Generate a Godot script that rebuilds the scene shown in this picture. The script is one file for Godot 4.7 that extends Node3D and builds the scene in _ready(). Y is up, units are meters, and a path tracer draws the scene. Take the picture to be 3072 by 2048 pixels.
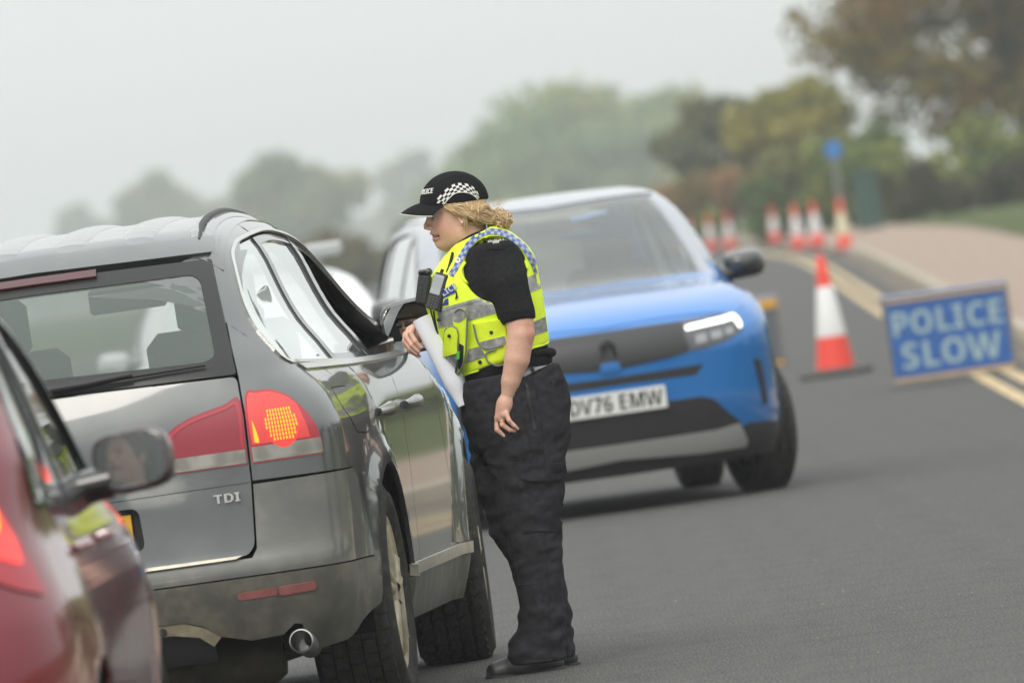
extends Node3D
# A road check: an officer talks to the driver of a grey off-road car; other cars, cones and signs stand on a country road under an overcast sky.

# ---------------------------------------------------------------- helpers
class MB:
	# collects triangles; every triangle is turned clockwise against its normals
	var v := PackedVector3Array()
	var n := PackedVector3Array()
	var u := PackedVector2Array()
	var c := PackedColorArray()
	var ix := PackedInt32Array()
	var tint := Color.WHITE
	func vert(p: Vector3, nn: Vector3, uv := Vector2.ZERO) -> int:
		v.append(p); n.append(nn); u.append(uv); c.append(tint)
		return v.size() - 1
	func tri(a: int, b: int, d: int) -> void:
		var g := (v[b] - v[a]).cross(v[d] - v[a])
		if g.dot(n[a] + n[b] + n[d]) > 0.0:
			ix.append(a); ix.append(d); ix.append(b)
		else:
			ix.append(a); ix.append(b); ix.append(d)
	func flat(pts: Array) -> void:
		# a flat convex polygon with its own normal (counter-clockwise seen from outside)
		var g: Vector3 = (pts[1] - pts[0]).cross(pts[2] - pts[0]).normalized()
		var k := v.size()
		for p in pts:
			vert(p, g)
		for i in range(1, pts.size() - 1):
			tri(k, k + i, k + i + 1)
	func quad(a: Vector3, b: Vector3, d: Vector3, e: Vector3) -> void:
		flat([a, b, d, e])
	func box(at: Vector3, size: Vector3, basis := Basis(), bev := 0.0) -> void:
		# a box with chamfered edges
		var h := size * 0.5
		var b: float = minf(bev, minf(h.x, minf(h.y, h.z)) * 0.6)
		for ax in 3:
			for s in [-1.0, 1.0]:
				var a1 := (ax + 1) % 3
				var a2 := (ax + 2) % 3
				var pts := []
				for q in [[-1, -1], [1, -1], [1, 1], [-1, 1]]:
					var p := Vector3()
					p[ax] = s * h[ax]
					p[a1] = q[0] * (h[a1] - b)
					p[a2] = q[1] * (h[a2] - b)
					pts.append(at + basis * p)
				if s < 0:
					pts.reverse()
				flat(pts)
		if b <= 0.0:
			return
		for ax in 3:
			var a1 := (ax + 1) % 3
			var a2 := (ax + 2) % 3
			for s1 in [-1.0, 1.0]:
				for s2 in [-1.0, 1.0]:
					var pts := []
					for e in [[-1.0, 0], [1.0, 0], [1.0, 1], [-1.0, 1]]:
						var p := Vector3()
						p[ax] = e[0] * (h[ax] - b)
						p[a1] = s1 * (h[a1] - (0.0 if e[1] == 0 else b))
						p[a2] = s2 * (h[a2] - (b if e[1] == 0 else 0.0))
						pts.append(at + basis * p)
					var out := Vector3(); out[a1] = s1; out[a2] = s2
					var g: Vector3 = (pts[1] - pts[0]).cross(pts[2] - pts[0])
					if g.dot(basis * out) < 0:
						pts.reverse()
					flat(pts)
		for sx in [-1.0, 1.0]:
			for sy in [-1.0, 1.0]:
				for sz in [-1.0, 1.0]:
					var o := Vector3(sx, sy, sz)
					var p1 := o * (h - Vector3(0, b, b)); var p2 := o * (h - Vector3(b, 0, b)); var p3 := o * (h - Vector3(b, b, 0))
					var pts := [at + basis * p1, at + basis * p2, at + basis * p3]
					if (pts[1] - pts[0]).cross(pts[2] - pts[0]).dot(basis * o) < 0:
						pts.reverse()
					flat(pts)
	func tube(path: Array, rad: Array, sides := 8, caps := true) -> void:
		# a round tube along a path; rad has one radius per point
		var m := path.size()
		var up := Vector3.UP
		var first: Vector3 = (path[1] - path[0]).normalized()
		if absf(first.dot(up)) > 0.9:
			up = Vector3.RIGHT
		var sd := first.cross(up).normalized()
		var k := v.size()
		for i in m:
			var tg: Vector3 = (path[mini(i + 1, m - 1)] - path[maxi(i - 1, 0)]).normalized()
			sd = (sd - tg * sd.dot(tg)).normalized()
			var bn := tg.cross(sd)
			for j in sides:
				var a := TAU * j / sides
				var o := sd * cos(a) + bn * sin(a)
				vert(path[i] + o * rad[i], o, Vector2(float(j) / sides, float(i) / m))
		for i in m - 1:
			for j in sides:
				var a := k + i * sides + j
				var b := k + i * sides + (j + 1) % sides
				tri(a, b, b + sides); tri(a, b + sides, a + sides)
		if caps:
			for e in [0, m - 1]:
				var tg: Vector3 = (path[1] - path[0]).normalized() * -1.0 if e == 0 else (path[m - 1] - path[m - 2]).normalized()
				var k2 := v.size()
				vert(path[e], tg)
				for j in sides:
					vert(v[k + e * sides + j], tg)
				for j in sides:
					tri(k2, k2 + 1 + j, k2 + 1 + (j + 1) % sides)
	func lathe(prof: Array, xf: Transform3D, sides := 32, smooth := true) -> void:
		# profile of Vector2(radius, along local y), turned about local y
		for i in prof.size() - 1:
			var a: Vector2 = prof[i]
			var b: Vector2 = prof[i + 1]
			var t := (b - a).normalized()
			var n0 := Vector2(t.y, -t.x)
			var na := n0
			var nb := n0
			if smooth:
				if i > 0:
					var tp: Vector2 = (a - prof[i - 1]).normalized()
					if tp.dot(t) > 0.7: na = Vector2((t + tp).y, -(t + tp).x).normalized()
				if i < prof.size() - 2:
					var tn: Vector2 = (prof[i + 2] - b).normalized()
					if tn.dot(t) > 0.7: nb = Vector2((t + tn).y, -(t + tn).x).normalized()
			var k := v.size()
			for j in sides + 1:
				var w := TAU * j / sides
				var cs := cos(w); var sn := sin(w)
				vert(xf * Vector3(a.x * cs, a.y, a.x * sn), xf.basis * Vector3(na.x * cs, na.y, na.x * sn), Vector2(float(j) / sides, a.y))
				vert(xf * Vector3(b.x * cs, b.y, b.x * sn), xf.basis * Vector3(nb.x * cs, nb.y, nb.x * sn), Vector2(float(j) / sides, b.y))
			for j in sides:
				var p := k + j * 2
				tri(p, p + 1, p + 3); tri(p, p + 3, p + 2)
	func well(at: Vector3, r: float, x0: float, x1: float) -> void:
		# the upper half of a wheel housing, from inside (x0) to the wing (x1)
		var n := 24
		var k := v.size()
		for i in n + 1:
			var a := lerpf(-0.25, PI + 0.25, float(i) / n)
			var o := Vector3(0, sin(a), cos(a))
			vert(at + o * r + Vector3(x0, 0, 0), -o); vert(at + o * r + Vector3(x1, 0, 0), -o)
			vert(at + o * r + Vector3(x0, 0, 0), Vector3(signf(x1), 0, 0))
		var c0 := vert(at + Vector3(x0, 0, 0), Vector3(signf(x1), 0, 0))
		for i in n:
			var p := k + i * 3
			tri(p, p + 1, p + 4); tri(p, p + 4, p + 3)
			tri(c0, p + 2, p + 5)
	func prism(poly: PackedVector2Array, xf: Transform3D, depth: float, bev := 0.0) -> void:
		# a 2D outline (x, y) pushed out along local +z by depth, top edge chamfered
		var top := poly
		if bev > 0.0:
			var off := Geometry2D.offset_polygon(poly, -bev)
			if off.size() == 1 and off[0].size() >= 3:
				top = off[0]
		var tr := Geometry2D.triangulate_polygon(top)
		var k := v.size()
		var up := xf.basis.z.normalized()
		for p in top:
			vert(xf * Vector3(p.x, p.y, depth), up, p)
		for i in range(0, tr.size(), 3):
			tri(k + tr[i], k + tr[i + 1], k + tr[i + 2])
		var cw := Geometry2D.is_polygon_clockwise(poly)
		var m := poly.size()
		for i in m:
			var a := poly[i]
			var b := poly[(i + 1) % m]
			var o2 := Vector2((b - a).y, -(b - a).x).normalized() * (-1.0 if cw else 1.0)
			var o := (xf.basis * Vector3(o2.x, o2.y, 0)).normalized()
			var h := depth - bev
			k = v.size()
			vert(xf * Vector3(a.x, a.y, 0), o); vert(xf * Vector3(b.x, b.y, 0), o)
			vert(xf * Vector3(b.x, b.y, h), o); vert(xf * Vector3(a.x, a.y, h), o)
			tri(k, k + 1, k + 2); tri(k, k + 2, k + 3)
			if bev > 0.0 and top.size() == m:
				var o3 := (o + up).normalized()
				var i2 := _near(top, a)
				var j2 := _near(top, b)
				k = v.size()
				vert(xf * Vector3(a.x, a.y, h), o3); vert(xf * Vector3(b.x, b.y, h), o3)
				vert(xf * Vector3(top[j2].x, top[j2].y, depth), o3); vert(xf * Vector3(top[i2].x, top[i2].y, depth), o3)
				tri(k, k + 1, k + 2); tri(k, k + 2, k + 3)
	func _near(ps: PackedVector2Array, p: Vector2) -> int:
		var best := 0
		for i in ps.size():
			if ps[i].distance_squared_to(p) < ps[best].distance_squared_to(p): best = i
		return best
	func ball(at: Vector3, r: Vector3, basis := Basis(), la := 10, lo := 14) -> void:
		var k := v.size()
		for i in la + 1:
			var a := PI * i / la
			for j in lo + 1:
				var b := TAU * j / lo
				var d := Vector3(sin(a) * cos(b), cos(a), sin(a) * sin(b))
				vert(at + basis * (d * r), (basis * (d / r)).normalized(), Vector2(float(j) / lo, float(i) / la))
		for i in la:
			for j in lo:
				var p := k + i * (lo + 1) + j
				tri(p, p + 1, p + lo + 2); tri(p, p + lo + 2, p + lo + 1)
	func mesh() -> ArrayMesh:
		var a := []
		a.resize(Mesh.ARRAY_MAX)
		a[Mesh.ARRAY_VERTEX] = v
		a[Mesh.ARRAY_NORMAL] = n
		a[Mesh.ARRAY_TEX_UV] = u
		a[Mesh.ARRAY_COLOR] = c
		a[Mesh.ARRAY_INDEX] = ix
		var m := ArrayMesh.new()
		m.add_surface_from_arrays(Mesh.PRIMITIVE_TRIANGLES, a)
		return m

class Tab:
	# a smooth curve through points, read from a table
	var a := PackedFloat32Array()
	var lo: float
	var inv: float
	func _init(pts: Array, m := 300) -> void:
		var k := pts.size()
		lo = pts[0].x
		var hi: float = pts[k - 1].x
		inv = (m - 1) / (hi - lo)
		var sl := []
		for i in k:
			var d0: float = (pts[i].y - pts[i - 1].y) / (pts[i].x - pts[i - 1].x) if i > 0 else (pts[1].y - pts[0].y) / (pts[1].x - pts[0].x)
			var d1: float = (pts[i + 1].y - pts[i].y) / (pts[i + 1].x - pts[i].x) if i < k - 1 else d0
			sl.append(0.0 if d0 * d1 <= 0.0 else 2.0 * d0 * d1 / (d0 + d1))
		var j := 0
		for i in m:
			var x := lo + i / inv
			while j < k - 2 and x > pts[j + 1].x:
				j += 1
			var h: float = pts[j + 1].x - pts[j].x
			var t: float = (x - pts[j].x) / h
			var t2 := t * t
			var t3 := t2 * t
			a.append((2 * t3 - 3 * t2 + 1) * pts[j].y + (t3 - 2 * t2 + t) * h * sl[j] + (3 * t2 - 2 * t3) * pts[j + 1].y + (t3 - t2) * h * sl[j + 1])
	func at(x: float) -> float:
		var f := clampf((x - lo) * inv, 0.0, a.size() - 1.001)
		var i := int(f)
		return lerpf(a[i], a[i + 1], f - i)

static func smin(a: float, b: float, k: float) -> float:
	var h := maxf(k - absf(a - b), 0.0) / k
	return minf(a, b) - h * h * k * 0.25

static func smax(a: float, b: float, k: float) -> float:
	var h := maxf(k - absf(a - b), 0.0) / k
	return maxf(a, b) + h * h * k * 0.25

static func cap(p: Vector3, a: Vector3, b: Vector3, ra: float, rb: float) -> float:
	var ab := b - a
	var t := clampf((p - a).dot(ab) / ab.length_squared(), 0.0, 1.0)
	return (p - a - ab * t).length() - lerpf(ra, rb, t)

static func ell(p: Vector3, c: Vector3, r: Vector3) -> float:
	var q := (p - c) / r
	var l := q.length()
	return l * (l - 1.0) / maxf((q / r).length(), 1e-6)

func grad(f: Callable, p: Vector3, e := 0.002) -> Vector3:
	var a := Vector3(1, -1, -1)
	var b := Vector3(-1, -1, 1)
	var c := Vector3(-1, 1, -1)
	var d := Vector3(1, 1, 1)
	return (a * f.call(p + a * e) + b * f.call(p + b * e) + c * f.call(p + c * e) + d * f.call(p + d * e)).normalized()

func nets(mb: MB, f: Callable, lo: Vector3, hi: Vector3, cell: float, tintf = null) -> void:
	# surface nets over the blocks that the surface crosses
	var B := 4
	var nb := Vector3i(((hi - lo) / (cell * B)).ceil())
	var reach := cell * B * 0.9
	var vals := {}
	var blocks := []
	for bz in nb.z:
		for by in nb.y:
			for bx in nb.x:
				var mid := lo + (Vector3(bx, by, bz) + Vector3(0.5, 0.5, 0.5)) * cell * B
				if absf(f.call(mid)) < reach * 1.5:
					blocks.append(Vector3i(bx, by, bz) * B)
	var nx := nb.x * B + 2
	var ny := nb.y * B + 2
	var nxy := nx * ny
	for b in blocks:
		for z in B + 1:
			for y in B + 1:
				for x in B + 1:
					var k: int = (b.x + x) + (b.y + y) * nx + (b.z + z) * nxy
					if not vals.has(k):
						vals[k] = f.call(lo + Vector3(b.x + x, b.y + y, b.z + z) * cell)
	var off := [0, 1, nx, nx + 1, nxy, nxy + 1, nxy + nx, nxy + nx + 1]
	var ids := {}
	var edges := [[0, 1], [2, 3], [4, 5], [6, 7], [0, 2], [1, 3], [4, 6], [5, 7], [0, 4], [1, 5], [2, 6], [3, 7]]
	var d := PackedFloat32Array()
	d.resize(8)
	for b in blocks:
		for z in B:
			for y in B:
				for x in B:
					var k: int = (b.x + x) + (b.y + y) * nx + (b.z + z) * nxy
					var neg := 0
					for i in 8:
						d[i] = vals[k + off[i]]
						if d[i] < 0.0: neg += 1
					if neg == 0 or neg == 8:
						continue
					var s := Vector3()
					var m := 0
					for e in edges:
						var d0 := d[e[0]]
						var d1 := d[e[1]]
						if (d0 < 0.0) != (d1 < 0.0):
							var t := d0 / (d0 - d1)
							var p0 := Vector3(e[0] & 1, (e[0] >> 1) & 1, e[0] >> 2)
							var p1 := Vector3(e[1] & 1, (e[1] >> 1) & 1, e[1] >> 2)
							s += p0.lerp(p1, t)
							m += 1
					var p := lo + (Vector3(b.x + x, b.y + y, b.z + z) + s / m) * cell
					if tintf != null:
						mb.tint = tintf.call(p)
					ids[k] = mb.vert(p, Vector3(d[1] + d[3] + d[5] + d[7] - d[0] - d[2] - d[4] - d[6], d[2] + d[3] + d[6] + d[7] - d[0] - d[1] - d[4] - d[5], d[4] + d[5] + d[6] + d[7] - d[0] - d[1] - d[2] - d[3]).normalized())
	mb.tint = Color.WHITE
	var step := [1, nx, nxy]
	for k in ids.keys():
		for ax in 3:
			var o1: int = step[(ax + 1) % 3]
			var o2: int = step[(ax + 2) % 3]
			if not vals.has(k + step[ax]):
				continue
			if (vals[k] < 0.0) == (vals[k + step[ax]] < 0.0):
				continue
			if ids.has(k - o1) and ids.has(k - o2) and ids.has(k - o1 - o2):
				var a: int = ids[k]
				var b2: int = ids[k - o1]
				var c2: int = ids[k - o1 - o2]
				var e2: int = ids[k - o2]
				mb.tri(a, b2, c2); mb.tri(a, c2, e2)

func hit(f: Callable, o: Vector3, dir: Vector3, far: float) -> float:
	# distance along a ray to the first surface: careful steps, then halving; far when it misses
	var t := 0.0
	var last := 0.0
	while t < far:
		var d: float = f.call(o + dir * t)
		if d <= 0.0:
			break
		last = t
		t += maxf(d * 0.55, 0.004)
	if t >= far:
		return far
	var b := t
	for i in 6:
		var m := (last + b) * 0.5
		if f.call(o + dir * m) > 0.0: last = m
		else: b = m
	return (last + b) * 0.5

func panel(mb: MB, polys: Array, f: Callable, ray: Callable, cell: float, lift: float, thick: float, far := 0.8, inner := false) -> void:
	# sheets cut to 2D outlines and laid on the surface f along the rays of the chart; with edges of real thickness
	for poly in polys:
		if poly.size() < 3 or Geometry2D.is_polygon_clockwise(poly):
			continue
		var cache := {}
		var lo: Vector2 = poly[0]
		var hi: Vector2 = poly[0]
		for p in poly:
			lo = lo.min(p); hi = hi.max(p)
		var put := func(p: Vector2) -> int:
			var key := Vector2i((p * 20000.0).round())
			if cache.has(key):
				return cache[key]
			var r: Array = ray.call(p)
			var far_at := hit(f, r[0], r[1], far)
			if far_at >= far:
				cache[key] = -1
				return -1
			var q: Vector3 = r[0] + r[1] * far_at
			var g := grad(f, q, 0.004)
			cache[key] = mb.vert(q + g * lift, g, p)
			return cache[key]
		var i0 := int(floor(lo.x / cell))
		var i1 := int(ceil(hi.x / cell))
		var j0 := int(floor(lo.y / cell))
		var j1 := int(ceil(hi.y / cell))
		var m: int = poly.size()
		for i in range(i0, i1):
			for j in range(j0, j1):
				var a := Vector2(i, j) * cell
				var b := a + Vector2(cell, cell)
				var cross := false
				for k in m:
					var p: Vector2 = poly[k]
					var q: Vector2 = poly[(k + 1) % m]
					if maxf(p.x, q.x) > a.x and minf(p.x, q.x) < b.x and maxf(p.y, q.y) > a.y and minf(p.y, q.y) < b.y:
						cross = true
						break
				var sq := PackedVector2Array([a, Vector2(b.x, a.y), b, Vector2(a.x, b.y)])
				if not cross:
					if Geometry2D.is_point_in_polygon((a + b) * 0.5, poly):
						var w := [put.call(sq[0]), put.call(sq[1]), put.call(sq[2]), put.call(sq[3])]
						if w.min() >= 0:
							mb.tri(w[0], w[1], w[2]); mb.tri(w[0], w[2], w[3])
					continue
				for raw in Geometry2D.intersect_polygons(poly, sq):
					var piece := PackedVector2Array()
					for p in raw:
						if piece.is_empty() or p.distance_to(piece[piece.size() - 1]) > 0.00015:
							piece.append(p)
					if piece.size() > 3 and piece[0].distance_to(piece[piece.size() - 1]) < 0.00015:
						piece.remove_at(piece.size() - 1)
					if piece.size() < 3:
						continue
					var tr := Geometry2D.triangulate_polygon(piece)
					if tr.is_empty():
						for k in range(1, piece.size() - 1):
							tr.append_array([0, k, k + 1])
					var w := []
					for p in piece:
						w.append(put.call(p))
					for k in range(0, tr.size(), 3):
						if w.min() >= 0: mb.tri(w[tr[k]], w[tr[k + 1]], w[tr[k + 2]])
		if thick <= 0.0:
			continue
		for k in m:
			var p: Vector2 = poly[k]
			var q: Vector2 = poly[(k + 1) % m]
			var st := maxi(1, int(ceil(p.distance_to(q) / cell)))
			var last := -1
			for i in st + 1:
				var w: int = put.call(p.lerp(q, float(i) / st))
				if last >= 0 and w >= 0:
					var va := mb.v[last]; var vb := mb.v[w]
					var na := mb.n[last]; var nb := mb.n[w]
					var o := (vb - va).cross(na + nb).normalized()
					var z := mb.v.size()
					mb.vert(va, o); mb.vert(vb, o); mb.vert(vb - nb * thick, o); mb.vert(va - na * thick, o)
					mb.tri(z, z + 1, z + 2); mb.tri(z, z + 2, z + 3)
				last = w

func pv(a: Array) -> PackedVector2Array:
	# an outline from numbers x, y, x, y ... made counter-clockwise
	var r := PackedVector2Array()
	for i in range(0, a.size(), 2):
		r.append(Vector2(a[i], a[i + 1]))
	if Geometry2D.is_polygon_clockwise(r):
		r.reverse()
	return r

func round_poly(p: PackedVector2Array, r: float, seg := 4) -> PackedVector2Array:
	# the same outline with rounded corners
	var o := PackedVector2Array()
	var m := p.size()
	for i in m:
		var a := p[(i + m - 1) % m]
		var b := p[i]
		var c := p[(i + 1) % m]
		var k := minf(r, minf(a.distance_to(b), b.distance_to(c)) * 0.45)
		var s := b + (a - b).normalized() * k
		var e := b + (c - b).normalized() * k
		for j in seg + 1:
			var t := float(j) / seg
			o.append(s.lerp(b, t).lerp(b.lerp(e, t), t))
	return o

func line_poly(pts: PackedVector2Array, half: float) -> Array:
	return Geometry2D.offset_polyline(pts, half, Geometry2D.JOIN_ROUND, Geometry2D.END_BUTT)

func minus(p, q: PackedVector2Array) -> Array:
	var r := []
	for a in (p if p is Array else [p]):
		r.append_array(Geometry2D.clip_polygons(a, q))
	return r

func both(p, q: PackedVector2Array) -> Array:
	var r := []
	for a in (p if p is Array else [p]):
		r.append_array(Geometry2D.intersect_polygons(a, q))
	return r

func ring(p: PackedVector2Array, q: PackedVector2Array, cut: float) -> Array:
	# outline p without the inner outline q, as two halves split at x = cut
	var r := []
	for s in [pv([-50, -50, cut, -50, cut, 50, -50, 50]), pv([cut, -50, 50, -50, 50, 50, cut, 50])]:
		for a in Geometry2D.intersect_polygons(p, s):
			r.append_array(Geometry2D.clip_polygons(a, q))
	return r

func curve2(pts: PackedVector2Array, seg := 5, closed := false) -> PackedVector2Array:
	# Catmull-Rom through points
	var o := PackedVector2Array()
	var m := pts.size()
	for i in (m if closed else m - 1):
		var a := pts[(i - 1 + m) % m] if closed or i > 0 else pts[0]
		var b := pts[i]
		var c := pts[(i + 1) % m]
		var d := pts[(i + 2) % m] if closed or i < m - 2 else pts[m - 1]
		for j in seg:
			o.append(b.cubic_interpolate(c, a, d, float(j) / seg))
	if not closed:
		o.append(pts[m - 1])
	return o

func curve3(pts: Array, seg := 5) -> Array:
	var o := []
	var m := pts.size()
	for i in m - 1:
		for j in seg:
			o.append(pts[i].cubic_interpolate(pts[i + 1], pts[maxi(i - 1, 0)], pts[mini(i + 2, m - 1)], float(j) / seg))
	o.append(pts[m - 1])
	return o

func letters(mb: MB, text: String, high: float, xf: Callable, depth := 0.004, font := "Droid Sans", weight := 700, wide := 1.0) -> void:
	# lettering laid out about (0,0); xf maps (x, y, z) to the place
	var t := TextMesh.new()
	var fo := SystemFont.new()
	fo.font_names = PackedStringArray([font])
	fo.font_weight = weight
	t.font = fo
	t.text = text
	t.font_size = 32
	t.pixel_size = high / 23.0
	t.depth = depth
	t.curve_step = 1.5
	var a := t.get_mesh_arrays()
	var vs: PackedVector3Array = a[Mesh.ARRAY_VERTEX]
	var ns: PackedVector3Array = a[Mesh.ARRAY_NORMAL]
	var id: PackedInt32Array = a[Mesh.ARRAY_INDEX] if a[Mesh.ARRAY_INDEX] != null else PackedInt32Array(range(vs.size()))
	var seen := {}
	var pos := PackedVector3Array()
	for i in vs.size():
		var key := Vector3i((vs[i] * 20000.0).round())
		if not seen.has(key):
			seen[key] = xf.call(vs[i] * Vector3(wide, 1, 1))
		pos.append(seen[key])
	for i in range(0, id.size(), 3):
		var p := pos[id[i]]
		var q := pos[id[i + 1]]
		var r := pos[id[i + 2]]
		var g := (r - p).cross(q - p).normalized()
		var k := mb.v.size()
		mb.vert(p, g); mb.vert(q, g); mb.vert(r, g)
		mb.tri(k, k + 1, k + 2)

# ---------------------------------------------------------------- scene tree
var taken := {}
func numbered(called: String) -> String:
	var k: int = taken.get(called, 0)
	taken[called] = k + 1
	return called if k == 0 else "%s_%03d" % [called, k]

func tag(o: Node3D, label: String, category := "", group := "", kind := "") -> Node3D:
	if label: o.set_meta("label", label)
	if category: o.set_meta("category", category)
	if group: o.set_meta("group", group)
	if kind: o.set_meta("kind", kind)
	return o

func thing(called: String, label: String, category: String, xf := Transform3D(), group := "") -> Node3D:
	var o := Node3D.new()
	o.name = numbered(called)
	add_child(o)
	o.transform = xf
	tag(o, label, category, group)
	return o

func part(called: String, m, mat: Material, parent: Node = self, xf := Transform3D()) -> MeshInstance3D:
	var o := MeshInstance3D.new()
	o.name = numbered(called) if parent == self else called
	if parent != self:
		var k := 0
		while parent.has_node(NodePath(o.name)):
			k += 1
			o.name = "%s_%03d" % [called, k]
	if m is MB and m.ix.is_empty():
		return o
	o.mesh = m.mesh() if m is MB else m
	o.material_override = mat
	o.transform = xf
	parent.add_child(o, true)
	return o

func mat(col: Color, rough := 0.6, metal := 0.0, spec := 0.5) -> StandardMaterial3D:
	# col is a real-world (linear) base colour
	var m := StandardMaterial3D.new()
	m.albedo_color = col.linear_to_srgb()
	m.roughness = rough
	m.metallic = metal
	m.metallic_specular = spec
	return m

func noise_tex(freq: float, oct: int, ramp: Array, seed_ := 1, size := 512, type := FastNoiseLite.TYPE_SIMPLEX_SMOOTH) -> NoiseTexture2D:
	# ramp: [offset, linear colour, offset, linear colour ...]
	var fn := FastNoiseLite.new()
	fn.seed = seed_
	fn.noise_type = type
	fn.frequency = freq
	fn.fractal_octaves = oct
	var t := NoiseTexture2D.new()
	t.width = size
	t.height = size
	t.seamless = true
	t.noise = fn
	t.normalize = true
	var g := Gradient.new()
	var offs := PackedFloat32Array()
	var cols := PackedColorArray()
	for i in range(0, ramp.size(), 2):
		offs.append(ramp[i])
		cols.append(ramp[i + 1].linear_to_srgb() if ramp[i + 1] is Color else Color(ramp[i + 1], ramp[i + 1], ramp[i + 1]))
	g.offsets = offs
	g.colors = cols
	t.color_ramp = g
	return t

func textured(m: StandardMaterial3D, tex: Texture2D, scale: float, world := false) -> StandardMaterial3D:
	m.albedo_color = Color.WHITE
	m.albedo_texture = tex
	m.uv1_triplanar = true
	m.uv1_world_triplanar = world
	m.uv1_scale = Vector3.ONE * scale
	return m

func relief(m: StandardMaterial3D, tex: Texture2D, cm: float) -> StandardMaterial3D:
	# fine bumps of the given height in centimetres
	m.heightmap_enabled = true
	m.heightmap_texture = tex
	m.heightmap_scale = cm
	return m

func coat(m: StandardMaterial3D, amount := 1.0, rough := 0.03) -> StandardMaterial3D:
	m.clearcoat_enabled = true
	m.clearcoat = amount
	m.clearcoat_roughness = rough
	return m

func glass(tint: Color, alpha: float) -> StandardMaterial3D:
	var m := mat(tint, 0.02)
	m.transparency = BaseMaterial3D.TRANSPARENCY_ALPHA
	m.albedo_color.a = alpha
	return m

# ---------------------------------------------------------------- materials
var M := {}
func materials() -> void:
	M.black = mat(Color(0.012, 0.012, 0.013), 0.55)
	M.seal = mat(Color(0.008, 0.008, 0.008), 0.8)
	M.gloss_black = coat(mat(Color(0.01, 0.01, 0.011), 0.15), 0.6)
	M.dark_plastic = mat(Color(0.022, 0.022, 0.023), 0.6)
	M.chrome = mat(Color(0.72, 0.72, 0.71), 0.12, 1.0)
	M.satin = mat(Color(0.42, 0.42, 0.41), 0.35, 1.0)
	M.bright = mat(Color(0.6, 0.6, 0.58), 0.22, 1.0)
	M.tint = glass(Color(0.85, 0.9, 0.88), 0.06)
	M.tint.metallic = 0.72
	M.tint2 = glass(Color(0.10, 0.125, 0.11), 0.6)
	M.mirror = mat(Color(0.8, 0.82, 0.82), 0.02, 1.0)
	M.pane = glass(Color(0.8, 0.9, 0.85), 0.02)
	M.cabin = mat(Color(0.012, 0.012, 0.0125), 0.95, 0.0, 0.15)
	M.lining = mat(Color(0.16, 0.155, 0.145), 0.95)
	M.seat = mat(Color(0.028, 0.028, 0.03), 0.85)
	M.red_lens = coat(mat(Color(0.25, 0.003, 0.016), 0.3), 0.7)
	M.red_lens2 = coat(mat(Color(0.38, 0.006, 0.02), 0.3), 0.7)
	M.dark_red = coat(mat(Color(0.06, 0.003, 0.006), 0.3), 0.6)
	M.clear_lens = coat(textured(mat(Color.WHITE, 0.25), noise_tex(0.02, 2, [0.2, Color(0.16, 0.15, 0.125), 0.8, Color(0.30, 0.285, 0.25)], 9, 128), 4.0), 1.0)
	M.tyre = textured(mat(Color(0.02, 0.02, 0.02), 0.8, 0.0, 0.25), noise_tex(0.03, 4, [0.2, Color(0.022, 0.022, 0.021), 0.7, Color(0.045, 0.042, 0.037), 0.95, Color(0.09, 0.08, 0.06)], 11, 256), 2.0)
	M.tread = textured(mat(Color(0.02, 0.02, 0.02), 0.6, 0.0, 0.3), noise_tex(0.04, 3, [0.25, Color(0.036, 0.036, 0.035), 0.85, Color(0.066, 0.063, 0.056)], 12, 256), 3.0)
	M.white_plate = mat(Color(0.62, 0.62, 0.6), 0.4)
	M.yellow_plate = mat(Color(0.62, 0.33, 0.01), 0.4)
	M.ink = mat(Color(0.012, 0.012, 0.012), 0.5)

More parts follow.
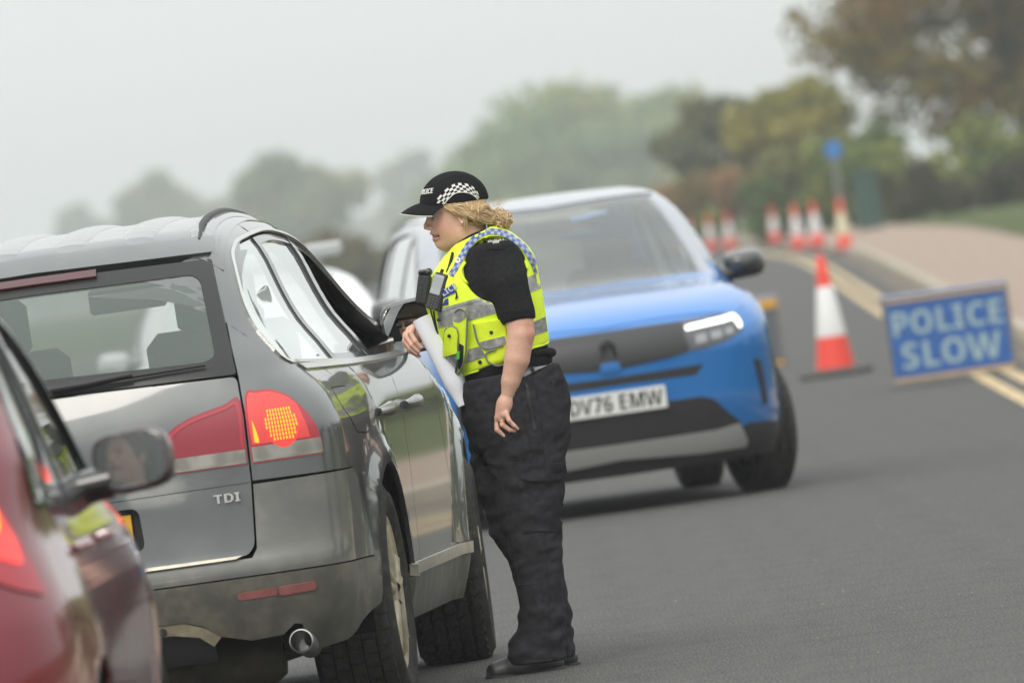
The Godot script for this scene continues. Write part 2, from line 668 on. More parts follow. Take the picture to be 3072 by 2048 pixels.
func sky_and_camera() -> void:
	var cam := Camera3D.new()
	cam.name = "camera"
	var at := CameraAttributesPhysical.new()
	at.frustum_focal_length = 24.0
	at.frustum_near = 0.5
	at.frustum_far = 6000.0
	at.frustum_focus_distance = 37.4
	cam.attributes = at
	add_child(cam)
	cam.basis = Basis(Vector3.RIGHT, deg_to_rad(-0.456)) * Basis(Vector3.BACK, deg_to_rad(-8.0))
	cam.position = Vector3(0, 1.4, 0)
	# a long lens: 784 pixels of half height at 26133 pixels of focal length
	at.frustum_focal_length = 24.0 / cam_k(cam, at)
	at.exposure_aperture = at.frustum_focal_length / 0.06 / 1000.0
	print("fov ", cam.fov, " f ", at.frustum_focal_length, " N ", at.exposure_aperture)
	cam.current = true

	var env := Environment.new()
	env.background_mode = Environment.BG_SKY
	var sky := Sky.new()
	# an even overcast: pale at the horizon, brighter overhead, with faint broad cloud
	var im := Image.create(256, 128, false, Image.FORMAT_RGBF)
	var cloud := FastNoiseLite.new()
	cloud.seed = 5
	cloud.frequency = 1.1
	cloud.fractal_octaves = 3
	for y in 128:
		var up := sin(PI * (0.5 - (y + 0.5) / 128.0))
		for x in 256:
			var a := TAU * (x + 0.5) / 256.0
			var w := sqrt(1.0 - up * up)
			var k := 0.70 + 1.2 * maxf(up, 0.0) if up > 0.0 else 0.2
			k *= 1.0 + 0.08 * cloud.get_noise_3d(cos(a) * w, up * 2.0, sin(a) * w)
			im.set_pixel(x, y, Color(0.965, 1.0, 0.995) * k)
	var sm := PanoramaSkyMaterial.new()
	sm.panorama = ImageTexture.create_from_image(im)
	sky.sky_material = sm
	env.sky = sky
	env.tonemap_mode = Environment.TONE_MAPPER_LINEAR
	env.tonemap_exposure = 1.14
	env.sdfgi_enabled = true
	env.ssao_enabled = true
	env.ssil_enabled = true
	env.fog_enabled = true
	env.fog_light_color = Color(0.87, 0.885, 0.88)
	env.fog_density = 0.0004
	var we := WorldEnvironment.new()
	we.name = "world_environment"
	we.environment = env
	add_child(we)
	var sun := DirectionalLight3D.new()
	sun.name = "sun"
	sun.light_energy = 0.45
	sun.light_color = Color(1.0, 0.97, 0.93)
	sun.light_angular_distance = 25.0
	sun.shadow_enabled = true
	add_child(sun)
	sun.look_at_from_position(Vector3.ZERO, Vector3(0.30, -0.8, -0.75))

func cam_k(cam: Camera3D, at: CameraAttributesPhysical) -> float:
	# how far the present angle of view is from the wanted one
	return tan(deg_to_rad(1.71836)) / tan(deg_to_rad(cam.fov * 0.5))

func _ready() -> void:
	materials()
	sky_and_camera()
	setting()
	grey_car()
	blue_car()
	red_car()
	white_car()
	officer()
	drivers()
	street_furniture()
	vegetation()

# ---------------------------------------------------------------- cars
class Car:
	# a car body as one implicit surface: x right, y up, z = -(distance forward from the rear)
	var top: Tab
	var wid: Tab
	var plan: Tab
	var house: Tab
	var rear: Tab
	var front: Tab
	var k_plan := 0.3
	var k_top := 0.2
	var crown := 0.14
	var bow_rear := 0.08
	var bow_front := 0.25
	var belt := 0.95
	var length := 4.7
	var arches := []   # [forward, height, radius, flare]
	var cx := 0.5
	var cr := 0.4
	func f(p: Vector3) -> float:
		var q := -p.z
		var x := absf(p.x)
		var w := wid.at(p.y) - plan.at(q) - house.at(q) * clampf((p.y - belt) * 5.0, 0.0, 1.0)
		for a in arches:
			var r := sqrt((q - a[0]) * (q - a[0]) + (p.y - a[1]) * (p.y - a[1]))
			var e: float = (r - a[2] - 0.03) / 0.07
			if e < 1.5: w += a[3] / (1.0 + maxf(e, 0.0) * maxf(e, 0.0) * 4.0)
		var xx := p.x * p.x
		var ends := maxf(rear.at(p.y) + bow_rear * xx - q, q - front.at(p.y) + bow_front * xx)
		var d := x - w
		var h := maxf(k_plan - absf(d - ends), 0.0) / k_plan
		d = maxf(d, ends) + h * h * k_plan * 0.25
		var t := (p.y - top.at(q) + crown * xx) * 0.8
		h = maxf(k_top - absf(d - t), 0.0) / k_top
		return maxf(d, t) + h * h * k_top * 0.25
	func side(q: float) -> float:
		return q - cr + cx + cr * PI * 0.5
	func ray(p: Vector2) -> Array:
		# chart unrolled round the rear: t from the rear centre to the right (or left), then forward; y up
		var t := absf(p.x)
		var x := t
		var q := 0.0
		var n := Vector2(0, -1)
		if t > cx + cr * PI * 0.5:
			x = cx + cr
			q = cr + t - cx - cr * PI * 0.5
			n = Vector2(1, 0)
		elif t > cx:
			var a := (t - cx) / cr
			x = cx + cr * sin(a)
			q = cr - cr * cos(a)
			n = Vector2(sin(a), -cos(a))
		var s := -1.0 if p.x < 0 else 1.0
		return [Vector3((x + n.x * 0.25) * s, p.y, -(q + n.y * 0.25)), Vector3(-n.x * s, 0, n.y)]
	func ray_front(p: Vector2) -> Array:
		var t := absf(p.x)
		var x := t
		var q := 0.0
		var n := Vector2(0, -1)
		if t > cx + cr * PI * 0.5:
			x = cx + cr
			q = cr + t - cx - cr * PI * 0.5
			n = Vector2(1, 0)
		elif t > cx:
			var a := (t - cx) / cr
			x = cx + cr * sin(a)
			q = cr - cr * cos(a)
			n = Vector2(sin(a), -cos(a))
		var s := -1.0 if p.x < 0 else 1.0
		return [Vector3((x + n.x * 0.25) * s, p.y, -(length - q - n.y * 0.25)), Vector3(-n.x * s, 0, -n.y)]
	func ray_top(p: Vector2) -> Array:
		# chart seen from above: x across, y = distance forward
		return [Vector3(p.x, 2.0, -p.y), Vector3(0, -1, 0)]
	func edge(q: float, x: float) -> float:
		# height at which the side surface reaches x
		var y := 1.95
		while y > 0.4 and f(Vector3(x, y, -q)) > 0.0:
			y -= 0.003
		return y
	func pt(p: Vector2, lift := 0.0) -> Vector3:
		var r := ray(p)
		var st := 0.02
		var t := 0.0
		while t < 1.2 and f(r[0] + r[1] * t) > 0.0:
			t += st
		return r[0] + r[1] * (t - st * 0.5 - lift)

func mir(p: PackedVector2Array) -> PackedVector2Array:
	# the same outline on the other side
	var r := PackedVector2Array()
	for i in range(p.size() - 1, -1, -1):
		r.append(Vector2(-p[i].x, p[i].y))
	return r

func sym(a: Array) -> PackedVector2Array:
	# an outline from its right half
	var h := pv_raw(a)
	var r := PackedVector2Array(h)
	for i in range(h.size() - 1, -1, -1):
		if h[i].x > 0.0001:
			r.append(Vector2(-h[i].x, h[i].y))
	if Geometry2D.is_polygon_clockwise(r):
		r.reverse()
	return r

func pv_raw(a: Array) -> PackedVector2Array:
	var r := PackedVector2Array()
	for i in range(0, a.size(), 2):
		r.append(Vector2(a[i], a[i + 1]))
	return r

func skin(car: Car, called: String, polys: Array, m: Material, parent: Node, lift := 0.0, thick := 0.014, cell := 0.04, chart := 0) -> MeshInstance3D:
	var mb := MB.new()
	var rays := [car.ray, car.ray_front, car.ray_top]
	panel(mb, polys, car.f, rays[chart], cell, lift, thick, 1.1)
	return part(called, mb, m, parent)

func circle(c: Vector2, r: float, n := 40) -> PackedVector2Array:
	var p := PackedVector2Array()
	for i in n:
		p.append(c + Vector2(cos(TAU * i / n), sin(TAU * i / n)) * r)
	return p

func tread_blocks(mb: MB, r: float, w: float, rows: int, count: int, zig: float, rng: RandomNumberGenerator) -> void:
	# rubber blocks round a tyre whose axle is the x axis
	var rw := w / rows
	for i in rows:
		var x0 := -w * 0.5 + rw * i + 0.0035
		var x1 := x0 + rw - 0.007
		var edge := i == 0 or i == rows - 1
		for j in count:
			var a0 := TAU * (j + 0.5 * (i % 2)) / count
			var da := TAU / count
			var g := 0.0035 / r
			var bend := zig * (1.0 if i % 2 == 0 else -1.0)
			var outl := [Vector2(x0 + zig * 0.006, a0 + g), Vector2(lerpf(x0, x1, 0.5), a0 + g + bend * da * 0.22), Vector2(x1, a0 + g), Vector2(x1 - zig * 0.005, a0 + da * 0.5), Vector2(x1, a0 + da - g), Vector2(lerpf(x0, x1, 0.5), a0 + da - g + bend * da * 0.22), Vector2(x0, a0 + da - g), Vector2(x0 + zig * 0.008, a0 + da * 0.5)]
			var k := mb.v.size()
			for q in outl:
				var drop: float = maxf(0.0, absf(q.x) / (w * 0.5) - 0.72) * 0.05
				var o := Vector3(0, cos(q.y), sin(q.y))
				var nn := (o + Vector3(signf(q.x) * (0.5 if edge and absf(q.x) > w * 0.4 else 0.0), 0, 0)).normalized()
				mb.vert(o * (r - drop) + Vector3(q.x, 0, 0), nn)
			for t in [[0, 1, 5], [0, 5, 7], [7, 5, 6], [1, 2, 3], [1, 3, 5], [3, 4, 5]]:
				mb.tri(k + t[0], k + t[1], k + t[2])
			for e in 8:
				var va := mb.v[k + e]
				var vb := mb.v[k + (e + 1) % 8]
				var ia := Vector3(0, va.y, va.z).normalized() * 0.012
				var ib := Vector3(0, vb.y, vb.z).normalized() * 0.012
				var mid := Vector3((x0 + x1) * 0.5, cos(a0 + da * 0.5) * r, sin(a0 + da * 0.5) * r)
				var o := (vb - va).cross(ia).normalized()
				if o.dot((va + vb) * 0.5 - mid) < 0: o = -o
				var z := mb.v.size()
				mb.vert(va, o); mb.vert(vb, o); mb.vert(vb - ib, o); mb.vert(va - ia, o)
				mb.tri(z, z + 1, z + 2); mb.tri(z, z + 2, z + 3)

func wheel(parent: Node, at: Vector3, r: float, w: float, rim: float, out: float, steer: float, rows: int, count: int, zig: float, rim_mat: Material, spokes := 5) -> void:
	var rng := RandomNumberGenerator.new()
	rng.seed = 7
	var xf := Transform3D(Basis(Vector3.UP, steer), at)
	var turn := Transform3D(Basis(Vector3(0, 0, 1), -PI / 2), Vector3.ZERO)
	var h := w * 0.5
	var mb := MB.new()
	var rt := r - 0.011
	mb.lathe([Vector2(rim - 0.01, -h * 0.82), Vector2(rim + 0.012, -h * 0.93), Vector2(rim + (r - rim) * 0.3, -h * 1.03), Vector2(rim + (r - rim) * 0.6, -h * 1.03), Vector2(r - 0.04, -h * 0.96), Vector2(r - 0.022, -h * 0.9), Vector2(rt, -h * 0.76), Vector2(rt, h * 0.76), Vector2(r - 0.022, h * 0.9), Vector2(r - 0.04, h * 0.96), Vector2(rim + (r - rim) * 0.6, h * 1.03), Vector2(rim + (r - rim) * 0.3, h * 1.03), Vector2(rim + 0.012, h * 0.93), Vector2(rim - 0.01, h * 0.82)], turn, 48)
	var tyre := part("wheel", mb, M.tyre, parent, xf)
	mb = MB.new()
	tread_blocks(mb, r, w * 0.9, rows, count, zig, rng)
	part("tread", mb, M.tread, tyre)
	mb = MB.new()
	var t2 := Transform3D(Basis(Vector3(0, 0, 1), -PI / 2 * out), Vector3.ZERO)
	mb.lathe([Vector2(rim - 0.05, -h * 0.6), Vector2(rim - 0.035, h * 0.4), Vector2(rim - 0.02, h * 0.84), Vector2(rim + 0.004, h * 0.9), Vector2(rim + 0.012, h * 0.86)], t2, 40)
	mb.lathe([Vector2(0.0, h * 0.2), Vector2(rim - 0.04, h * 0.1)], t2, 24)
	for s in spokes:
		var a := TAU * s / spokes
		for d in [-0.16, 0.16]:
			var b := Basis(Vector3.RIGHT, a + d * 0.35)
			var b2 := Basis(Vector3.RIGHT, a + d)
			mb.tube([b * Vector3(out * h * 0.80, 0.05, 0), b2 * Vector3(out * h * 0.84, rim * 0.55, 0), b2 * Vector3(out * h * 0.78, rim - 0.03, 0)], [0.026, 0.02, 0.024], 6, false)
	mb.lathe([Vector2(0.075, h * 0.55), Vector2(0.07, h * 0.86), Vector2(0.05, h * 0.92), Vector2(0.0, h * 0.93)], t2, 20)
	part("rim", mb, rim_mat, tyre)
	mb = MB.new()
	mb.lathe([Vector2(0.0, -h * 0.2), Vector2(rim * 0.66, -h * 0.2), Vector2(rim * 0.66, h * 0.12), Vector2(0.0, h * 0.12)], t2, 28)
	part("brake_disc", mb, M.dark_plastic, tyre)

func person_bust(parent: Node, at: Vector3, skin_m: Material, hair_m: Material, shirt_m: Material, capped: bool, yaw := 0.0) -> void:
	pass

func grey_car() -> void:
	var P := coat(textured(mat(Color.WHITE, 0.38, 0.55), noise_tex(0.012, 4, [0.2, Color(0.095, 0.101, 0.103), 0.8, Color(0.125, 0.13, 0.129)], 21, 512), 0.6), 1.0, 0.05)
	var dusty := coat(textured(mat(Color.WHITE, 0.5, 0.3), noise_tex(0.02, 5, [0.15, Color(0.085, 0.083, 0.073), 0.45, Color(0.11, 0.107, 0.09), 0.6, Color(0.145, 0.135, 0.108), 0.9, Color(0.2, 0.18, 0.135)], 22, 512), 0.9), 0.35, 0.25)
	var dusty2 := coat(textured(mat(Color.WHITE, 0.45, 0.4), noise_tex(0.015, 5, [0.2, Color(0.12, 0.122, 0.116), 0.6, Color(0.15, 0.148, 0.134), 0.9, Color(0.2, 0.188, 0.16)], 23, 512), 0.8), 0.7, 0.1)
	var tan_m := textured(mat(Color.WHITE, 0.6, 0.2), noise_tex(0.03, 4, [0.2, Color(0.26, 0.22, 0.15), 0.8, Color(0.42, 0.37, 0.27)], 24, 256), 2.0)
	var trim := coat(textured(mat(Color.WHITE, 0.35, 0.4), noise_tex(0.03, 4, [0.2, Color(0.42, 0.39, 0.31), 0.8, Color(0.58, 0.54, 0.45)], 25, 256), 1.5), 0.5, 0.2)
	var c := Car.new()
	c.length = 4.72
	c.k_plan = 0.24
	c.k_top = 0.15
	c.cx = 0.66
	c.cr = 0.26
	c.top = Tab.new([Vector2(-0.3, 1.54), Vector2(0.2, 1.575), Vector2(0.5, 1.605), Vector2(0.9, 1.64), Vector2(1.3, 1.65), Vector2(1.7, 1.64), Vector2(2.1, 1.612), Vector2(2.4, 1.55), Vector2(2.7, 1.435), Vector2(3.0, 1.29), Vector2(3.3, 1.17), Vector2(3.5, 1.115), Vector2(3.75, 1.08), Vector2(4.1, 1.05), Vector2(4.45, 0.99), Vector2(4.8, 0.85)])
	c.crown = 0.03
	c.wid = Tab.new([Vector2(0.15, 0.84), Vector2(0.3, 0.91), Vector2(0.42, 0.94), Vector2(0.55, 0.945), Vector2(0.75, 0.95), Vector2(0.92, 0.95), Vector2(1.03, 0.935), Vector2(1.09, 0.905), Vector2(1.13, 0.872), Vector2(1.19, 0.835), Vector2(1.29, 0.768), Vector2(1.41, 0.718), Vector2(1.5, 0.69), Vector2(1.6, 0.66), Vector2(1.75, 0.58)])
	c.plan = Tab.new([Vector2(0, 0.065), Vector2(0.3, 0.045), Vector2(0.7, 0.02), Vector2(1.1, 0.0), Vector2(3.3, 0.0), Vector2(3.8, 0.02), Vector2(4.2, 0.05), Vector2(4.8, 0.12)])
	c.house = Tab.new([Vector2(0, 0.03), Vector2(0.5, 0.03), Vector2(0.9, 0.015), Vector2(1.5, 0.0), Vector2(3.0, 0.0), Vector2(3.5, 0.0)])
	c.rear = Tab.new([Vector2(0.15, 0.2), Vector2(0.28, 0.08), Vector2(0.4, 0.025), Vector2(0.52, 0.0), Vector2(0.58, 0.015), Vector2(0.7, 0.03), Vector2(0.95, 0.045), Vector2(1.12, 0.09), Vector2(1.3, 0.2), Vector2(1.48, 0.34), Vector2(1.6, 0.42), Vector2(1.8, 0.5)])
	c.front = Tab.new([Vector2(0.15, 4.6), Vector2(0.4, 4.72), Vector2(0.7, 4.72), Vector2(0.95, 4.62), Vector2(1.2, 4.5)])
	c.arches = [[1.0, 0.37, 0.42, 0.028], [3.85, 0.37, 0.42, 0.028]]
	var car := thing("parked_car", "dusty grey off-road car with lit brake lamp and open driver's window beside the officer", "car", Transform3D(Basis(Vector3.UP, deg_to_rad(-5.0)), Vector3(-1.50, 0, -35.5)))
	var S := func(q: float) -> float: return c.side(q)
	# --- outlines on the unrolled skin
	var seam := PackedVector2Array()
	var roof_l := []
	var side_all := [0.66, 0.255]
	var arch_r := circle(Vector2(S.call(1.0), 0.37), 0.415, 48)
	var arch_f := circle(Vector2(S.call(3.85), 0.37), 0.415, 48)
	# upper limit of the side panels
	var up := []
	for i in 30:
		var q: float = 0.40 + i * 0.115
		var xe: float = 0.59 if q < 2.3 else lerpf(0.59, 0.74, clampf((q - 2.3) / 1.1, 0, 1))
		up.append(Vector2(S.call(q), c.edge(q, xe - 0.02)))
	var side_up := PackedVector2Array()
	side_up.append_array(pv_raw([0.634, 0.80, 0.638, 1.0, 0.628, 1.13, 0.567, 1.50, 0.560, 1.575]))
	for p in up:
		side_up.append(p)
	side_up.append_array(pv_raw([S.call(4.0), c.edge(4.0, 0.73), S.call(4.3), 0.88, S.call(4.35), 0.44, S.call(4.26), 0.44, S.call(0.55), 0.44, S.call(0.5), 0.76, S.call(0.42), 0.795]))
	if Geometry2D.is_polygon_clockwise(side_up): side_up.reverse()
	var dlo := curve2(pv_raw([S.call(0.31), 1.15, S.call(0.29), 1.19, S.call(0.38), 1.34, S.call(0.52), 1.475, S.call(0.64), 1.53, S.call(0.85), 1.558, S.call(1.3), 1.575, S.call(1.7), 1.563, S.call(2.1), 1.53, S.call(2.4), 1.455, S.call(2.7), 1.335, S.call(2.95), 1.205, S.call(3.1), 1.115]), 4)
	dlo.append_array(pv_raw([S.call(2.0), 1.11, S.call(1.2), 1.12]))
	if Geometry2D.is_polygon_clockwise(dlo): dlo.reverse()
	var g := 0.0035
	# door outlines
	var rd_back := curve2(pv_raw([S.call(1.03), 1.75, S.call(1.03), 1.12, S.call(1.06), 1.0, S.call(1.18), 0.86, S.call(1.36), 0.74, S.call(1.46), 0.6, S.call(1.47), 0.43]), 5)
	var rear_door := PackedVector2Array(rd_back)
	rear_door.append_array(pv_raw([S.call(1.9), 0.43, S.call(1.9), 1.75]))
	var front_door := pv_raw([S.call(1.9), 1.75, S.call(1.9), 0.43, S.call(3.2), 0.43, S.call(3.24), 0.6, S.call(3.14), 0.9, S.call(3.12), 1.12, S.call(3.1), 1.75])
	var fender := pv_raw([S.call(3.12), 1.12, S.call(3.14), 0.9, S.call(3.24), 0.6, S.call(3.2), 0.43, S.call(4.4), 0.43, S.call(4.4), 1.4, S.call(3.0), 1.4])
	for p in [rear_door, front_door, fender]:
		if Geometry2D.is_polygon_clockwise(p): p.reverse()
	var body := minus(minus(side_up, arch_r), arch_f)
	var shr := func(p: PackedVector2Array) -> PackedVector2Array: return Geometry2D.offset_polygon(p, -g)[0]
	var grow := func(p: PackedVector2Array) -> PackedVector2Array: return Geometry2D.offset_polygon(p, g)[0]
	var lamp_out := curve2(pv_raw([0.641, 0.853, 0.640, 1.06, 0.69, 1.075, 0.78, 1.072, 0.865, 1.045, 0.925, 0.985, 0.955, 0.92, 0.962, 0.863, 0.94, 0.853]), 4)
	if Geometry2D.is_polygon_clockwise(lamp_out): lamp_out.reverse()
	var quarter := body
	for d in [rear_door, front_door, fender]:
		quarter = minus(quarter, grow.call(d))
	quarter = minus(quarter, dlo)
	# fuel flap outline
	var flap := round_poly(pv([S.call(0.46), 0.985, S.call(0.44), 1.05, S.call(0.72), 1.045, S.call(0.83), 0.9, S.call(0.80), 0.89, S.call(0.60), 0.9]), 0.03)
	for s in [1, -1]:
		var one := func(list: Array) -> Array:
			if s > 0: return list
			var r := []
			for p in list: r.append(mir(p))
			return r
		var qp := quarter
		if s > 0:
			qp = []
			for bit in quarter:
				qp.append_array(ring(bit, Geometry2D.offset_polygon(flap, 0.003)[0], S.call(0.66)))
			skin(c, "fuel_flap", [flap], P, car, 0.001)
		skin(c, "quarter_panel", one.call(qp), P, car)
		for d in [["rear_door", rear_door], ["front_door", front_door]]:
			for bit in minus(both(body, shr.call(d[1])), dlo):
				skin(c, d[0] if bit[0].y < 1.12 and minus([bit], pv([0, 0, 9, 0, 9, 0.8, 0, 0.8])) != [bit] else "door_frame", one.call([bit]), P, car)
		skin(c, "front_wing", one.call(minus(both(body, shr.call(fender)), dlo)), P, car)
		# rubber behind the gaps
		var sl := []
		for p in [rear_door, front_door]:
			sl.append_array(line_poly(PackedVector2Array(Array(p) + [p[0]]), 0.02))
		var seals := []
		for p in sl:
			seals.append_array(minus(Geometry2D.intersect_polygons(p, side_up), dlo))
		skin(c, "door_seal", one.call(seals), M.seal, car, -0.014, 0.0, 0.06)
		# bright frame of the side windows, pillars, panes
		var frame := []
		var dl2 := PackedVector2Array(Array(dlo) + [dlo[0]])
		for p in line_poly(dl2, 0.010):
			frame.append_array(minus(minus([p], arch_f), pv([S.call(1.898), 1.0, S.call(1.902), 1.0, S.call(1.902), 1.2, S.call(1.898), 1.2])))
		skin(c, "window_trim", one.call(ring(Geometry2D.offset_polygon(dlo, 0.006)[0], Geometry2D.offset_polygon(dlo, -0.004)[0], S.call(1.9))), M.bright, car, 0.006, 0.02, 0.04)
		skin(c, "belt_trim", one.call([pv([S.call(0.36), 1.118, S.call(1.0), 1.108, S.call(1.898), 1.102, S.call(1.898), 1.118, S.call(1.0), 1.125, S.call(0.34), 1.138]), pv([S.call(1.904), 1.102, S.call(3.1), 1.106, S.call(3.1), 1.118, S.call(1.904), 1.118])]), M.bright, car, 0.007, 0.02)
		var inner := Geometry2D.offset_polygon(dlo, -0.009)[0]
		var bar_c := pv([S.call(0.93), 1.0, S.call(0.985), 1.0, S.call(1.075), 1.7, S.call(1.03), 1.7])
		var bar_b := pv([S.call(1.83), 1.0, S.call(1.97), 1.0, S.call(1.97), 1.7, S.call(1.86), 1.7])
		skin(c, "pillar_trim", one.call(both(inner, bar_c)), M.gloss_black, car, -0.004, 0.03)
		skin(c, "pillar_trim", one.call(both(inner, pv([S.call(1.84), 1.0, S.call(1.898), 1.0, S.call(1.898), 1.7, S.call(1.86), 1.7]))), M.gloss_black, car, -0.003, 0.03)
		skin(c, "pillar_trim", one.call(both(inner, pv([S.call(1.904), 1.0, S.call(1.96), 1.0, S.call(1.96), 1.7, S.call(1.904), 1.7]))), M.gloss_black, car, -0.004, 0.03)
		var quarter_pane := both(inner, pv([S.call(0.2), 1.0, S.call(0.935), 1.0, S.call(1.035), 1.7, S.call(0.2), 1.7]))
		var rear_pane := both(inner, pv([S.call(0.98), 1.0, S.call(1.845), 1.0, S.call(1.865), 1.7, S.call(1.07), 1.7]))
		var front_pane := both(inner, pv([S.call(1.955), 1.0, S.call(3.3), 1.0, S.call(3.3), 1.7, S.call(1.955), 1.7]))
		skin(c, "quarter_window", one.call(quarter_pane), M.tint, car, -0.010, 0.0)
		skin(c, "rear_side_window", one.call(rear_pane), M.tint, car, -0.012, 0.0)
		var rp: PackedVector2Array = rear_pane[0]
		skin(c, "window_frame", one.call(ring(rp, Geometry2D.offset_polygon(rp, -0.022)[0], S.call(1.45))), M.gloss_black, car, -0.005, 0.012)
		skin(c, "pillar_lining", one.call(minus(both(Geometry2D.offset_polygon(dlo, 0.03)[0], pv([S.call(2.2), 1.0, S.call(3.3), 1.0, S.call(3.3), 1.7, S.call(2.0), 1.7])), Geometry2D.offset_polygon(dlo, -0.05)[0])), M.cabin, car, -0.075, 0.0)
		if s < 0:
			skin(c, "front_side_window", one.call(front_pane), M.tint, car, -0.012, 0.0)
		else:
			var fp: PackedVector2Array = front_pane[0]
			skin(c, "window_frame", ring(fp, Geometry2D.offset_polygon(fp, -0.028)[0], S.call(2.5)), M.gloss_black, car, -0.006, 0.04)
		# wheel wells
		for q in [1.0, 3.85]:
			var mb := MB.new()
			mb.well(Vector3(0, 0.37, -q), 0.43, 0.5 * s, 0.90 * s)
			part("wheel_well", mb, M.cabin, car)
		# sills
		skin(c, "sill_trim", one.call(minus(minus([pv([S.call(1.3), 0.437, S.call(3.6), 0.437, S.call(3.6), 0.40, S.call(1.3), 0.40])], arch_r), arch_f)), trim, car, 0.012, 0.03)
		skin(c, "sill", one.call(minus(minus([pv([S.call(1.2), 0.396, S.call(3.7), 0.396, S.call(3.6), 0.25, S.call(1.3), 0.25])], arch_r), arch_f)), dusty, car, 0.002, 0.03)
		# lamps on the quarter panel
		skin(c, "tail_lamp", one.call([lamp_out]), M.red_lens2 if s > 0 else M.red_lens, car, 0.004, 0.03, 0.02)
		# door handles
		for q in [1.22, 2.12]:
			var mb := MB.new()
			var a: Vector3 = c.pt(Vector2(S.call(q - 0.115), 0.945), 0.012)
			var b: Vector3 = c.pt(Vector2(S.call(q), 0.952), 0.042)
			var d: Vector3 = c.pt(Vector2(S.call(q + 0.115), 0.945), 0.012)
			var pts := [a, a.lerp(b, 0.45) + Vector3(0.012, 0, 0), b, b.lerp(d, 0.55) + Vector3(0.012, 0, 0), d]
			for i in 5: pts[i].x *= s
			mb.tube(pts, [0.014, 0.021, 0.023, 0.021, 0.014], 10)
			part("door_handle", mb, M.satin, car)
	# --- rear of the car
	var plate_hole := round_poly(sym([0.0, 0.63, 0.275, 0.63, 0.268, 0.765, 0.0, 0.765]), 0.03)
	var lamp_in := curve2(pv_raw([0.626, 0.853, 0.626, 1.052, 0.57, 1.045, 0.45, 1.015, 0.385, 0.975, 0.37, 0.93, 0.37, 0.87, 0.385, 0.853]), 4)
	if Geometry2D.is_polygon_clockwise(lamp_in): lamp_in.reverse()
	var gate := round_poly(sym([0.0, 0.572, 0.59, 0.572, 0.614, 0.60, 0.628, 0.80, 0.631, 1.0, 0.622, 1.128, 0.0, 1.14]), 0.02)
	skin(c, "tailgate", ring(gate, plate_hole, 0.0), P, car)
	skin(c, "tailgate_fold", [pv([0.0, 0.79, 0.624, 0.795, 0.624, 0.797, 0.0, 0.793])], M.seal, car, 0.0008, 0.0)
	var frit := round_poly(sym([0.0, 1.146, 0.622, 1.135, 0.592, 1.32, 0.558, 1.505, 0.0, 1.513]), 0.012)
	var clear := round_poly(sym([0.0, 1.20, 0.53, 1.185, 0.56, 1.2, 0.545, 1.32, 0.525, 1.44, 0.50, 1.462, 0.0, 1.468]), 0.05)
	skin(c, "rear_window_border", ring(frit, clear, 0.0), coat(mat(Color(0.03, 0.031, 0.031), 0.6, 0.0, 0.3), 0.25, 0.15), car, 0.002, 0.012)
	skin(c, "rear_window", [clear], M.tint2, car, -0.001, 0.0)
	skin(c, "spoiler", [round_poly(sym([0.0, 1.528, 0.557, 1.518, 0.555, 1.568, 0.0, 1.578]), 0.006)], P, car, 0.012, 0.05)
	skin(c, "brake_lamp", [sym([0.0, 1.492, 0.20, 1.491, 0.20, 1.512, 0.0, 1.513])], M.dark_red, car, 0.015, 0.03)
	# wiper
	var mb := MB.new()
	mb.tube([c.pt(Vector2(-0.02, 1.165), 0.03), c.pt(Vector2(0.15, 1.170), 0.034), c.pt(Vector2(0.30, 1.18), 0.03)], [0.016, 0.014, 0.010], 8)
	mb.tube([c.pt(Vector2(0.26, 1.172), 0.022), c.pt(Vector2(0.53, 1.178), 0.02)], [0.006, 0.005], 6)
	mb.ball(c.pt(Vector2(-0.02, 1.165), 0.015), Vector3(0.03, 0.03, 0.03))
	part("wiper", mb, M.black, car)
	# bumper
	var arch_hole := circle(Vector2(S.call(1.0), 0.37), 0.415, 48)
	var bump := sym([0.0, 0.508, 1.58, 0.508, 1.58, 0.7, 1.43, 0.77, 1.28, 0.792, 0.634, 0.789, 0.620, 0.59, 0.602, 0.562, 0.0, 0.56])
	var bl := minus(minus([bump], arch_hole), mir(arch_hole))
	skin(c, "rear_bumper", bl, dusty2, car)
	var low := sym([0.0, 0.39, 0.36, 0.39, 0.42, 0.37, 0.47, 0.33, 0.56, 0.305, 0.66, 0.31, 0.72, 0.34, 0.76, 0.335, 0.79, 0.268, 0.87, 0.245, 1.1, 0.262, 1.36, 0.35, 1.58, 0.4, 1.58, 0.503, 0.0, 0.503])
	skin(c, "bumper_apron", minus(minus([low], arch_hole), mir(arch_hole)), dusty, car)
	skin(c, "diffuser_rim", [sym([0.0, 0.35, 0.32, 0.352, 0.40, 0.335, 0.44, 0.30, 0.47, 0.33, 0.42, 0.365, 0.36, 0.387, 0.0, 0.387])], tan_m, car, -0.004, 0.03)
	skin(c, "diffuser", [sym([0.0, 0.24, 0.44, 0.24, 0.44, 0.30, 0.40, 0.335, 0.32, 0.35, 0.0, 0.348])], M.dark_plastic, car, -0.02, 0.03)
	mb = MB.new()
	var hole: Vector3 = c.pt(Vector2(0.29, 0.368), 0.0)
	mb.lathe([Vector2(0.0, 0.003), Vector2(0.013, 0.003), Vector2(0.014, 0.0)], Transform3D(Basis(Vector3.RIGHT, PI / 2), hole + Vector3(0, 0, 0.002)), 16)
	part("tow_hole", mb, M.seal, car)
	skin(c, "tailgate_trim", [sym([0.0, 0.562, 0.55, 0.562, 0.575, 0.571, 0.0, 0.575])], trim, car, 0.012, 0.02)
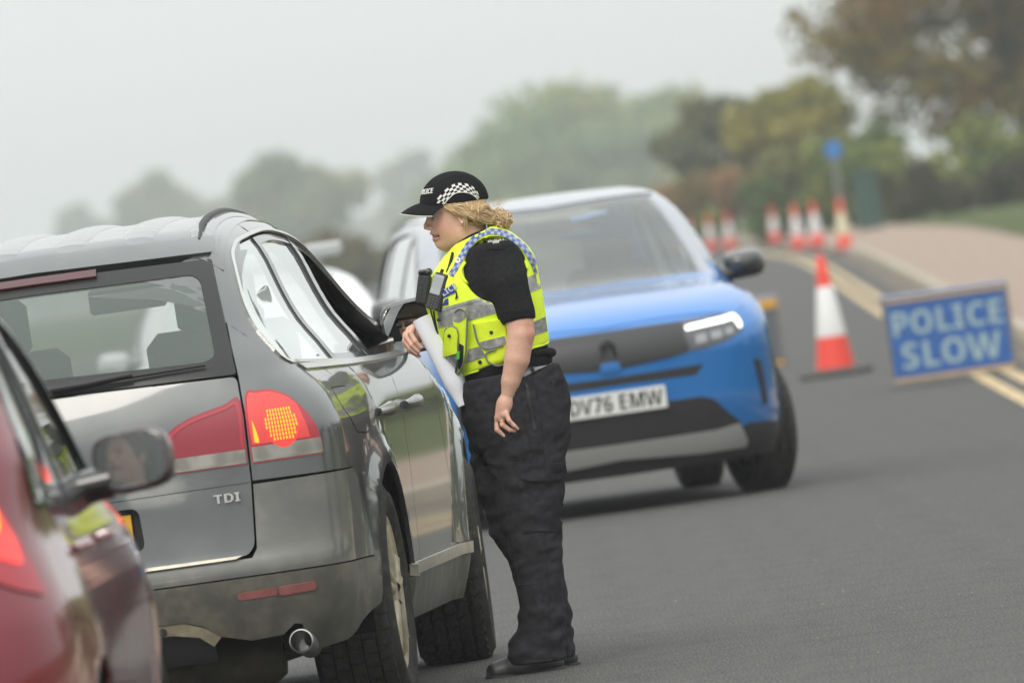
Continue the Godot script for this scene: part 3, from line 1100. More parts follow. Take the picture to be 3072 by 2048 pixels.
	for s in [1, -1]:
		var r1 := pv([0.54, 0.435, 0.665, 0.437, 0.665, 0.460, 0.54, 0.458])
		var r2 := pv([0.67, 0.434, 0.82, 0.437, 0.82, 0.463, 0.67, 0.461])
		var red_dust := coat(textured(mat(Color.WHITE, 0.4), noise_tex(0.03, 3, [0.2, Color(0.22, 0.06, 0.06), 0.8, Color(0.3, 0.11, 0.1)], 31, 128), 3.0), 0.5, 0.2)
		skin(c, "reflector", [round_poly(r1, 0.012) if s > 0 else mir(round_poly(r1, 0.012))], red_dust, car, 0.002, 0.01)
		skin(c, "reflector", [round_poly(r2, 0.012) if s > 0 else mir(round_poly(r2, 0.012))], red_dust, car, 0.005, 0.015)
		skin(c, "tail_lamp", [lamp_in if s > 0 else mir(lamp_in)], M.red_lens, car, 0.004, 0.03, 0.02)
		var white1 := both([Geometry2D.offset_polygon(lamp_in, -0.004)[0]], pv([0.0, 0.84, 1, 0.84, 1, 0.9, 0, 0.9]))
		var white2 := both([Geometry2D.offset_polygon(lamp_out, -0.004)[0]], pv([0.0, 0.84, 1, 0.84, 1, 0.905, 0, 0.9]))
		for w in [white1, white2]:
			skin(c, "reversing_lamp", [w[0] if s > 0 else mir(w[0])], M.clear_lens, car, 0.0055, 0.0, 0.02)
		var rim_lines := line_poly(curve2(pv_raw([0.616, 0.905, 0.616, 1.038, 0.57, 1.032, 0.455, 1.004, 0.397, 0.968, 0.383, 0.93, 0.383, 0.905]), 4), 0.005)
		skin(c, "lens_rib", [rim_lines[0] if s > 0 else mir(rim_lines[0])], M.red_lens2, car, 0.0058, 0.0, 0.02)
	# the lit lamp: a glowing round with a grid of bright prisms
	var glow := mat(Color(0.6, 0.03, 0.02), 0.4)
	glow.emission_enabled = true
	glow.emission = Color(1.0, 0.07, 0.05)
	glow.emission_energy_multiplier = 0.7
	var amber := mat(Color(0.8, 0.3, 0.02), 0.4)
	amber.emission_enabled = true
	amber.emission = Color(1.0, 0.42, 0.02)
	amber.emission_energy_multiplier = 2.2
	skin(c, "lamp_bulb", [circle(Vector2(0.785, 0.974), 0.084, 30)], coat(glow), car, 0.006, 0.0, 0.02)
	var gl2 := glow.duplicate()
	gl2.emission_energy_multiplier = 0.13
	gl2.emission = Color(1.0, 0.03, 0.06)
	skin(c, "lamp_bowl", minus(both([Geometry2D.offset_polygon(lamp_out, -0.008)[0]], pv([0.0, 0.91, 0.905, 0.91, 0.86, 1.2, 0, 1.2])), circle(Vector2(0.785, 0.974), 0.085, 30)), coat(gl2), car, 0.0055, 0.0, 0.02)
	mb = MB.new()
	var prisms := []
	for i in 11:
		for j in 9:
			var p := Vector2(0.785 + (i - 5) * 0.0138, 0.974 + (j - 4.4) * 0.0125)
			if p.distance_to(Vector2(0.785, 0.967)) < 0.071 and j < 8:
				prisms.append(pv([p.x - 0.0035, p.y - 0.0048, p.x + 0.0035, p.y - 0.0048, p.x + 0.0035, p.y + 0.0048, p.x - 0.0035, p.y + 0.0048]))
	prisms.append(curve2(pv_raw([0.655, 0.918, 0.673, 0.915, 0.670, 0.94, 0.662, 0.965, 0.655, 0.985]), 3))
	for i in prisms.size():
		if Geometry2D.is_polygon_clockwise(prisms[i]): prisms[i].reverse()
	skin(c, "lamp_prisms", prisms, amber, car, 0.0075, 0.003, 0.05)
	# plate
	mb = MB.new()
	mb.box(Vector3(0, 0.698, -0.085), Vector3(0.60, 0.18, 0.02))
	part("plate_recess", mb, M.black, car)
	mb = MB.new()
	mb.box(Vector3(-0.02, 0.692, -0.058), Vector3(0.52, 0.111, 0.008), Basis(Vector3.RIGHT, -0.08), 0.003)
	var plate := part("number_plate", mb, M.yellow_plate, car)
	mb = MB.new()
	letters(mb, "Y", 0.079, func(p): return Vector3(0.186, 0.692, -0.053) + Vector3(p.x, p.y, p.z * 0.5), 0.002)
	part("lettering", mb, M.ink, plate)
	mb = MB.new()
	letters(mb, "TDI", 0.028, func(p): var r = c.pt(Vector2(0.548 + p.x, 0.757 + p.y), 0.0); return r + Vector3(0, 0, 0.012 + p.z), 0.006, "Droid Sans", 700, 1.35)
	part("badge", mb, mat(Color(0.55, 0.55, 0.54), 0.3, 0.5), car)
	# exhaust and underside
	mb = MB.new()
	mb.lathe([Vector2(0.030, -0.25), Vector2(0.036, -0.24), Vector2(0.038, 0.0), Vector2(0.034, 0.003), Vector2(0.031, -0.01), Vector2(0.030, -0.2), Vector2(0.0, -0.2)], Transform3D(Basis(Vector3.RIGHT, PI / 2 - 0.12), Vector3(0.72, 0.285, -0.02)), 24)
	part("exhaust_pipe", mb, M.satin, car)
	mb = MB.new()
	mb.lathe([Vector2(0.0, -0.42), Vector2(0.06, -0.415), Vector2(0.085, -0.38), Vector2(0.085, 0.38), Vector2(0.06, 0.415), Vector2(0.0, 0.42)], Transform3D(Basis(Vector3(0, 0, 1), PI / 2), Vector3(0.2, 0.235, -0.45)), 24)
	mb.tube([Vector3(0.6, 0.24, -0.45), Vector3(0.70, 0.26, -0.4), Vector3(0.72, 0.28, -0.25)], [0.03, 0.03, 0.03], 10)
	part("silencer", mb, textured(mat(Color.WHITE, 0.7, 0.3), noise_tex(0.03, 3, [0.2, Color(0.05, 0.045, 0.035), 0.8, Color(0.1, 0.085, 0.06)], 33, 128), 2.0), car)
	mb = MB.new()
	mb.box(Vector3(0, 0.40, -2.3), Vector3(1.5, 0.12, 4.3))
	mb.box(Vector3(0, 0.33, -1.0), Vector3(1.2, 0.09, 0.14))
	part("underbody", mb, M.cabin, car)
	# roof, bonnet, screens
	var roof := PackedVector2Array()
	for i in 14:
		roof.append(Vector2(0.593, 0.445 + i * 0.146))
	var roof2 := PackedVector2Array(roof)
	roof.append(Vector2(0.56, 2.40))
	roof.append(Vector2(0.0, 2.47))
	for i in range(roof.size() - 2, -1, -1):
		roof.append(Vector2(-roof[i].x, roof[i].y))
	roof.append(Vector2(0.0, 0.425))
	if Geometry2D.is_polygon_clockwise(roof): roof.reverse()
	skin(c, "roof", [roof], P, car, 0.002, 0.02, 0.06, 2)
	skin(c, "headlining", [roof], M.lining, car, -0.035, 0.0, 0.12, 2)
	var ws := sym([0.0, 2.48, 0.55, 2.41, 0.68, 3.40, 0.0, 3.50])
	skin(c, "windscreen", [ws], M.pane, car, -0.004, 0.0, 0.08, 2)
	var bon := sym([0.0, 3.52, 0.69, 3.42, 0.735, 3.45, 0.735, 4.2, 0.62, 4.5, 0.0, 4.6])
	skin(c, "bonnet", [bon], P, car, 0.003, 0.02, 0.07, 2)
	for s in [1, -1]:
		mb = MB.new()
		var pts := []
		for i in 9:
			var q: float = 2.3 + i * 0.14
			var x := lerpf(0.59, 0.735, clampf((q - 2.3) / 1.1, 0, 1))
			pts.append(Vector3((x - 0.02) * s, c.edge(q, x - 0.01) - 0.025, -q))
		mb.tube(pts, [0.03, 0.032, 0.034, 0.036, 0.038, 0.04, 0.042, 0.044, 0.045], 10)
		part("front_pillar", mb, M.gloss_black, car)
	var fr := round_poly(sym([0.0, 0.22, 1.1, 0.25, 1.15, 0.5, 1.1, 0.86, 0.0, 0.86]), 0.05)
	skin(c, "front_bumper", [fr], P, car, 0.0, 0.02, 0.08, 1)
	# ribs and rails along the roof
	for x in [-0.52, -0.33, -0.11, 0.11, 0.33, 0.52]:
		mb = MB.new()
		var rail: bool = absf(x) > 0.5
		var hw := 0.035 if rail else 0.06
		var hh := 0.016 if rail else 0.014
		var last := -1
		var n := 26
		for i in n + 1:
			var q := 0.46 + 1.75 * i / n
			var e := sin(clampf(minf(i, n - i) / 3.0, 0, 1) * PI / 2)
			for j in 9:
				var a := PI * j / 8
				var px: float = x + cos(a) * hw * (0.55 + 0.45 * e)
				var base: float = 2.0 - hit(c.f, Vector3(px, 2.0, -q), Vector3(0, -1, 0), 0.8)
				mb.vert(Vector3(px, base + 0.001 + sin(a) * hh * e, -q), Vector3(cos(a) * hh, sin(a) * hw + 0.01, 0).normalized())
			if i > 0:
				for j in 8:
					var k := i * 9 + j
					mb.tri(k, k + 1, k - 8); mb.tri(k, k - 8, k - 9)
		var rb := part("roof_rail" if rail else "roof_rib", mb, P, car)
		if rail:
			mb = MB.new()
			var tp := []
			for i in 12:
				var q := 0.53 + i * 0.142
				tp.append(Vector3(x, 2.0 - hit(c.f, Vector3(x, 2.0, -q), Vector3(0, -1, 0), 0.8) + 0.013, -q))
			mb.tube(tp, [0.004, 0.013, 0.013, 0.013, 0.013, 0.013, 0.013, 0.013, 0.013, 0.013, 0.013, 0.004], 8)
			part("inlay", mb, M.black, rb)
	# cabin
	mb = MB.new()
	mb.box(Vector3(0, 0.5, -1.9), Vector3(1.6, 0.08, 3.2))
	mb.box(Vector3(0, 0.62, -0.30), Vector3(1.3, 0.3, 0.3))
	mb.box(Vector3(0, 0.92, -3.15), Vector3(1.5, 0.3, 0.5), Basis(), 0.08)
	for s in [1, -1]:
		mb.box(Vector3(0.80 * s, 0.8, -2.0), Vector3(0.06, 0.55, 2.6))
		mb.box(Vector3(0.76 * s, 0.75, -0.62), Vector3(0.02, 0.5, 0.4))
	mb.box(Vector3(0, 0.75, -3.45), Vector3(1.6, 0.6, 0.06))
	part("cabin", mb, M.cabin, car)
	for s in [1, -1]:
		mb = MB.new()
		mb.box(Vector3(0.38 * s, 0.68, -2.35), Vector3(0.52, 0.16, 0.5), Basis(), 0.06)
		mb.box(Vector3(0.38 * s, 0.98, -2.06), Vector3(0.50, 0.62, 0.13), Basis(Vector3.RIGHT, 0.18), 0.06)
		mb.box(Vector3(0.38 * s, 1.37, -1.98), Vector3(0.27, 0.19, 0.09), Basis(Vector3.RIGHT, 0.1), 0.04)
		part("seat", mb, M.seat, car)
		mb = MB.new()
		mb.box(Vector3(0.40 * s, 0.85, -1.05), Vector3(0.66, 0.5, 0.14), Basis(Vector3.RIGHT, 0.25), 0.06)
		mb.box(Vector3(0.40 * s, 1.14, -0.98), Vector3(0.24, 0.12, 0.08), Basis(Vector3.RIGHT, 0.2), 0.04)
		part("rear_seat", mb, M.seat, car)
	mb = MB.new()
	mb.box(Vector3(0.02, 1.42, -2.58), Vector3(0.26, 0.085, 0.03), Basis(Vector3.RIGHT, -0.1), 0.02)
	part("rear_view_mirror", mb, M.black, car)
	mb = MB.new()
	for i in 24:
		var a := TAU * i / 24
		var b := TAU * (i + 1) / 24
		mb.tube([Vector3(0.38 + cos(a) * 0.19, 1.0 + sin(a) * 0.18, -2.78 + sin(a) * 0.06), Vector3(0.38 + cos(b) * 0.19, 1.0 + sin(b) * 0.18, -2.78 + sin(b) * 0.06)], [0.014, 0.014], 6, false)
	part("steering_wheel", mb, M.black, car)
	# wheels
	for s in [1, -1]:
		wheel(car, Vector3(0.815 * s, 0.369, -1.0), 0.369, 0.27, 0.245, s, 0.0, 5, 44, 0.25, tan_m)
		wheel(car, Vector3(0.835 * s, 0.369, -3.85), 0.369, 0.255, 0.245, s, deg_to_rad(4.0), 5, 40, 1.0, tan_m)
	side_mirror(car, Vector3(0.745, 1.195, -2.93), 1, P, 0.24, 0.185, aim(car, Vector3(0.935, 1.195, -2.93), Vector3(0.42, 1.235, -2.08)))
	side_mirror(car, Vector3(-0.745, 1.195, -2.93), -1, P, 0.24, 0.185, Basis())

func side_mirror(car: Node, at: Vector3, s: int, m: Material, w := 0.24, h := 0.185, turn := Basis(), shell: Material = null) -> void:
	# housing with the glass facing back; at is the inner end of the housing
	var mb := MB.new()
	var ctr := at + Vector3((w * 0.5 + 0.07) * s, 0.0, 0)
	var f := func(p: Vector3) -> float:
		var q := Vector3(p.x * s, p.y, p.z)
		var e := pow(pow(absf(q.x + q.y * 0.12) / (w * 0.5), 3.4) + pow(absf(q.y - q.x * 0.06) / (h * 0.5), 3.4), 1.0 / 3.4) - 1.0
		var back: float = -q.z - 0.10 * sqrt(maxf(0.0, 1.0 - 0.8 * (e + 1.0) * (e + 1.0)))
		return smax(smax(e * h * 0.5, q.z - 0.02, 0.012), back, 0.05)
	nets(mb, f, -Vector3(w * 0.62, h * 0.62, 0.13), Vector3(w * 0.62, h * 0.62, 0.04), 0.008)
	var hs := part("door_mirror", mb, shell if shell else m, car, Transform3D(turn, ctr))
	mb = MB.new()
	mb.tube([at + Vector3(-0.09 * s, -h * 0.42, -0.03), at + Vector3(0.0, -h * 0.36, -0.03), at + Vector3(0.11 * s, -h * 0.28, -0.03)], [0.05, 0.042, 0.04], 12)
	part("mirror_arm", mb, M.gloss_black, car)
	mb = MB.new()
	var pl := PackedVector2Array()
	for i in 40:
		var a := TAU * i / 40
		var d := Vector2(cos(a), sin(a))
		var r := 1.0 / pow(pow(absf(d.x), 3.4) + pow(absf(d.y), 3.4), 1.0 / 3.4)
		var e := Vector2(d.x * r * w * 0.5 * 0.87, d.y * r * h * 0.5 * 0.85)
		pl.append(Vector2((e.x - e.y * 0.12) * s, e.y + e.x * 0.06))
	if Geometry2D.is_polygon_clockwise(pl): pl.reverse()
	# a slightly bulging glass, as door mirrors have
	panel(mb, [pl], func(p): return (p - Vector3(0, 0, 0.0225 - 2.2)).length() - 2.2, func(p): return [Vector3(p.x, p.y, 0.08), Vector3(0, 0, -1)], 0.03, 0.0, 0.003, 0.2)
	part("mirror_glass", mb, M.mirror, hs)

func aim(car: Node3D, at: Vector3, head: Vector3) -> Basis:
	# how a mirror at this place must stand to show the driver's head to someone behind the car
	var eye := car.transform.affine_inverse() * Vector3(0, 1.4, 0)
	var n := ((eye - at).normalized() + (head - at).normalized()).normalized()
	var x := Vector3.UP.cross(n).normalized()
	return Basis(x, n.cross(x), n)

# ---------------------------------------------------------------- people
func face_f(p: Vector3) -> float:
	# a woman's head in profile, looking towards -x; z is sideways
	var z := absf(p.z)
	var d := ell(p, Vector3(-0.118, 1.560, 0), Vector3(0.098, 0.098, 0.076))
	d = smin(d, ell(p, Vector3(-0.145, 1.507, 0), Vector3(0.063, 0.080, 0.064)), 0.03)
	d = smin(d, cap(Vector3(p.x, p.y, z), Vector3(-0.183, 1.449, 0.0), Vector3(-0.118, 1.470, 0.045), 0.019, 0.020), 0.035)
	d = smin(d, ell(Vector3(p.x, p.y, z), Vector3(-0.154, 1.500, 0.037), Vector3(0.036, 0.031, 0.025)), 0.02)
	d = smin(d, cap(p, Vector3(-0.184, 1.449, 0), Vector3(-0.179, 1.443, 0), 0.0195, 0.016), 0.012)
	if p.y > 1.44 and (d > 0.035 or d < -0.03):
		return d
	# under the chin and the neck
	d = smin(d, cap(p, Vector3(-0.150, 1.448, 0), Vector3(-0.105, 1.450, 0), 0.026, 0.04), 0.03)
	d = smin(d, cap(p, Vector3(-0.092, 1.48, 0), Vector3(-0.068, 1.36, 0), 0.056, 0.066), 0.035)
	if p.x > -0.08 or p.y < 1.43 or d > 0.03 or d < -0.03:
		return d
	# brow, nose, lips
	d = smin(d, cap(Vector3(p.x, p.y, z), Vector3(-0.213, 1.553, 0.008), Vector3(-0.197, 1.554, 0.040), 0.011, 0.009), 0.014)
	d = smin(d, cap(p, Vector3(-0.2165, 1.537, 0), Vector3(-0.2320, 1.510, 0), 0.0068, 0.0090), 0.012)
	d = smin(d, ell(p, Vector3(-0.204, 1.480, 0), Vector3(0.0125, 0.024, 0.026)), 0.012)
	d = smin(d, ell(Vector3(p.x, p.y, z), Vector3(-0.222, 1.504, 0.0115), Vector3(0.011, 0.0078, 0.0068)), 0.006)
	d = smax(d, -ell(Vector3(p.x, p.y, z), Vector3(-0.226, 1.4965, 0.007), Vector3(0.005, 0.003, 0.0032)), 0.003)
	d = smax(d, -ell(Vector3(p.x, p.y, z), Vector3(-0.2075, 1.5385, 0.031), Vector3(0.012, 0.0105, 0.016)), 0.009)
	var lid := ell(Vector3(p.x, p.y, z), Vector3(-0.1935, 1.5392, 0.031), Vector3(0.0128, 0.0118, 0.0150))
	d = smin(d, minf(smax(lid, 1.5412 - p.y + (z - 0.031) * 0.1, 0.0015), smax(lid, p.y - 1.5345, 0.0015)), 0.003)
	var zz := Vector3(p.x, p.y, z)
	d = smin(d, minf(cap(zz, Vector3(-0.2155, 1.4865, 0), Vector3(-0.2085, 1.4840, 0.020), 0.0062, 0.0062), cap(zz, Vector3(-0.2085, 1.4840, 0.020), Vector3(-0.1910, 1.4785, 0.035), 0.0062, 0.0045)), 0.003)
	d = smin(d, minf(cap(zz, Vector3(-0.2075, 1.4640, 0), Vector3(-0.2020, 1.4648, 0.020), 0.0068, 0.0066), cap(zz, Vector3(-0.2020, 1.4648, 0.020), Vector3(-0.1880, 1.4685, 0.034), 0.0066, 0.0045)), 0.003)
	d = smax(d, -minf(cap(zz, Vector3(-0.2200, 1.4755, 0), Vector3(-0.2110, 1.4750, 0.022), 0.0062, 0.0056), cap(zz, Vector3(-0.2110, 1.4750, 0.022), Vector3(-0.1890, 1.4738, 0.039), 0.0056, 0.0030)), 0.0015)
	# ear
	var e := ell(Vector3(p.x, p.y, z), Vector3(-0.104, 1.522, 0.078), Vector3(0.016, 0.028, 0.010))
	e = smax(e, -ell(Vector3(p.x, p.y, z), Vector3(-0.107, 1.524, 0.089), Vector3(0.008, 0.016, 0.006)), 0.005)
	return smin(d, e, 0.006)

func face_tint(p: Vector3) -> Color:
	var c := Color(0.66, 0.395, 0.29)
	var q := Vector3(p.x, p.y, absf(p.z))
	var up := minf(cap(q, Vector3(-0.2165, 1.4865, 0), Vector3(-0.2095, 1.4840, 0.021), 0.006, 0.006), cap(q, Vector3(-0.2095, 1.4840, 0.021), Vector3(-0.191, 1.4785, 0.0365), 0.006, 0.0045))
	var lo := minf(cap(q, Vector3(-0.2090, 1.4640, 0), Vector3(-0.2030, 1.4648, 0.021), 0.0066, 0.0064), cap(q, Vector3(-0.2030, 1.4648, 0.021), Vector3(-0.188, 1.4685, 0.0355), 0.0064, 0.0045))
	if minf(up, lo) < 0.001: c = c.lerp(Color(0.46, 0.16, 0.14), 0.7)
	if minf(cap(q, Vector3(-0.2140, 1.4755, 0), Vector3(-0.2060, 1.4750, 0.020), 0.0052, 0.0046), cap(q, Vector3(-0.2060, 1.4750, 0.020), Vector3(-0.188, 1.4738, 0.037), 0.0046, 0.0025)) < 0.001: c = Color(0.10, 0.025, 0.022)
	c = c.lerp(Color(0.62, 0.25, 0.19), 0.45 * exp(-q.distance_squared_to(Vector3(-0.178, 1.505, 0.055)) / 0.0007))
	c = c.lerp(Color(0.6, 0.24, 0.18), 0.35 * exp(-q.distance_squared_to(Vector3(-0.236, 1.506, 0.0)) / 0.0002))
	return c

func chain(p: Vector3, pts: Array, rad: Array, k: float) -> float:
	var d := 1e3
	for i in pts.size() - 1:
		d = smin(d, cap(p, pts[i], pts[i + 1], rad[i], rad[i + 1]), k)
	return d

var front_x: Tab
var back_x: Tab
var half_z: Tab
var crease := FastNoiseLite.new()

func torso(p: Vector3, grow: float) -> float:
	var xf := front_x.at(p.y) - grow
	var xb := back_x.at(p.y) + grow
	var hx := (xb - xf) * 0.5
	var hz := half_z.at(p.y) + grow
	var a := absf(p.x - (xf + xb) * 0.5) / hx
	var b := absf(p.z) / hz
	var e := pow(a, 2.4) + pow(b, 2.4)
	return (pow(e, 0.41667) - 1.0) * minf(hx, hz) * 0.9

var near_c: Tab
var near_h: Tab
var far_c: Tab
var far_h: Tab
var leg_z: Tab
func trousers_f(p: Vector3) -> float:
	var hz := leg_z.at(p.y)
	var y := p.y
	var n := near_h.at(y)
	var a := (Vector2((p.x - near_c.at(y)) / n, (p.z - 0.105) / hz).length() - 1.0) * minf(n, hz)
	var m := far_h.at(y)
	var b := (Vector2((p.x - far_c.at(y)) / m, (p.z + 0.105) / hz).length() - 1.0) * minf(m, hz)
	var d := smin(a, b, lerpf(0.02, 0.12, clampf((y - 0.6) / 0.25, 0, 1)))
	if y > 0.7:
		var hip := ell(p, Vector3(-0.018, 0.88, 0.0), Vector3(0.178, 0.22, 0.195))
		d = smin(d, hip, 0.06)
	if absf(d) > 0.04: return maxf(d, maxf(y - (0.995 + 0.06 * p.x), 0.026 - y - 0.02 * p.x))
	# cloth folds: low frequency along the leg, tighter near knee and hem
	var w := 0.0025 + 0.004 * exp(-(y - 0.48) * (y - 0.48) / 0.02) + 0.005 * exp(-(y - 0.12) * (y - 0.12) / 0.008) + 0.003 * exp(-(y - 0.72) * (y - 0.72) / 0.004)
	d += crease.get_noise_3d(p.x * 70.0 + p.y * 40.0, p.y * 130.0 - p.x * 50.0, p.z * 70.0) * w * 2.0
	d = smax(d, y - (0.995 + 0.06 * p.x), 0.01)
	return smax(d, 0.026 - y - 0.02 * p.x, 0.006)

func shirt_f(p: Vector3) -> float:
	var d := torso(p, -0.012)
	# the shirt's own fullness at the waist
	d = smin(d, ell(p, Vector3(-0.03, 1.02, 0), Vector3(0.155, 0.07, 0.165)), 0.03)
	var s := chain(p, [Vector3(-0.01, 1.385, 0.150), Vector3(0.012, 1.29, 0.188), Vector3(0.030, 1.19, 0.202), Vector3(0.038, 1.13, 0.205)], [0.070, 0.069, 0.059, 0.052], 0.006)
	s = smax(s, (p - Vector3(0.037, 1.158, 0.2)).dot(Vector3(0.05, -1.0, 0.1).normalized()), 0.006)
	d = smin(d, s, 0.035)
	var r := chain(p, [Vector3(-0.03, 1.385, -0.150), Vector3(-0.09, 1.28, -0.185), Vector3(-0.13, 1.20, -0.18)], [0.07, 0.068, 0.058], 0.02)
	d = smin(d, r, 0.035)
	d += crease.get_noise_3d(p.x * 50.0 + p.y * 50.0, p.y * 60.0 - p.x * 60.0, p.z * 60.0) * 0.0035
	d = smax(d, p.y - 1.43 - maxf(0.0, 0.055 - absf(p.z)) * 0.6, 0.02)
	return smax(d, 0.955 - 0.10 * p.x - p.y, 0.01)

func vest_f(p: Vector3) -> float:
	var d := torso(p, 0.0)
	d += crease.get_noise_3d(p.x * 40.0, p.y * 55.0, p.z * 40.0) * 0.0025
	if d > 0.04: return d
	# arm holes
	for s in [1.0, -1.0]:
		var q := Vector2((p.x + 0.022) / 0.103, (p.y - 1.338) / 0.108)
		var hole := maxf((q.length() - 1.0) * 0.1, 0.085 - p.z * s)
		d = smax(d, -hole, 0.012)
	# neck opening
	d = smax(d, -cap(p, Vector3(-0.085, 1.44, 0), Vector3(-0.11, 1.56, 0), 0.076, 0.13), 0.015)
	d = smax(d, -cap(p, Vector3(-0.24, 1.40, 0.05), Vector3(-0.10, 1.45, 0.01), 0.012, 0.06), 0.01)
	return smax(d, (1.043 + 0.24 * p.x) - p.y, 0.012)

func sheet(mb: MB, f: Callable, polys: Array, lift: float, thick: float, cell := 0.012) -> void:
	# cut cloth laid on the body from the side
	panel(mb, polys, f, func(q): return [Vector3(q.x, q.y, 0.5), Vector3(0, 0, -1)], cell, lift, thick, 0.75)

func on(f: Callable, q: Vector2, lift := 0.0) -> Vector3:
	var o := Vector3(q.x, q.y, 0.5)
	var h := o + Vector3(0, 0, -1) * hit(f, o, Vector3(0, 0, -1), 0.75)
	return h + grad(f, h, 0.003) * lift

func cord(mb: MB, f: Callable, pts: PackedVector2Array, r: float, lift := 0.0) -> void:
	var path := []
	var rad := []
	for q in pts:
		path.append(on(f, q, lift))
		rad.append(r)
	mb.tube(path, rad, 6)

func hairs(mb: MB, path: Array, r: float, wave: float, rng: RandomNumberGenerator) -> void:
	var c := [Color(0.58, 0.41, 0.23), Color(0.70, 0.54, 0.32), Color(0.40, 0.25, 0.12), Color(0.80, 0.66, 0.45), Color(0.50, 0.32, 0.16)]
	mb.tint = c[rng.randi() % c.size()].lerp(Color(0.46, 0.31, 0.13), 0.35)
	var f := curve3(path, 7)
	var ph := rng.randf() * TAU
	var fr := rng.randf_range(0.55, 0.8)
	var rad := []
	for i in f.size():
		var t := float(i) / (f.size() - 1)
		f[i] += Vector3(0.3 * sin(ph + i * fr * 1.3), cos(ph + i * fr), sin(ph + i * fr)) * wave * minf(1.0, t * 3.0)
		rad.append(r * (0.5 + minf(1.0, minf(t, 1.0 - t) * 6.0) * 0.5))
	mb.tube(f, rad, 5)
	mb.tint = Color.WHITE

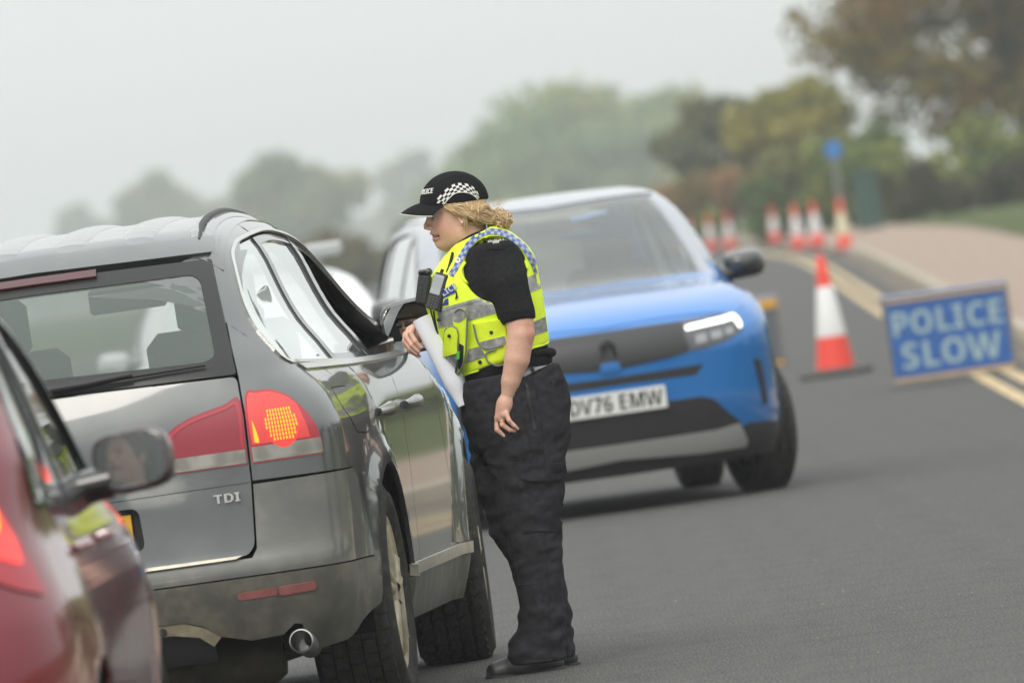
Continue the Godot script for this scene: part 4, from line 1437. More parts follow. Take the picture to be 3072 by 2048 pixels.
func officer() -> void:
	crease.seed = 3
	crease.frequency = 0.1
	crease.fractal_octaves = 2
	front_x = Tab.new([Vector2(0.94, -0.170), Vector2(0.98, -0.175), Vector2(1.03, -0.204), Vector2(1.077, -0.227), Vector2(1.12, -0.236), Vector2(1.2, -0.257), Vector2(1.25, -0.267), Vector2(1.3, -0.256), Vector2(1.335, -0.241), Vector2(1.36, -0.225), Vector2(1.38, -0.208), Vector2(1.405, -0.187), Vector2(1.43, -0.165), Vector2(1.457, -0.13), Vector2(1.49, -0.09), Vector2(1.52, -0.08)])
	back_x = Tab.new([Vector2(0.94, 0.11), Vector2(1.0, 0.112), Vector2(1.05, 0.12), Vector2(1.12, 0.124), Vector2(1.2, 0.124), Vector2(1.25, 0.1225), Vector2(1.3, 0.119), Vector2(1.335, 0.118), Vector2(1.36, 0.114), Vector2(1.38, 0.107), Vector2(1.405, 0.093), Vector2(1.43, 0.072), Vector2(1.457, 0.043), Vector2(1.49, -0.012), Vector2(1.52, -0.04)])
	half_z = Tab.new([Vector2(0.94, 0.16), Vector2(1.0, 0.165), Vector2(1.1, 0.176), Vector2(1.2, 0.19), Vector2(1.3, 0.196), Vector2(1.37, 0.186), Vector2(1.41, 0.163), Vector2(1.44, 0.125), Vector2(1.47, 0.085), Vector2(1.5, 0.055), Vector2(1.52, 0.04)])
	near_c = Tab.new([Vector2(0.0, -0.065), Vector2(0.06, -0.065), Vector2(0.1, -0.055), Vector2(0.177, -0.03), Vector2(0.24, -0.024), Vector2(0.35, -0.019), Vector2(0.45, -0.020), Vector2(0.52, -0.015), Vector2(0.63, -0.004), Vector2(0.75, 0.0), Vector2(1.0, -0.01)])
	near_h = Tab.new([Vector2(0.0, 0.095), Vector2(0.06, 0.095), Vector2(0.1, 0.091), Vector2(0.177, 0.076), Vector2(0.24, 0.075), Vector2(0.35, 0.083), Vector2(0.45, 0.096), Vector2(0.52, 0.103), Vector2(0.63, 0.117), Vector2(0.75, 0.143), Vector2(1.0, 0.15)])
	far_c = Tab.new([Vector2(0.0, -0.005), Vector2(0.06, -0.005), Vector2(0.18, -0.01), Vector2(0.25, -0.017), Vector2(0.35, -0.024), Vector2(0.45, -0.055), Vector2(0.52, -0.068), Vector2(0.63, -0.075), Vector2(0.75, -0.06), Vector2(1.0, -0.02)])
	far_h = Tab.new([Vector2(0.0, 0.074), Vector2(0.06, 0.074), Vector2(0.18, 0.08), Vector2(0.25, 0.083), Vector2(0.35, 0.088), Vector2(0.45, 0.098), Vector2(0.52, 0.098), Vector2(0.63, 0.108), Vector2(0.75, 0.13), Vector2(1.0, 0.15)])
	leg_z = Tab.new([Vector2(0.0, 0.088), Vector2(0.2, 0.08), Vector2(0.45, 0.088), Vector2(0.6, 0.098), Vector2(0.8, 0.105), Vector2(1.0, 0.1)])
	var k := 0.989
	var place := Transform3D(Basis().scaled(Vector3.ONE * k), Vector3(0, 1.4 * (1 - k) + 0.006, -37.4))
	var skin_m := mat(Color.WHITE, 0.5)
	skin_m.vertex_color_use_as_albedo = true
	skin_m.subsurf_scatter_enabled = true
	skin_m.subsurf_scatter_strength = 0.12
	skin_m.albedo_texture = noise_tex(0.05, 4, [0.2, Color(0.93, 0.90, 0.89), 0.7, Color(1, 1, 1)], 41, 256)
	skin_m.uv1_triplanar = true
	skin_m.uv1_scale = Vector3.ONE * 5.0
	# --- body: one continuous figure; head and hands on finer grids
	var mb := MB.new()
	var sh := Vector3(-0.005, 1.37, 0.150)
	var el := Vector3(0.033, 1.115, 0.207)
	var wr := Vector3(-0.040, 0.917, 0.200)
	var sh2 := Vector3(-0.03, 1.37, -0.150)
	var el2 := Vector3(-0.17, 1.15, -0.17)
	var wr2 := Vector3(-0.275, 1.155, -0.005)
	var tint := func(p: Vector3) -> Color:
		return Color(0.66, 0.395, 0.29) if p.distance_to(el) > 0.055 or p.x < 0.05 else Color(0.62, 0.32, 0.23)
	var bodyf := func(p: Vector3) -> float:
		if p.y < 0.76:
			var l := 1e3
			for s in [0.105, -0.105]:
				l = minf(l, chain(p, [Vector3(-0.02, 0.92, s * 0.9), Vector3(near_c.at(0.5) if s > 0 else far_c.at(0.5), 0.5, s), Vector3(near_c.at(0.1) + 0.02 if s > 0 else far_c.at(0.1) + 0.03, 0.09, s)], [0.085, 0.055, 0.036], 0.03))
			return l
		var d := cap(p, Vector3(-0.02, 0.95, 0), Vector3(-0.075, 1.36, 0), 0.12, 0.10)
		d = smin(d, cap(p, sh, sh2, 0.042, 0.042), 0.05)
		d = smin(d, cap(p, Vector3(-0.092, 1.48, 0), Vector3(-0.068, 1.36, 0), 0.056, 0.066), 0.03)
		var a := smin(cap(p, sh, Vector3(0.034, 1.155, 0.203), 0.044, 0.0455), cap(p, Vector3(0.034, 1.155, 0.203), el, 0.0455, 0.0455), 0.008)
		a = smin(a, cap(p, el, Vector3(0.008, 1.035, 0.207), 0.0455, 0.0425), 0.006)
		a = smin(a, cap(p, Vector3(0.008, 1.035, 0.207), Vector3(-0.022, 0.965, 0.203), 0.0425, 0.0315), 0.006)
		a = smin(a, cap(p, Vector3(-0.022, 0.965, 0.203), wr, 0.0315, 0.0245), 0.01)
		d = smin(d, a, 0.02)
		d = smin(d, chain(p, [sh2, el2, wr2], [0.05, 0.045, 0.026], 0.02), 0.02)
		if p.y > 1.06: return d
		for s in [0.105, -0.105]:
			d = smin(d, chain(p, [Vector3(-0.02, 0.92, s * 0.9), Vector3(near_c.at(0.5) if s > 0 else far_c.at(0.5), 0.5, s), Vector3(near_c.at(0.1) + 0.02 if s > 0 else far_c.at(0.1) + 0.03, 0.09, s)], [0.085, 0.055, 0.036], 0.03), 0.03)
		return d
	nets(mb, bodyf, Vector3(-0.36, 0.04, -0.26), Vector3(0.16, 1.46, 0.28), 0.0095, tint)
	nets(mb, face_f, Vector3(-0.252, 1.415, -0.096), Vector3(0.012, 1.67, 0.096), 0.0033, face_tint)
	# left hand: it hangs with the palm turned back, fingers curled round a pen
	var F := func(a: Array) -> Array:
		var r := []
		for i in range(0, a.size(), 3): r.append(Vector3(a[i], a[i + 1], a[i + 2]))
		return r
	var pinky := F.call([-0.052, 0.862, 0.222, -0.046, 0.838, 0.229, -0.032, 0.818, 0.226, -0.0225, 0.8065, 0.219])
	var ringf := F.call([-0.068, 0.853, 0.207, -0.070, 0.826, 0.216, -0.048, 0.806, 0.214, -0.0275, 0.799, 0.206])
	var middle := F.call([-0.086, 0.847, 0.190, -0.0885, 0.812, 0.200, -0.068, 0.790, 0.200, -0.0425, 0.7865, 0.192])
	var index := F.call([-0.091, 0.850, 0.170, -0.092, 0.816, 0.177, -0.072, 0.792, 0.176, -0.050, 0.786, 0.170])
	var thumb := F.call([-0.052, 0.893, 0.172, -0.044, 0.858, 0.160, -0.040, 0.828, 0.158, -0.044, 0.805, 0.163])
	var handf := func(p: Vector3) -> float:
		var d := cap(p, wr + Vector3(0.004, 0.012, 0), Vector3(-0.050, 0.895, 0.199), 0.0245, 0.024)
		d = smin(d, cap(p, Vector3(-0.050, 0.893, 0.200), Vector3(-0.058, 0.858, 0.214), 0.0215, 0.014), 0.018)
		d = smin(d, cap(p, Vector3(-0.052, 0.893, 0.196), Vector3(-0.076, 0.852, 0.198), 0.0215, 0.015), 0.018)
		d = smin(d, cap(p, Vector3(-0.050, 0.893, 0.190), Vector3(-0.088, 0.852, 0.180), 0.021, 0.015), 0.018)
		var e := chain(p, pinky, [0.0085, 0.0078, 0.0072, 0.0062], 0.003)
		e = minf(e, chain(p, ringf, [0.0095, 0.0088, 0.008, 0.0068], 0.003))
		e = minf(e, chain(p, middle, [0.0098, 0.009, 0.0082, 0.007], 0.003))
		e = minf(e, chain(p, index, [0.0098, 0.009, 0.008, 0.007], 0.003))
		e = minf(e, chain(p, thumb, [0.014, 0.0115, 0.0098, 0.008], 0.004))
		return smin(d, e, 0.006)
	var htint := func(p: Vector3) -> Color:
		var c := Color(0.66, 0.39, 0.29)
		for q in [pinky, ringf, middle]:
			c = c.lerp(Color(0.62, 0.27, 0.20), 0.5 * exp(-p.distance_squared_to(q[1]) / 0.00009))
			c = c.lerp(Color(0.64, 0.30, 0.24), 0.4 * exp(-p.distance_squared_to(q[3]) / 0.00008))
		return c
	nets(mb, handf, Vector3(-0.112, 0.770, 0.135), Vector3(0.0, 0.932, 0.248), 0.0026, htint)
	# right hand: a fist round the edge of the papers
	var r1 := F.call([-0.318, 1.186, 0.020, -0.330, 1.168, 0.045, -0.318, 1.138, 0.058, -0.304, 1.115, 0.055])
	var r2 := F.call([-0.334, 1.178, 0.012, -0.345, 1.156, 0.036, -0.331, 1.128, 0.050, -0.313, 1.104, 0.050])
	var r3 := F.call([-0.346, 1.165, 0.002, -0.353, 1.143, 0.026, -0.337, 1.116, 0.040, -0.318, 1.096, 0.042])
	var r4 := F.call([-0.350, 1.150, -0.010, -0.353, 1.130, 0.012, -0.338, 1.106, 0.028, -0.312, 1.088, 0.034])
	var rt := F.call([-0.296, 1.172, 0.020, -0.284, 1.150, 0.036, -0.290, 1.125, 0.034])
	var hand2 := func(p: Vector3) -> float:
		var d := cap(p, wr2, Vector3(-0.310, 1.165, 0.0), 0.026, 0.024)
		d = smin(d, cap(p, Vector3(-0.305, 1.165, 0.0), Vector3(-0.326, 1.180, 0.012), 0.02, 0.013), 0.02)
		d = smin(d, cap(p, Vector3(-0.305, 1.160, -0.005), Vector3(-0.344, 1.160, -0.002), 0.022, 0.014), 0.02)
		var e := chain(p, r1, [0.0105, 0.0095, 0.0085, 0.0072], 0.003)
		e = minf(e, chain(p, r2, [0.0105, 0.0095, 0.0086, 0.0073], 0.003))
		e = minf(e, chain(p, r3, [0.010, 0.009, 0.008, 0.007], 0.003))
		e = minf(e, chain(p, r4, [0.009, 0.008, 0.0072, 0.0062], 0.003))
		e = minf(e, chain(p, rt, [0.013, 0.011, 0.009], 0.003))
		return smin(d, e, 0.007)
	var rtint := func(p: Vector3) -> Color:
		var c := Color(0.66, 0.39, 0.29)
		for q in [r1, r2, r3, r4]:
			c = c.lerp(Color(0.62, 0.27, 0.20), 0.45 * exp(-p.distance_squared_to(q[1]) / 0.0001))
			c = c.lerp(Color(0.66, 0.33, 0.27), 0.5 * exp(-p.distance_squared_to(q[3]) / 0.00006))
		return c
	nets(mb, hand2, Vector3(-0.372, 1.072, -0.034), Vector3(-0.262, 1.210, 0.075), 0.0028, rtint)
	var off := part("person", mb, skin_m, self, place)
	tag(off, "officer in black cap and yellow high-visibility vest leaning towards the grey car", "person")
	# --- eyes, teeth, ear stud
	mb = MB.new()
	for s in [1.0, -1.0]:
		mb = MB.new()
		mb.ball(Vector3(-0.1935, 1.5382, 0.031 * s), Vector3(0.0115, 0.0105, 0.0135))
		var eye := part("eye", mb, coat(mat(Color(0.45, 0.42, 0.4), 0.3)), off)
		mb = MB.new()
		mb.ball(Vector3(-0.2022, 1.5372, 0.0335 * s), Vector3(0.0042, 0.0050, 0.0056))
		mb.tube([Vector3(-0.2055, 1.5405, 0.022 * s), Vector3(-0.2068, 1.5425, 0.031 * s), Vector3(-0.1985, 1.5405, 0.044 * s)], [0.0012, 0.0018, 0.0012], 6)
		part("iris", mb, mat(Color(0.03, 0.025, 0.02), 0.3), eye)
	for s in [1.0, -1.0]:
		mb = MB.new()
		mb.tube([Vector3(-0.2225, 1.5535, 0.012 * s), Vector3(-0.2160, 1.5575, 0.026 * s), Vector3(-0.2020, 1.5555, 0.046 * s)], [0.0028, 0.003, 0.0016], 6)
		part("eyebrow", mb, mat(Color(0.16, 0.09, 0.045), 0.8), off)
	mb = MB.new()
	for i in 9:
		var a := (i - 4) * 0.25
		mb.box(Vector3(-0.1800 - 0.0295 * cos(a), 1.4785, sin(a) * 0.034), Vector3(0.004, 0.0062, 0.0072), Basis(Vector3.UP, -a), 0.001)
		mb.box(Vector3(-0.1790 - 0.0245 * cos(a), 1.4712, sin(a) * 0.032), Vector3(0.004, 0.003, 0.0064), Basis(Vector3.UP, -a), 0.0008)
	part("teeth", mb, coat(mat(Color(0.7, 0.66, 0.56), 0.3), 0.5), off)
	mb = MB.new()
	mb.ball(Vector3(-0.109, 1.507, 0.0895), Vector3(0.0035, 0.0035, 0.003))
	part("ear_stud", mb, M.chrome, off)
	# --- hair
	var hair_m := mat(Color.WHITE, 0.42)
	hair_m.vertex_color_use_as_albedo = true
	var rng := RandomNumberGenerator.new()
	rng.seed = 12
	mb = MB.new()
	var hairf := func(p: Vector3) -> float:
		var z := absf(p.z)
		var d := ell(p, Vector3(-0.074, 1.545, 0), Vector3(0.064, 0.040, 0.082))
		d = smin(d, ell(p, Vector3(0.010, 1.500, 0), Vector3(0.036, 0.032, 0.042)), 0.03)
		d = smin(d, ell(Vector3(p.x, p.y, z), Vector3(-0.125, 1.562, 0.074), Vector3(0.036, 0.020, 0.013)), 0.015)
		d = smax(d, -ell(Vector3(p.x, p.y, z), Vector3(-0.110, 1.512, 0.088), Vector3(0.020, 0.022, 0.022)), 0.006)
		return d
	nets(mb, hairf, Vector3(-0.17, 1.455, -0.1), Vector3(0.055, 1.61, 0.1), 0.005, func(_p): return Color(0.42, 0.28, 0.13))
	for s in [1.0, -1.0]:
		for i in (430 if s > 0 else 150):
			var t := rng.randf()
			var st := Vector3(lerpf(-0.166, -0.096, t), lerpf(1.573, 1.536, sqrt(t)) + rng.randf_range(-0.004, 0.02), (0.083 + 0.008 * sin(t * 3.0)) * s)
			if i % 2 == 0:
				# from under the rim of the cap
				var sx := lerpf(-0.150, -0.020, rng.randf())
				st = Vector3(sx, 1.574 + rng.randf_range(-0.004, 0.004), 0.088 * sqrt(maxf(0.02, 1.0 - pow((sx + 0.126) / 0.113, 2.0))) * s)
				t = clampf((sx + 0.15) / 0.10, 0.0, 1.0)
			var m1 := Vector3(lerpf(-0.125, -0.06, t) + rng.randf_range(-0.01, 0.01), lerpf(1.552, 1.522, t) + rng.randf_range(-0.014, 0.020), (0.089 + rng.randf_range(-0.003, 0.005)) * s)
			var m2 := Vector3(-0.035 + rng.randf_range(-0.02, 0.015), 1.522 + rng.randf_range(-0.028, 0.03), (0.064 + rng.randf_range(-0.008, 0.008)) * s)
			var e := Vector3(0.004 + rng.randf_range(-0.01, 0.01), 1.508 + rng.randf_range(-0.02, 0.02), (0.032 + rng.randf_range(-0.01, 0.008)) * s)
			hairs(mb, [st, m1, m2, e], rng.randf_range(0.0008, 0.0016), 0.0036, rng)
		# hair drawn up from the nape
		for i in 50:
			var t := rng.randf()
			hairs(mb, [Vector3(lerpf(-0.098, -0.055, t), lerpf(1.502, 1.484, t), lerpf(0.073, 0.05, t) * s), Vector3(-0.05, 1.497 + 0.012 * rng.randf(), 0.064 * s), Vector3(-0.01, 1.502 + rng.randf_range(-0.012, 0.012), 0.042 * s)], rng.randf_range(0.0008, 0.0014), 0.0028, rng)
	# the bun: curls wound about each other
	for i in 230:
		var a := Vector3(rng.randfn(), rng.randfn(), rng.randfn()).normalized()
		var b := a.cross(Vector3(rng.randfn(), rng.randfn(), rng.randfn())).normalized()
		var c := Vector3(0.012, 1.497, 0.0) + Vector3(rng.randf_range(-0.006, 0.01), rng.randf_range(-0.008, 0.008), rng.randf_range(-0.01, 0.01))
		var pts := []
		var ar := rng.randf_range(1.2, 2.6)
		for j in 6:
			var w := ar * j / 5.0
			var d := a * cos(w) + b * sin(w)
			pts.append(c + d * Vector3(0.037, 0.032, 0.042) * rng.randf_range(0.92, 1.08))
		hairs(mb, pts, rng.randf_range(0.0009, 0.0017), 0.0032, rng)
	# loose wisps
	for i in 14:
		var x := rng.randf_range(-0.108, -0.092)
		hairs(mb, [Vector3(x, 1.528, 0.090), Vector3(x + 0.003, 1.50, 0.088), Vector3(x - 0.004 + rng.randf_range(-0.008, 0.008), 1.468 + rng.randf_range(0, 0.02), 0.078)], 0.0006, 0.002, rng)
	for i in 26:
		var st := Vector3(rng.randf_range(-0.02, 0.03), 1.53 + rng.randf_range(-0.01, 0.02), rng.randf_range(-0.03, 0.05))
		hairs(mb, [st, st + Vector3(0.008, 0.016, 0.0), st + Vector3(0.022 + 0.012 * rng.randf(), 0.012 + 0.02 * rng.randf(), 0.01)], 0.0004, 0.002, rng)
	part("hair", mb, hair_m, off)
	# --- cap
	var capf := func(p: Vector3) -> float:
		var d := ell(p, Vector3(-0.126, 1.578, 0), Vector3(0.1155, 0.104, 0.093))
		d = smax(d, -(p.y - (1.5735 + 0.09 * maxf(0.0, -0.17 - p.x) + 0.02 * (1.0 - minf(1.0, absf(p.x + 0.10) / 0.07)) * 0.0)), 0.003)
		d += crease.get_noise_3d(p.x * 60.0, p.y * 60.0, p.z * 60.0) * 0.0008
		return d
	var black_cloth := textured(mat(Color.WHITE, 0.9, 0.0, 0.18), noise_tex(0.08, 3, [0.2, Color(0.009, 0.009, 0.0095), 0.8, Color(0.016, 0.016, 0.017)], 42, 256), 6.0)
	mb = MB.new()
	nets(mb, capf, Vector3(-0.25, 1.565, -0.1), Vector3(0.0, 1.69, 0.1), 0.004)
	var cp := part("cap", mb, black_cloth, off)
	mb = MB.new()
	var brim := func(fi: float, r: float) -> Vector3:
		var e := Vector3(-0.126 - 0.113 * cos(fi), 1.590, 0.091 * sin(fi))
		var w := absf(sin(fi) / sin(1.2))
		var out_ := 0.070 * pow(cos(fi * 0.75), 0.8)
		return e + Vector3(-out_ * r * cos(fi * 0.35), -0.026 * r - (0.020 + 0.002 * r) * w * w + 0.004 * sin(r * PI), 0.012 * r * sin(fi))
	var nf := 28
	var nr := 8
	for side in 2:
		var kk := mb.v.size()
		for i in nf + 1:
			var fi := lerpf(-1.25, 1.25, float(i) / nf)
			for j in nr + 1:
				var r := float(j) / nr
				var p: Vector3 = brim.call(fi, r)
				var du: Vector3 = brim.call(fi + 0.02, r) - brim.call(fi - 0.02, r)
				var dv: Vector3 = brim.call(fi, r + 0.02) - brim.call(fi, r - 0.02)
				var g := du.cross(dv).normalized()
				if g.y < 0: g = -g
				mb.vert(p + g * (0.0014 if side == 0 else -0.0014), g if side == 0 else -g)
		for i in nf:
			for j in nr:
				var a := kk + i * (nr + 1) + j
				mb.tri(a, a + 1, a + nr + 2); mb.tri(a, a + nr + 2, a + nr + 1)
	part("brim", mb, black_cloth, cp)
	mb = MB.new()
	var ed := []
	var er := []
	for i in nf + 1:
		ed.append(brim.call(lerpf(-1.25, 1.25, float(i) / nf), 1.0)); er.append(0.0017)
	mb.tube(ed, er, 6)
	var white_cloth := mat(Color(0.62, 0.61, 0.57), 0.7)
	part("piping", mb, white_cloth, cp)
	# chequered band over the side
	mb = MB.new()
	var low := curve2(pv_raw([-0.159, 1.576, -0.144, 1.59, -0.12, 1.605, -0.094, 1.606, -0.069, 1.598, -0.054, 1.585, -0.047, 1.575]), 6)
	var hgh := curve2(pv_raw([-0.192, 1.585, -0.159, 1.615, -0.127, 1.634, -0.1, 1.638, -0.072, 1.63, -0.05, 1.611, -0.04, 1.583]), 6)
	var nb := 15
	var blacks := MB.new()
	for i in nb:
		for j in 4:
			var q := []
			for e in [[0, 0], [1, 0], [1, 1], [0, 1]]:
				var u: float = float(i + e[0]) / nb * (low.size() - 1)
				var iu := mini(int(u), low.size() - 2)
				var a := low[iu].lerp(low[iu + 1], u - iu)
				var b := hgh[iu].lerp(hgh[iu + 1], u - iu)
				q.append(a.lerp(b, (j + e[1]) / 4.0))
			var poly := PackedVector2Array(q)
			if Geometry2D.is_polygon_clockwise(poly): poly.reverse()
			sheet(mb if (i + j) % 2 == 0 else blacks, capf, [poly], 0.0012 if (i + j) % 2 == 0 else 0.0009, 0.001)
	part("white_cheques", mb, white_cloth, cp)
	part("black_cheques", blacks, black_cloth, cp)
	mb = MB.new()
	cord(mb, capf, low, 0.0018, 0.001)
	part("piping", mb, white_cloth, cp)
	# seams of the panels and the vent
	mb = MB.new()
	cord(mb, capf, curve2(pv_raw([-0.202, 1.656, -0.158, 1.652, -0.115, 1.664, -0.075, 1.657, -0.043, 1.626, -0.029, 1.589]), 5), 0.0009, 0.0)
	cord(mb, capf, curve2(pv_raw([-0.17, 1.668, -0.154, 1.653]), 3), 0.0009, 0.0)
	part("seam", mb, black_cloth, cp)
	mb = MB.new()
	var cen := Vector2(-0.126, 0.0)
	letters(mb, "POLICE", 0.0165, func(p):
		var a: float = p.x / 0.105 + 0.42
		var up: float = 1.626 + p.y
		var o := Vector3(-0.126, up, 0.0)
		var dir := Vector3(-cos(a), 0.0, sin(a))
		var h := hit(capf, o + dir * 0.2, -dir, 0.2)
		return o + dir * (0.2 - h + 0.0008 + p.z), 0.0016)
	part("lettering", mb, white_cloth, cp)
	# --- trousers
	var twill := textured(mat(Color.WHITE, 0.95, 0.0, 0.15), noise_tex(0.02, 5, [0.2, Color(0.024, 0.0228, 0.0265), 0.75, Color(0.036, 0.0342, 0.039), 0.95, Color(0.05, 0.048, 0.052)], 43, 512), 3.0)
	mb = MB.new()
	nets(mb, trousers_f, Vector3(-0.23, 0.01, -0.235), Vector3(0.19, 1.03, 0.235), 0.0078)
	var tr := part("trousers", mb, twill, off)
	mb = MB.new()
	var tf := trousers_f
	sheet(mb, tf, [round_poly(pv([-0.044, 0.582, 0.091, 0.568, 0.086, 0.508, 0.072, 0.453, 0.014, 0.458, -0.058, 0.465]), 0.004)], 0.005, 0.006)
	part("cargo_pocket", mb, twill, tr)
	mb = MB.new()
	sheet(mb, tf, [round_poly(pv([-0.037, 0.69, 0.112, 0.673, 0.112, 0.644, 0.103, 0.623, 0.067, 0.621, -0.021, 0.632, -0.034, 0.647]), 0.008)], 0.010, 0.008)
	part("pocket_flap", mb, twill, tr)
	mb = MB.new()
	for l in [[0.05, 0.975, 0.056, 0.915, 0.061, 0.858, 0.057, 0.785, 0.053, 0.711, 0.054, 0.678], [0.019, 0.456, 0.012, 0.354, 0.001, 0.237, -0.008, 0.138, -0.018, 0.03], [-0.095, 0.296, -0.049, 0.29, 0.006, 0.293], [-0.158, 0.066, -0.112, 0.053, -0.063, 0.046, -0.019, 0.041, 0.028, 0.038], [-0.1, 0.709, -0.097, 0.624, -0.096, 0.524, -0.091, 0.399, -0.088, 0.299], [-0.132, 0.717, -0.04, 0.707, 0.049, 0.705], [-0.044, 0.574, 0.02, 0.567, 0.088, 0.562], [-0.096, 0.519, -0.057, 0.516], [0.003, 0.933, 0.005, 0.866, 0.008, 0.795, 0.018, 0.709], [-0.022, 0.876, 0.004, 0.837], [-0.011, 0.634, 0.058, 0.624, 0.103, 0.626]]:
		cord(mb, tf, curve2(pv_raw(l), 4), 0.0013, 0.0004)
	part("seam", mb, mat(Color(0.011, 0.0105, 0.012), 0.9), tr)
	mb = MB.new()
	sheet(mb, tf, [pv([0.021, 0.952, 0.032, 0.952, 0.035, 0.907, 0.039, 0.795, 0.029, 0.792, 0.024, 0.901])], 0.003, 0.004)
	part("zip", mb, mat(Color(0.013, 0.013, 0.013), 0.5), tr)
	mb = MB.new()
	var zp := []
	for i in 26:
		var q := pv_raw([0.027, 0.926, 0.035, 0.793])
		mb.box(on(tf, q[0].lerp(q[1], i / 25.0), 0.0045), Vector3(0.0035, 0.0016, 0.0016))
	mb.box(on(tf, pv_raw([0.026, 0.943])[0], 0.006), Vector3(0.006, 0.016, 0.002), Basis(Vector3(0, 0, 1), 0.1), 0.001)
	part("zip_teeth", mb, mat(Color(0.09, 0.09, 0.09), 0.35, 0.8), tr)
	mb = MB.new()
	sheet(mb, tf, [pv([0.109, 0.947, 0.146, 0.95, 0.149, 0.942, 0.111, 0.937])], 0.003, 0.004)
	part("back_pocket", mb, twill, tr)
	# belt with loops
	mb = MB.new()
	sheet(mb, tf, [pv([-0.01, 0.983, 0.028, 0.992, 0.065, 1.003, 0.104, 1.017, 0.128, 1.017, 0.124, 1.002, 0.114, 0.999, 0.066, 0.987, 0.029, 0.974, -0.009, 0.966])], 0.006, 0.006)
	part("belt", mb, coat(mat(Color(0.13, 0.13, 0.13), 0.35, 0.2), 0.5, 0.2), off)
	mb = MB.new()
	sheet(mb, tf, [pv([0.043, 1.017, 0.052, 1.018, 0.059, 0.982, 0.049, 0.979]), pv([0.105, 1.021, 0.111, 1.022, 0.122, 0.998, 0.115, 0.996])], 0.011, 0.008)
	part("belt_loop", mb, twill, tr)
	# --- shirt
	mb = MB.new()
	var shirtm := textured(mat(Color.WHITE, 0.9, 0.0, 0.18), noise_tex(0.05, 4, [0.2, Color(0.013, 0.013, 0.0137), 0.8, Color(0.022, 0.022, 0.023)], 44, 256), 4.0)
	nets(mb, shirt_f, Vector3(-0.28, 0.93, -0.27), Vector3(0.16, 1.50, 0.28), 0.008)
	# rolled hem over the belt
	mb.tube(curve3([Vector3(0.06, 1.045, 0.125), Vector3(0.105, 1.043, 0.085), Vector3(0.124, 1.040, 0.03), Vector3(0.124, 1.038, -0.04), Vector3(0.09, 1.038, -0.11)], 5), range(21).map(func(i): return 0.014 + 0.002 * sin(i)), 8)
	var sf := shirt_f
	var shirt := part("shirt", mb, shirtm, off)
	mb = MB.new()
	var collar := curve3([Vector3(-0.165, 1.395, 0.035), Vector3(-0.150, 1.418, 0.052), Vector3(-0.120, 1.438, 0.068), Vector3(-0.08, 1.452, 0.072), Vector3(-0.035, 1.462, 0.062), Vector3(-0.015, 1.465, 0.0), Vector3(-0.035, 1.462, -0.062), Vector3(-0.08, 1.452, -0.072), Vector3(-0.120, 1.438, -0.068), Vector3(-0.150, 1.418, -0.052), Vector3(-0.165, 1.395, -0.035)], 5)
	var ck := mb.v.size()
	for i in collar.size():
		var o: Vector3 = (collar[i] - Vector3(-0.085, collar[i].y, 0)).normalized()
		mb.vert(collar[i] + Vector3(0, 0.014, 0) - o * 0.004, (o + Vector3.UP).normalized())
		mb.vert(collar[i] + o * 0.009, o)
		mb.vert(collar[i] + Vector3(0, -0.03, 0) + o * 0.020, (o + Vector3.DOWN * 0.2).normalized())
		mb.vert(collar[i] + Vector3(0, -0.034, 0) + o * 0.008, Vector3.DOWN)
	for i in collar.size() - 1:
		for j in 3:
			var a := ck + i * 4 + j
			mb.tri(a, a + 1, a + 5); mb.tri(a, a + 5, a + 4)
	part("collar", mb, shirtm, shirt)
	mb = MB.new()
	sheet(mb, sf, [round_poly(pv([-0.035, 1.442, 0.02, 1.432, 0.022, 1.418, 0.013, 1.399, -0.042, 1.405]), 0.004)], 0.006, 0.006)
	var ep := part("epaulette", mb, shirtm, shirt)
	mb = MB.new()
	for l in [["2887", 1166, 735, 0.0088], ["CONSTABLE", 1166, 757, 0.0066], ["OVER", 1166, 772, 0.0058]]:
		var ofs := at_px(l[1], l[2])
		letters(mb, l[0], l[3], func(p): return on(sf, ofs + Vector2(p.x, p.y), 0.0066 + p.z), 0.001)
	part("lettering", mb, white_cloth, ep)
	mb = MB.new()
	cord(mb, sf, curve2(pv_raw([-0.022, 1.189, -0.007, 1.193, 0.008, 1.195, 0.037, 1.189, 0.062, 1.183, 0.084, 1.174]), 4), 0.0011, 0.0)
	part("sleeve_hem", mb, shirtm, shirt)
	# --- vest
	var fluo := textured(mat(Color.WHITE, 0.6), noise_tex(0.03, 4, [0.15, Color(0.70, 0.90, 0.02), 0.6, Color(0.77, 0.96, 0.03), 0.9, Color(0.80, 0.97, 0.06)], 45, 256), 4.0)
	var silver := textured(mat(Color.WHITE, 0.35, 0.25), noise_tex(0.025, 4, [0.2, Color(0.24, 0.24, 0.235), 0.55, Color(0.33, 0.33, 0.325), 0.8, Color(0.48, 0.48, 0.47)], 46, 256), 5.0)
	silver.clearcoat_enabled = true
	silver.clearcoat = 0.4
	silver.clearcoat_roughness = 0.15
	var pipe_m := mat(Color(0.19, 0.19, 0.185), 0.6)
	var navy := mat(Color(0.015, 0.045, 0.26), 0.5)
	mb = MB.new()
	nets(mb, vest_f, Vector3(-0.285, 0.97, -0.22), Vector3(0.145, 1.52, 0.22), 0.0068)
	var vest := part("vest", mb, fluo, off)
	var vf := vest_f
	mb = MB.new()
	sheet(mb, vf, [pv([-0.229, 1.226, -0.187, 1.232, -0.134, 1.24, -0.058, 1.252, -0.027, 1.207, -0.036, 1.196, -0.127, 1.183, -0.195, 1.174, -0.236, 1.173])], 0.0022, 0.003)
	part("reflective_band", mb, silver, vest)
	mb = MB.new()
	sheet(mb, vf, [pv([-0.212, 1.236, -0.063, 1.257, -0.059, 1.248, -0.214, 1.226])], 0.005, 0.004)
	part("reflective_band", mb, silver, vest)
	mb = MB.new()
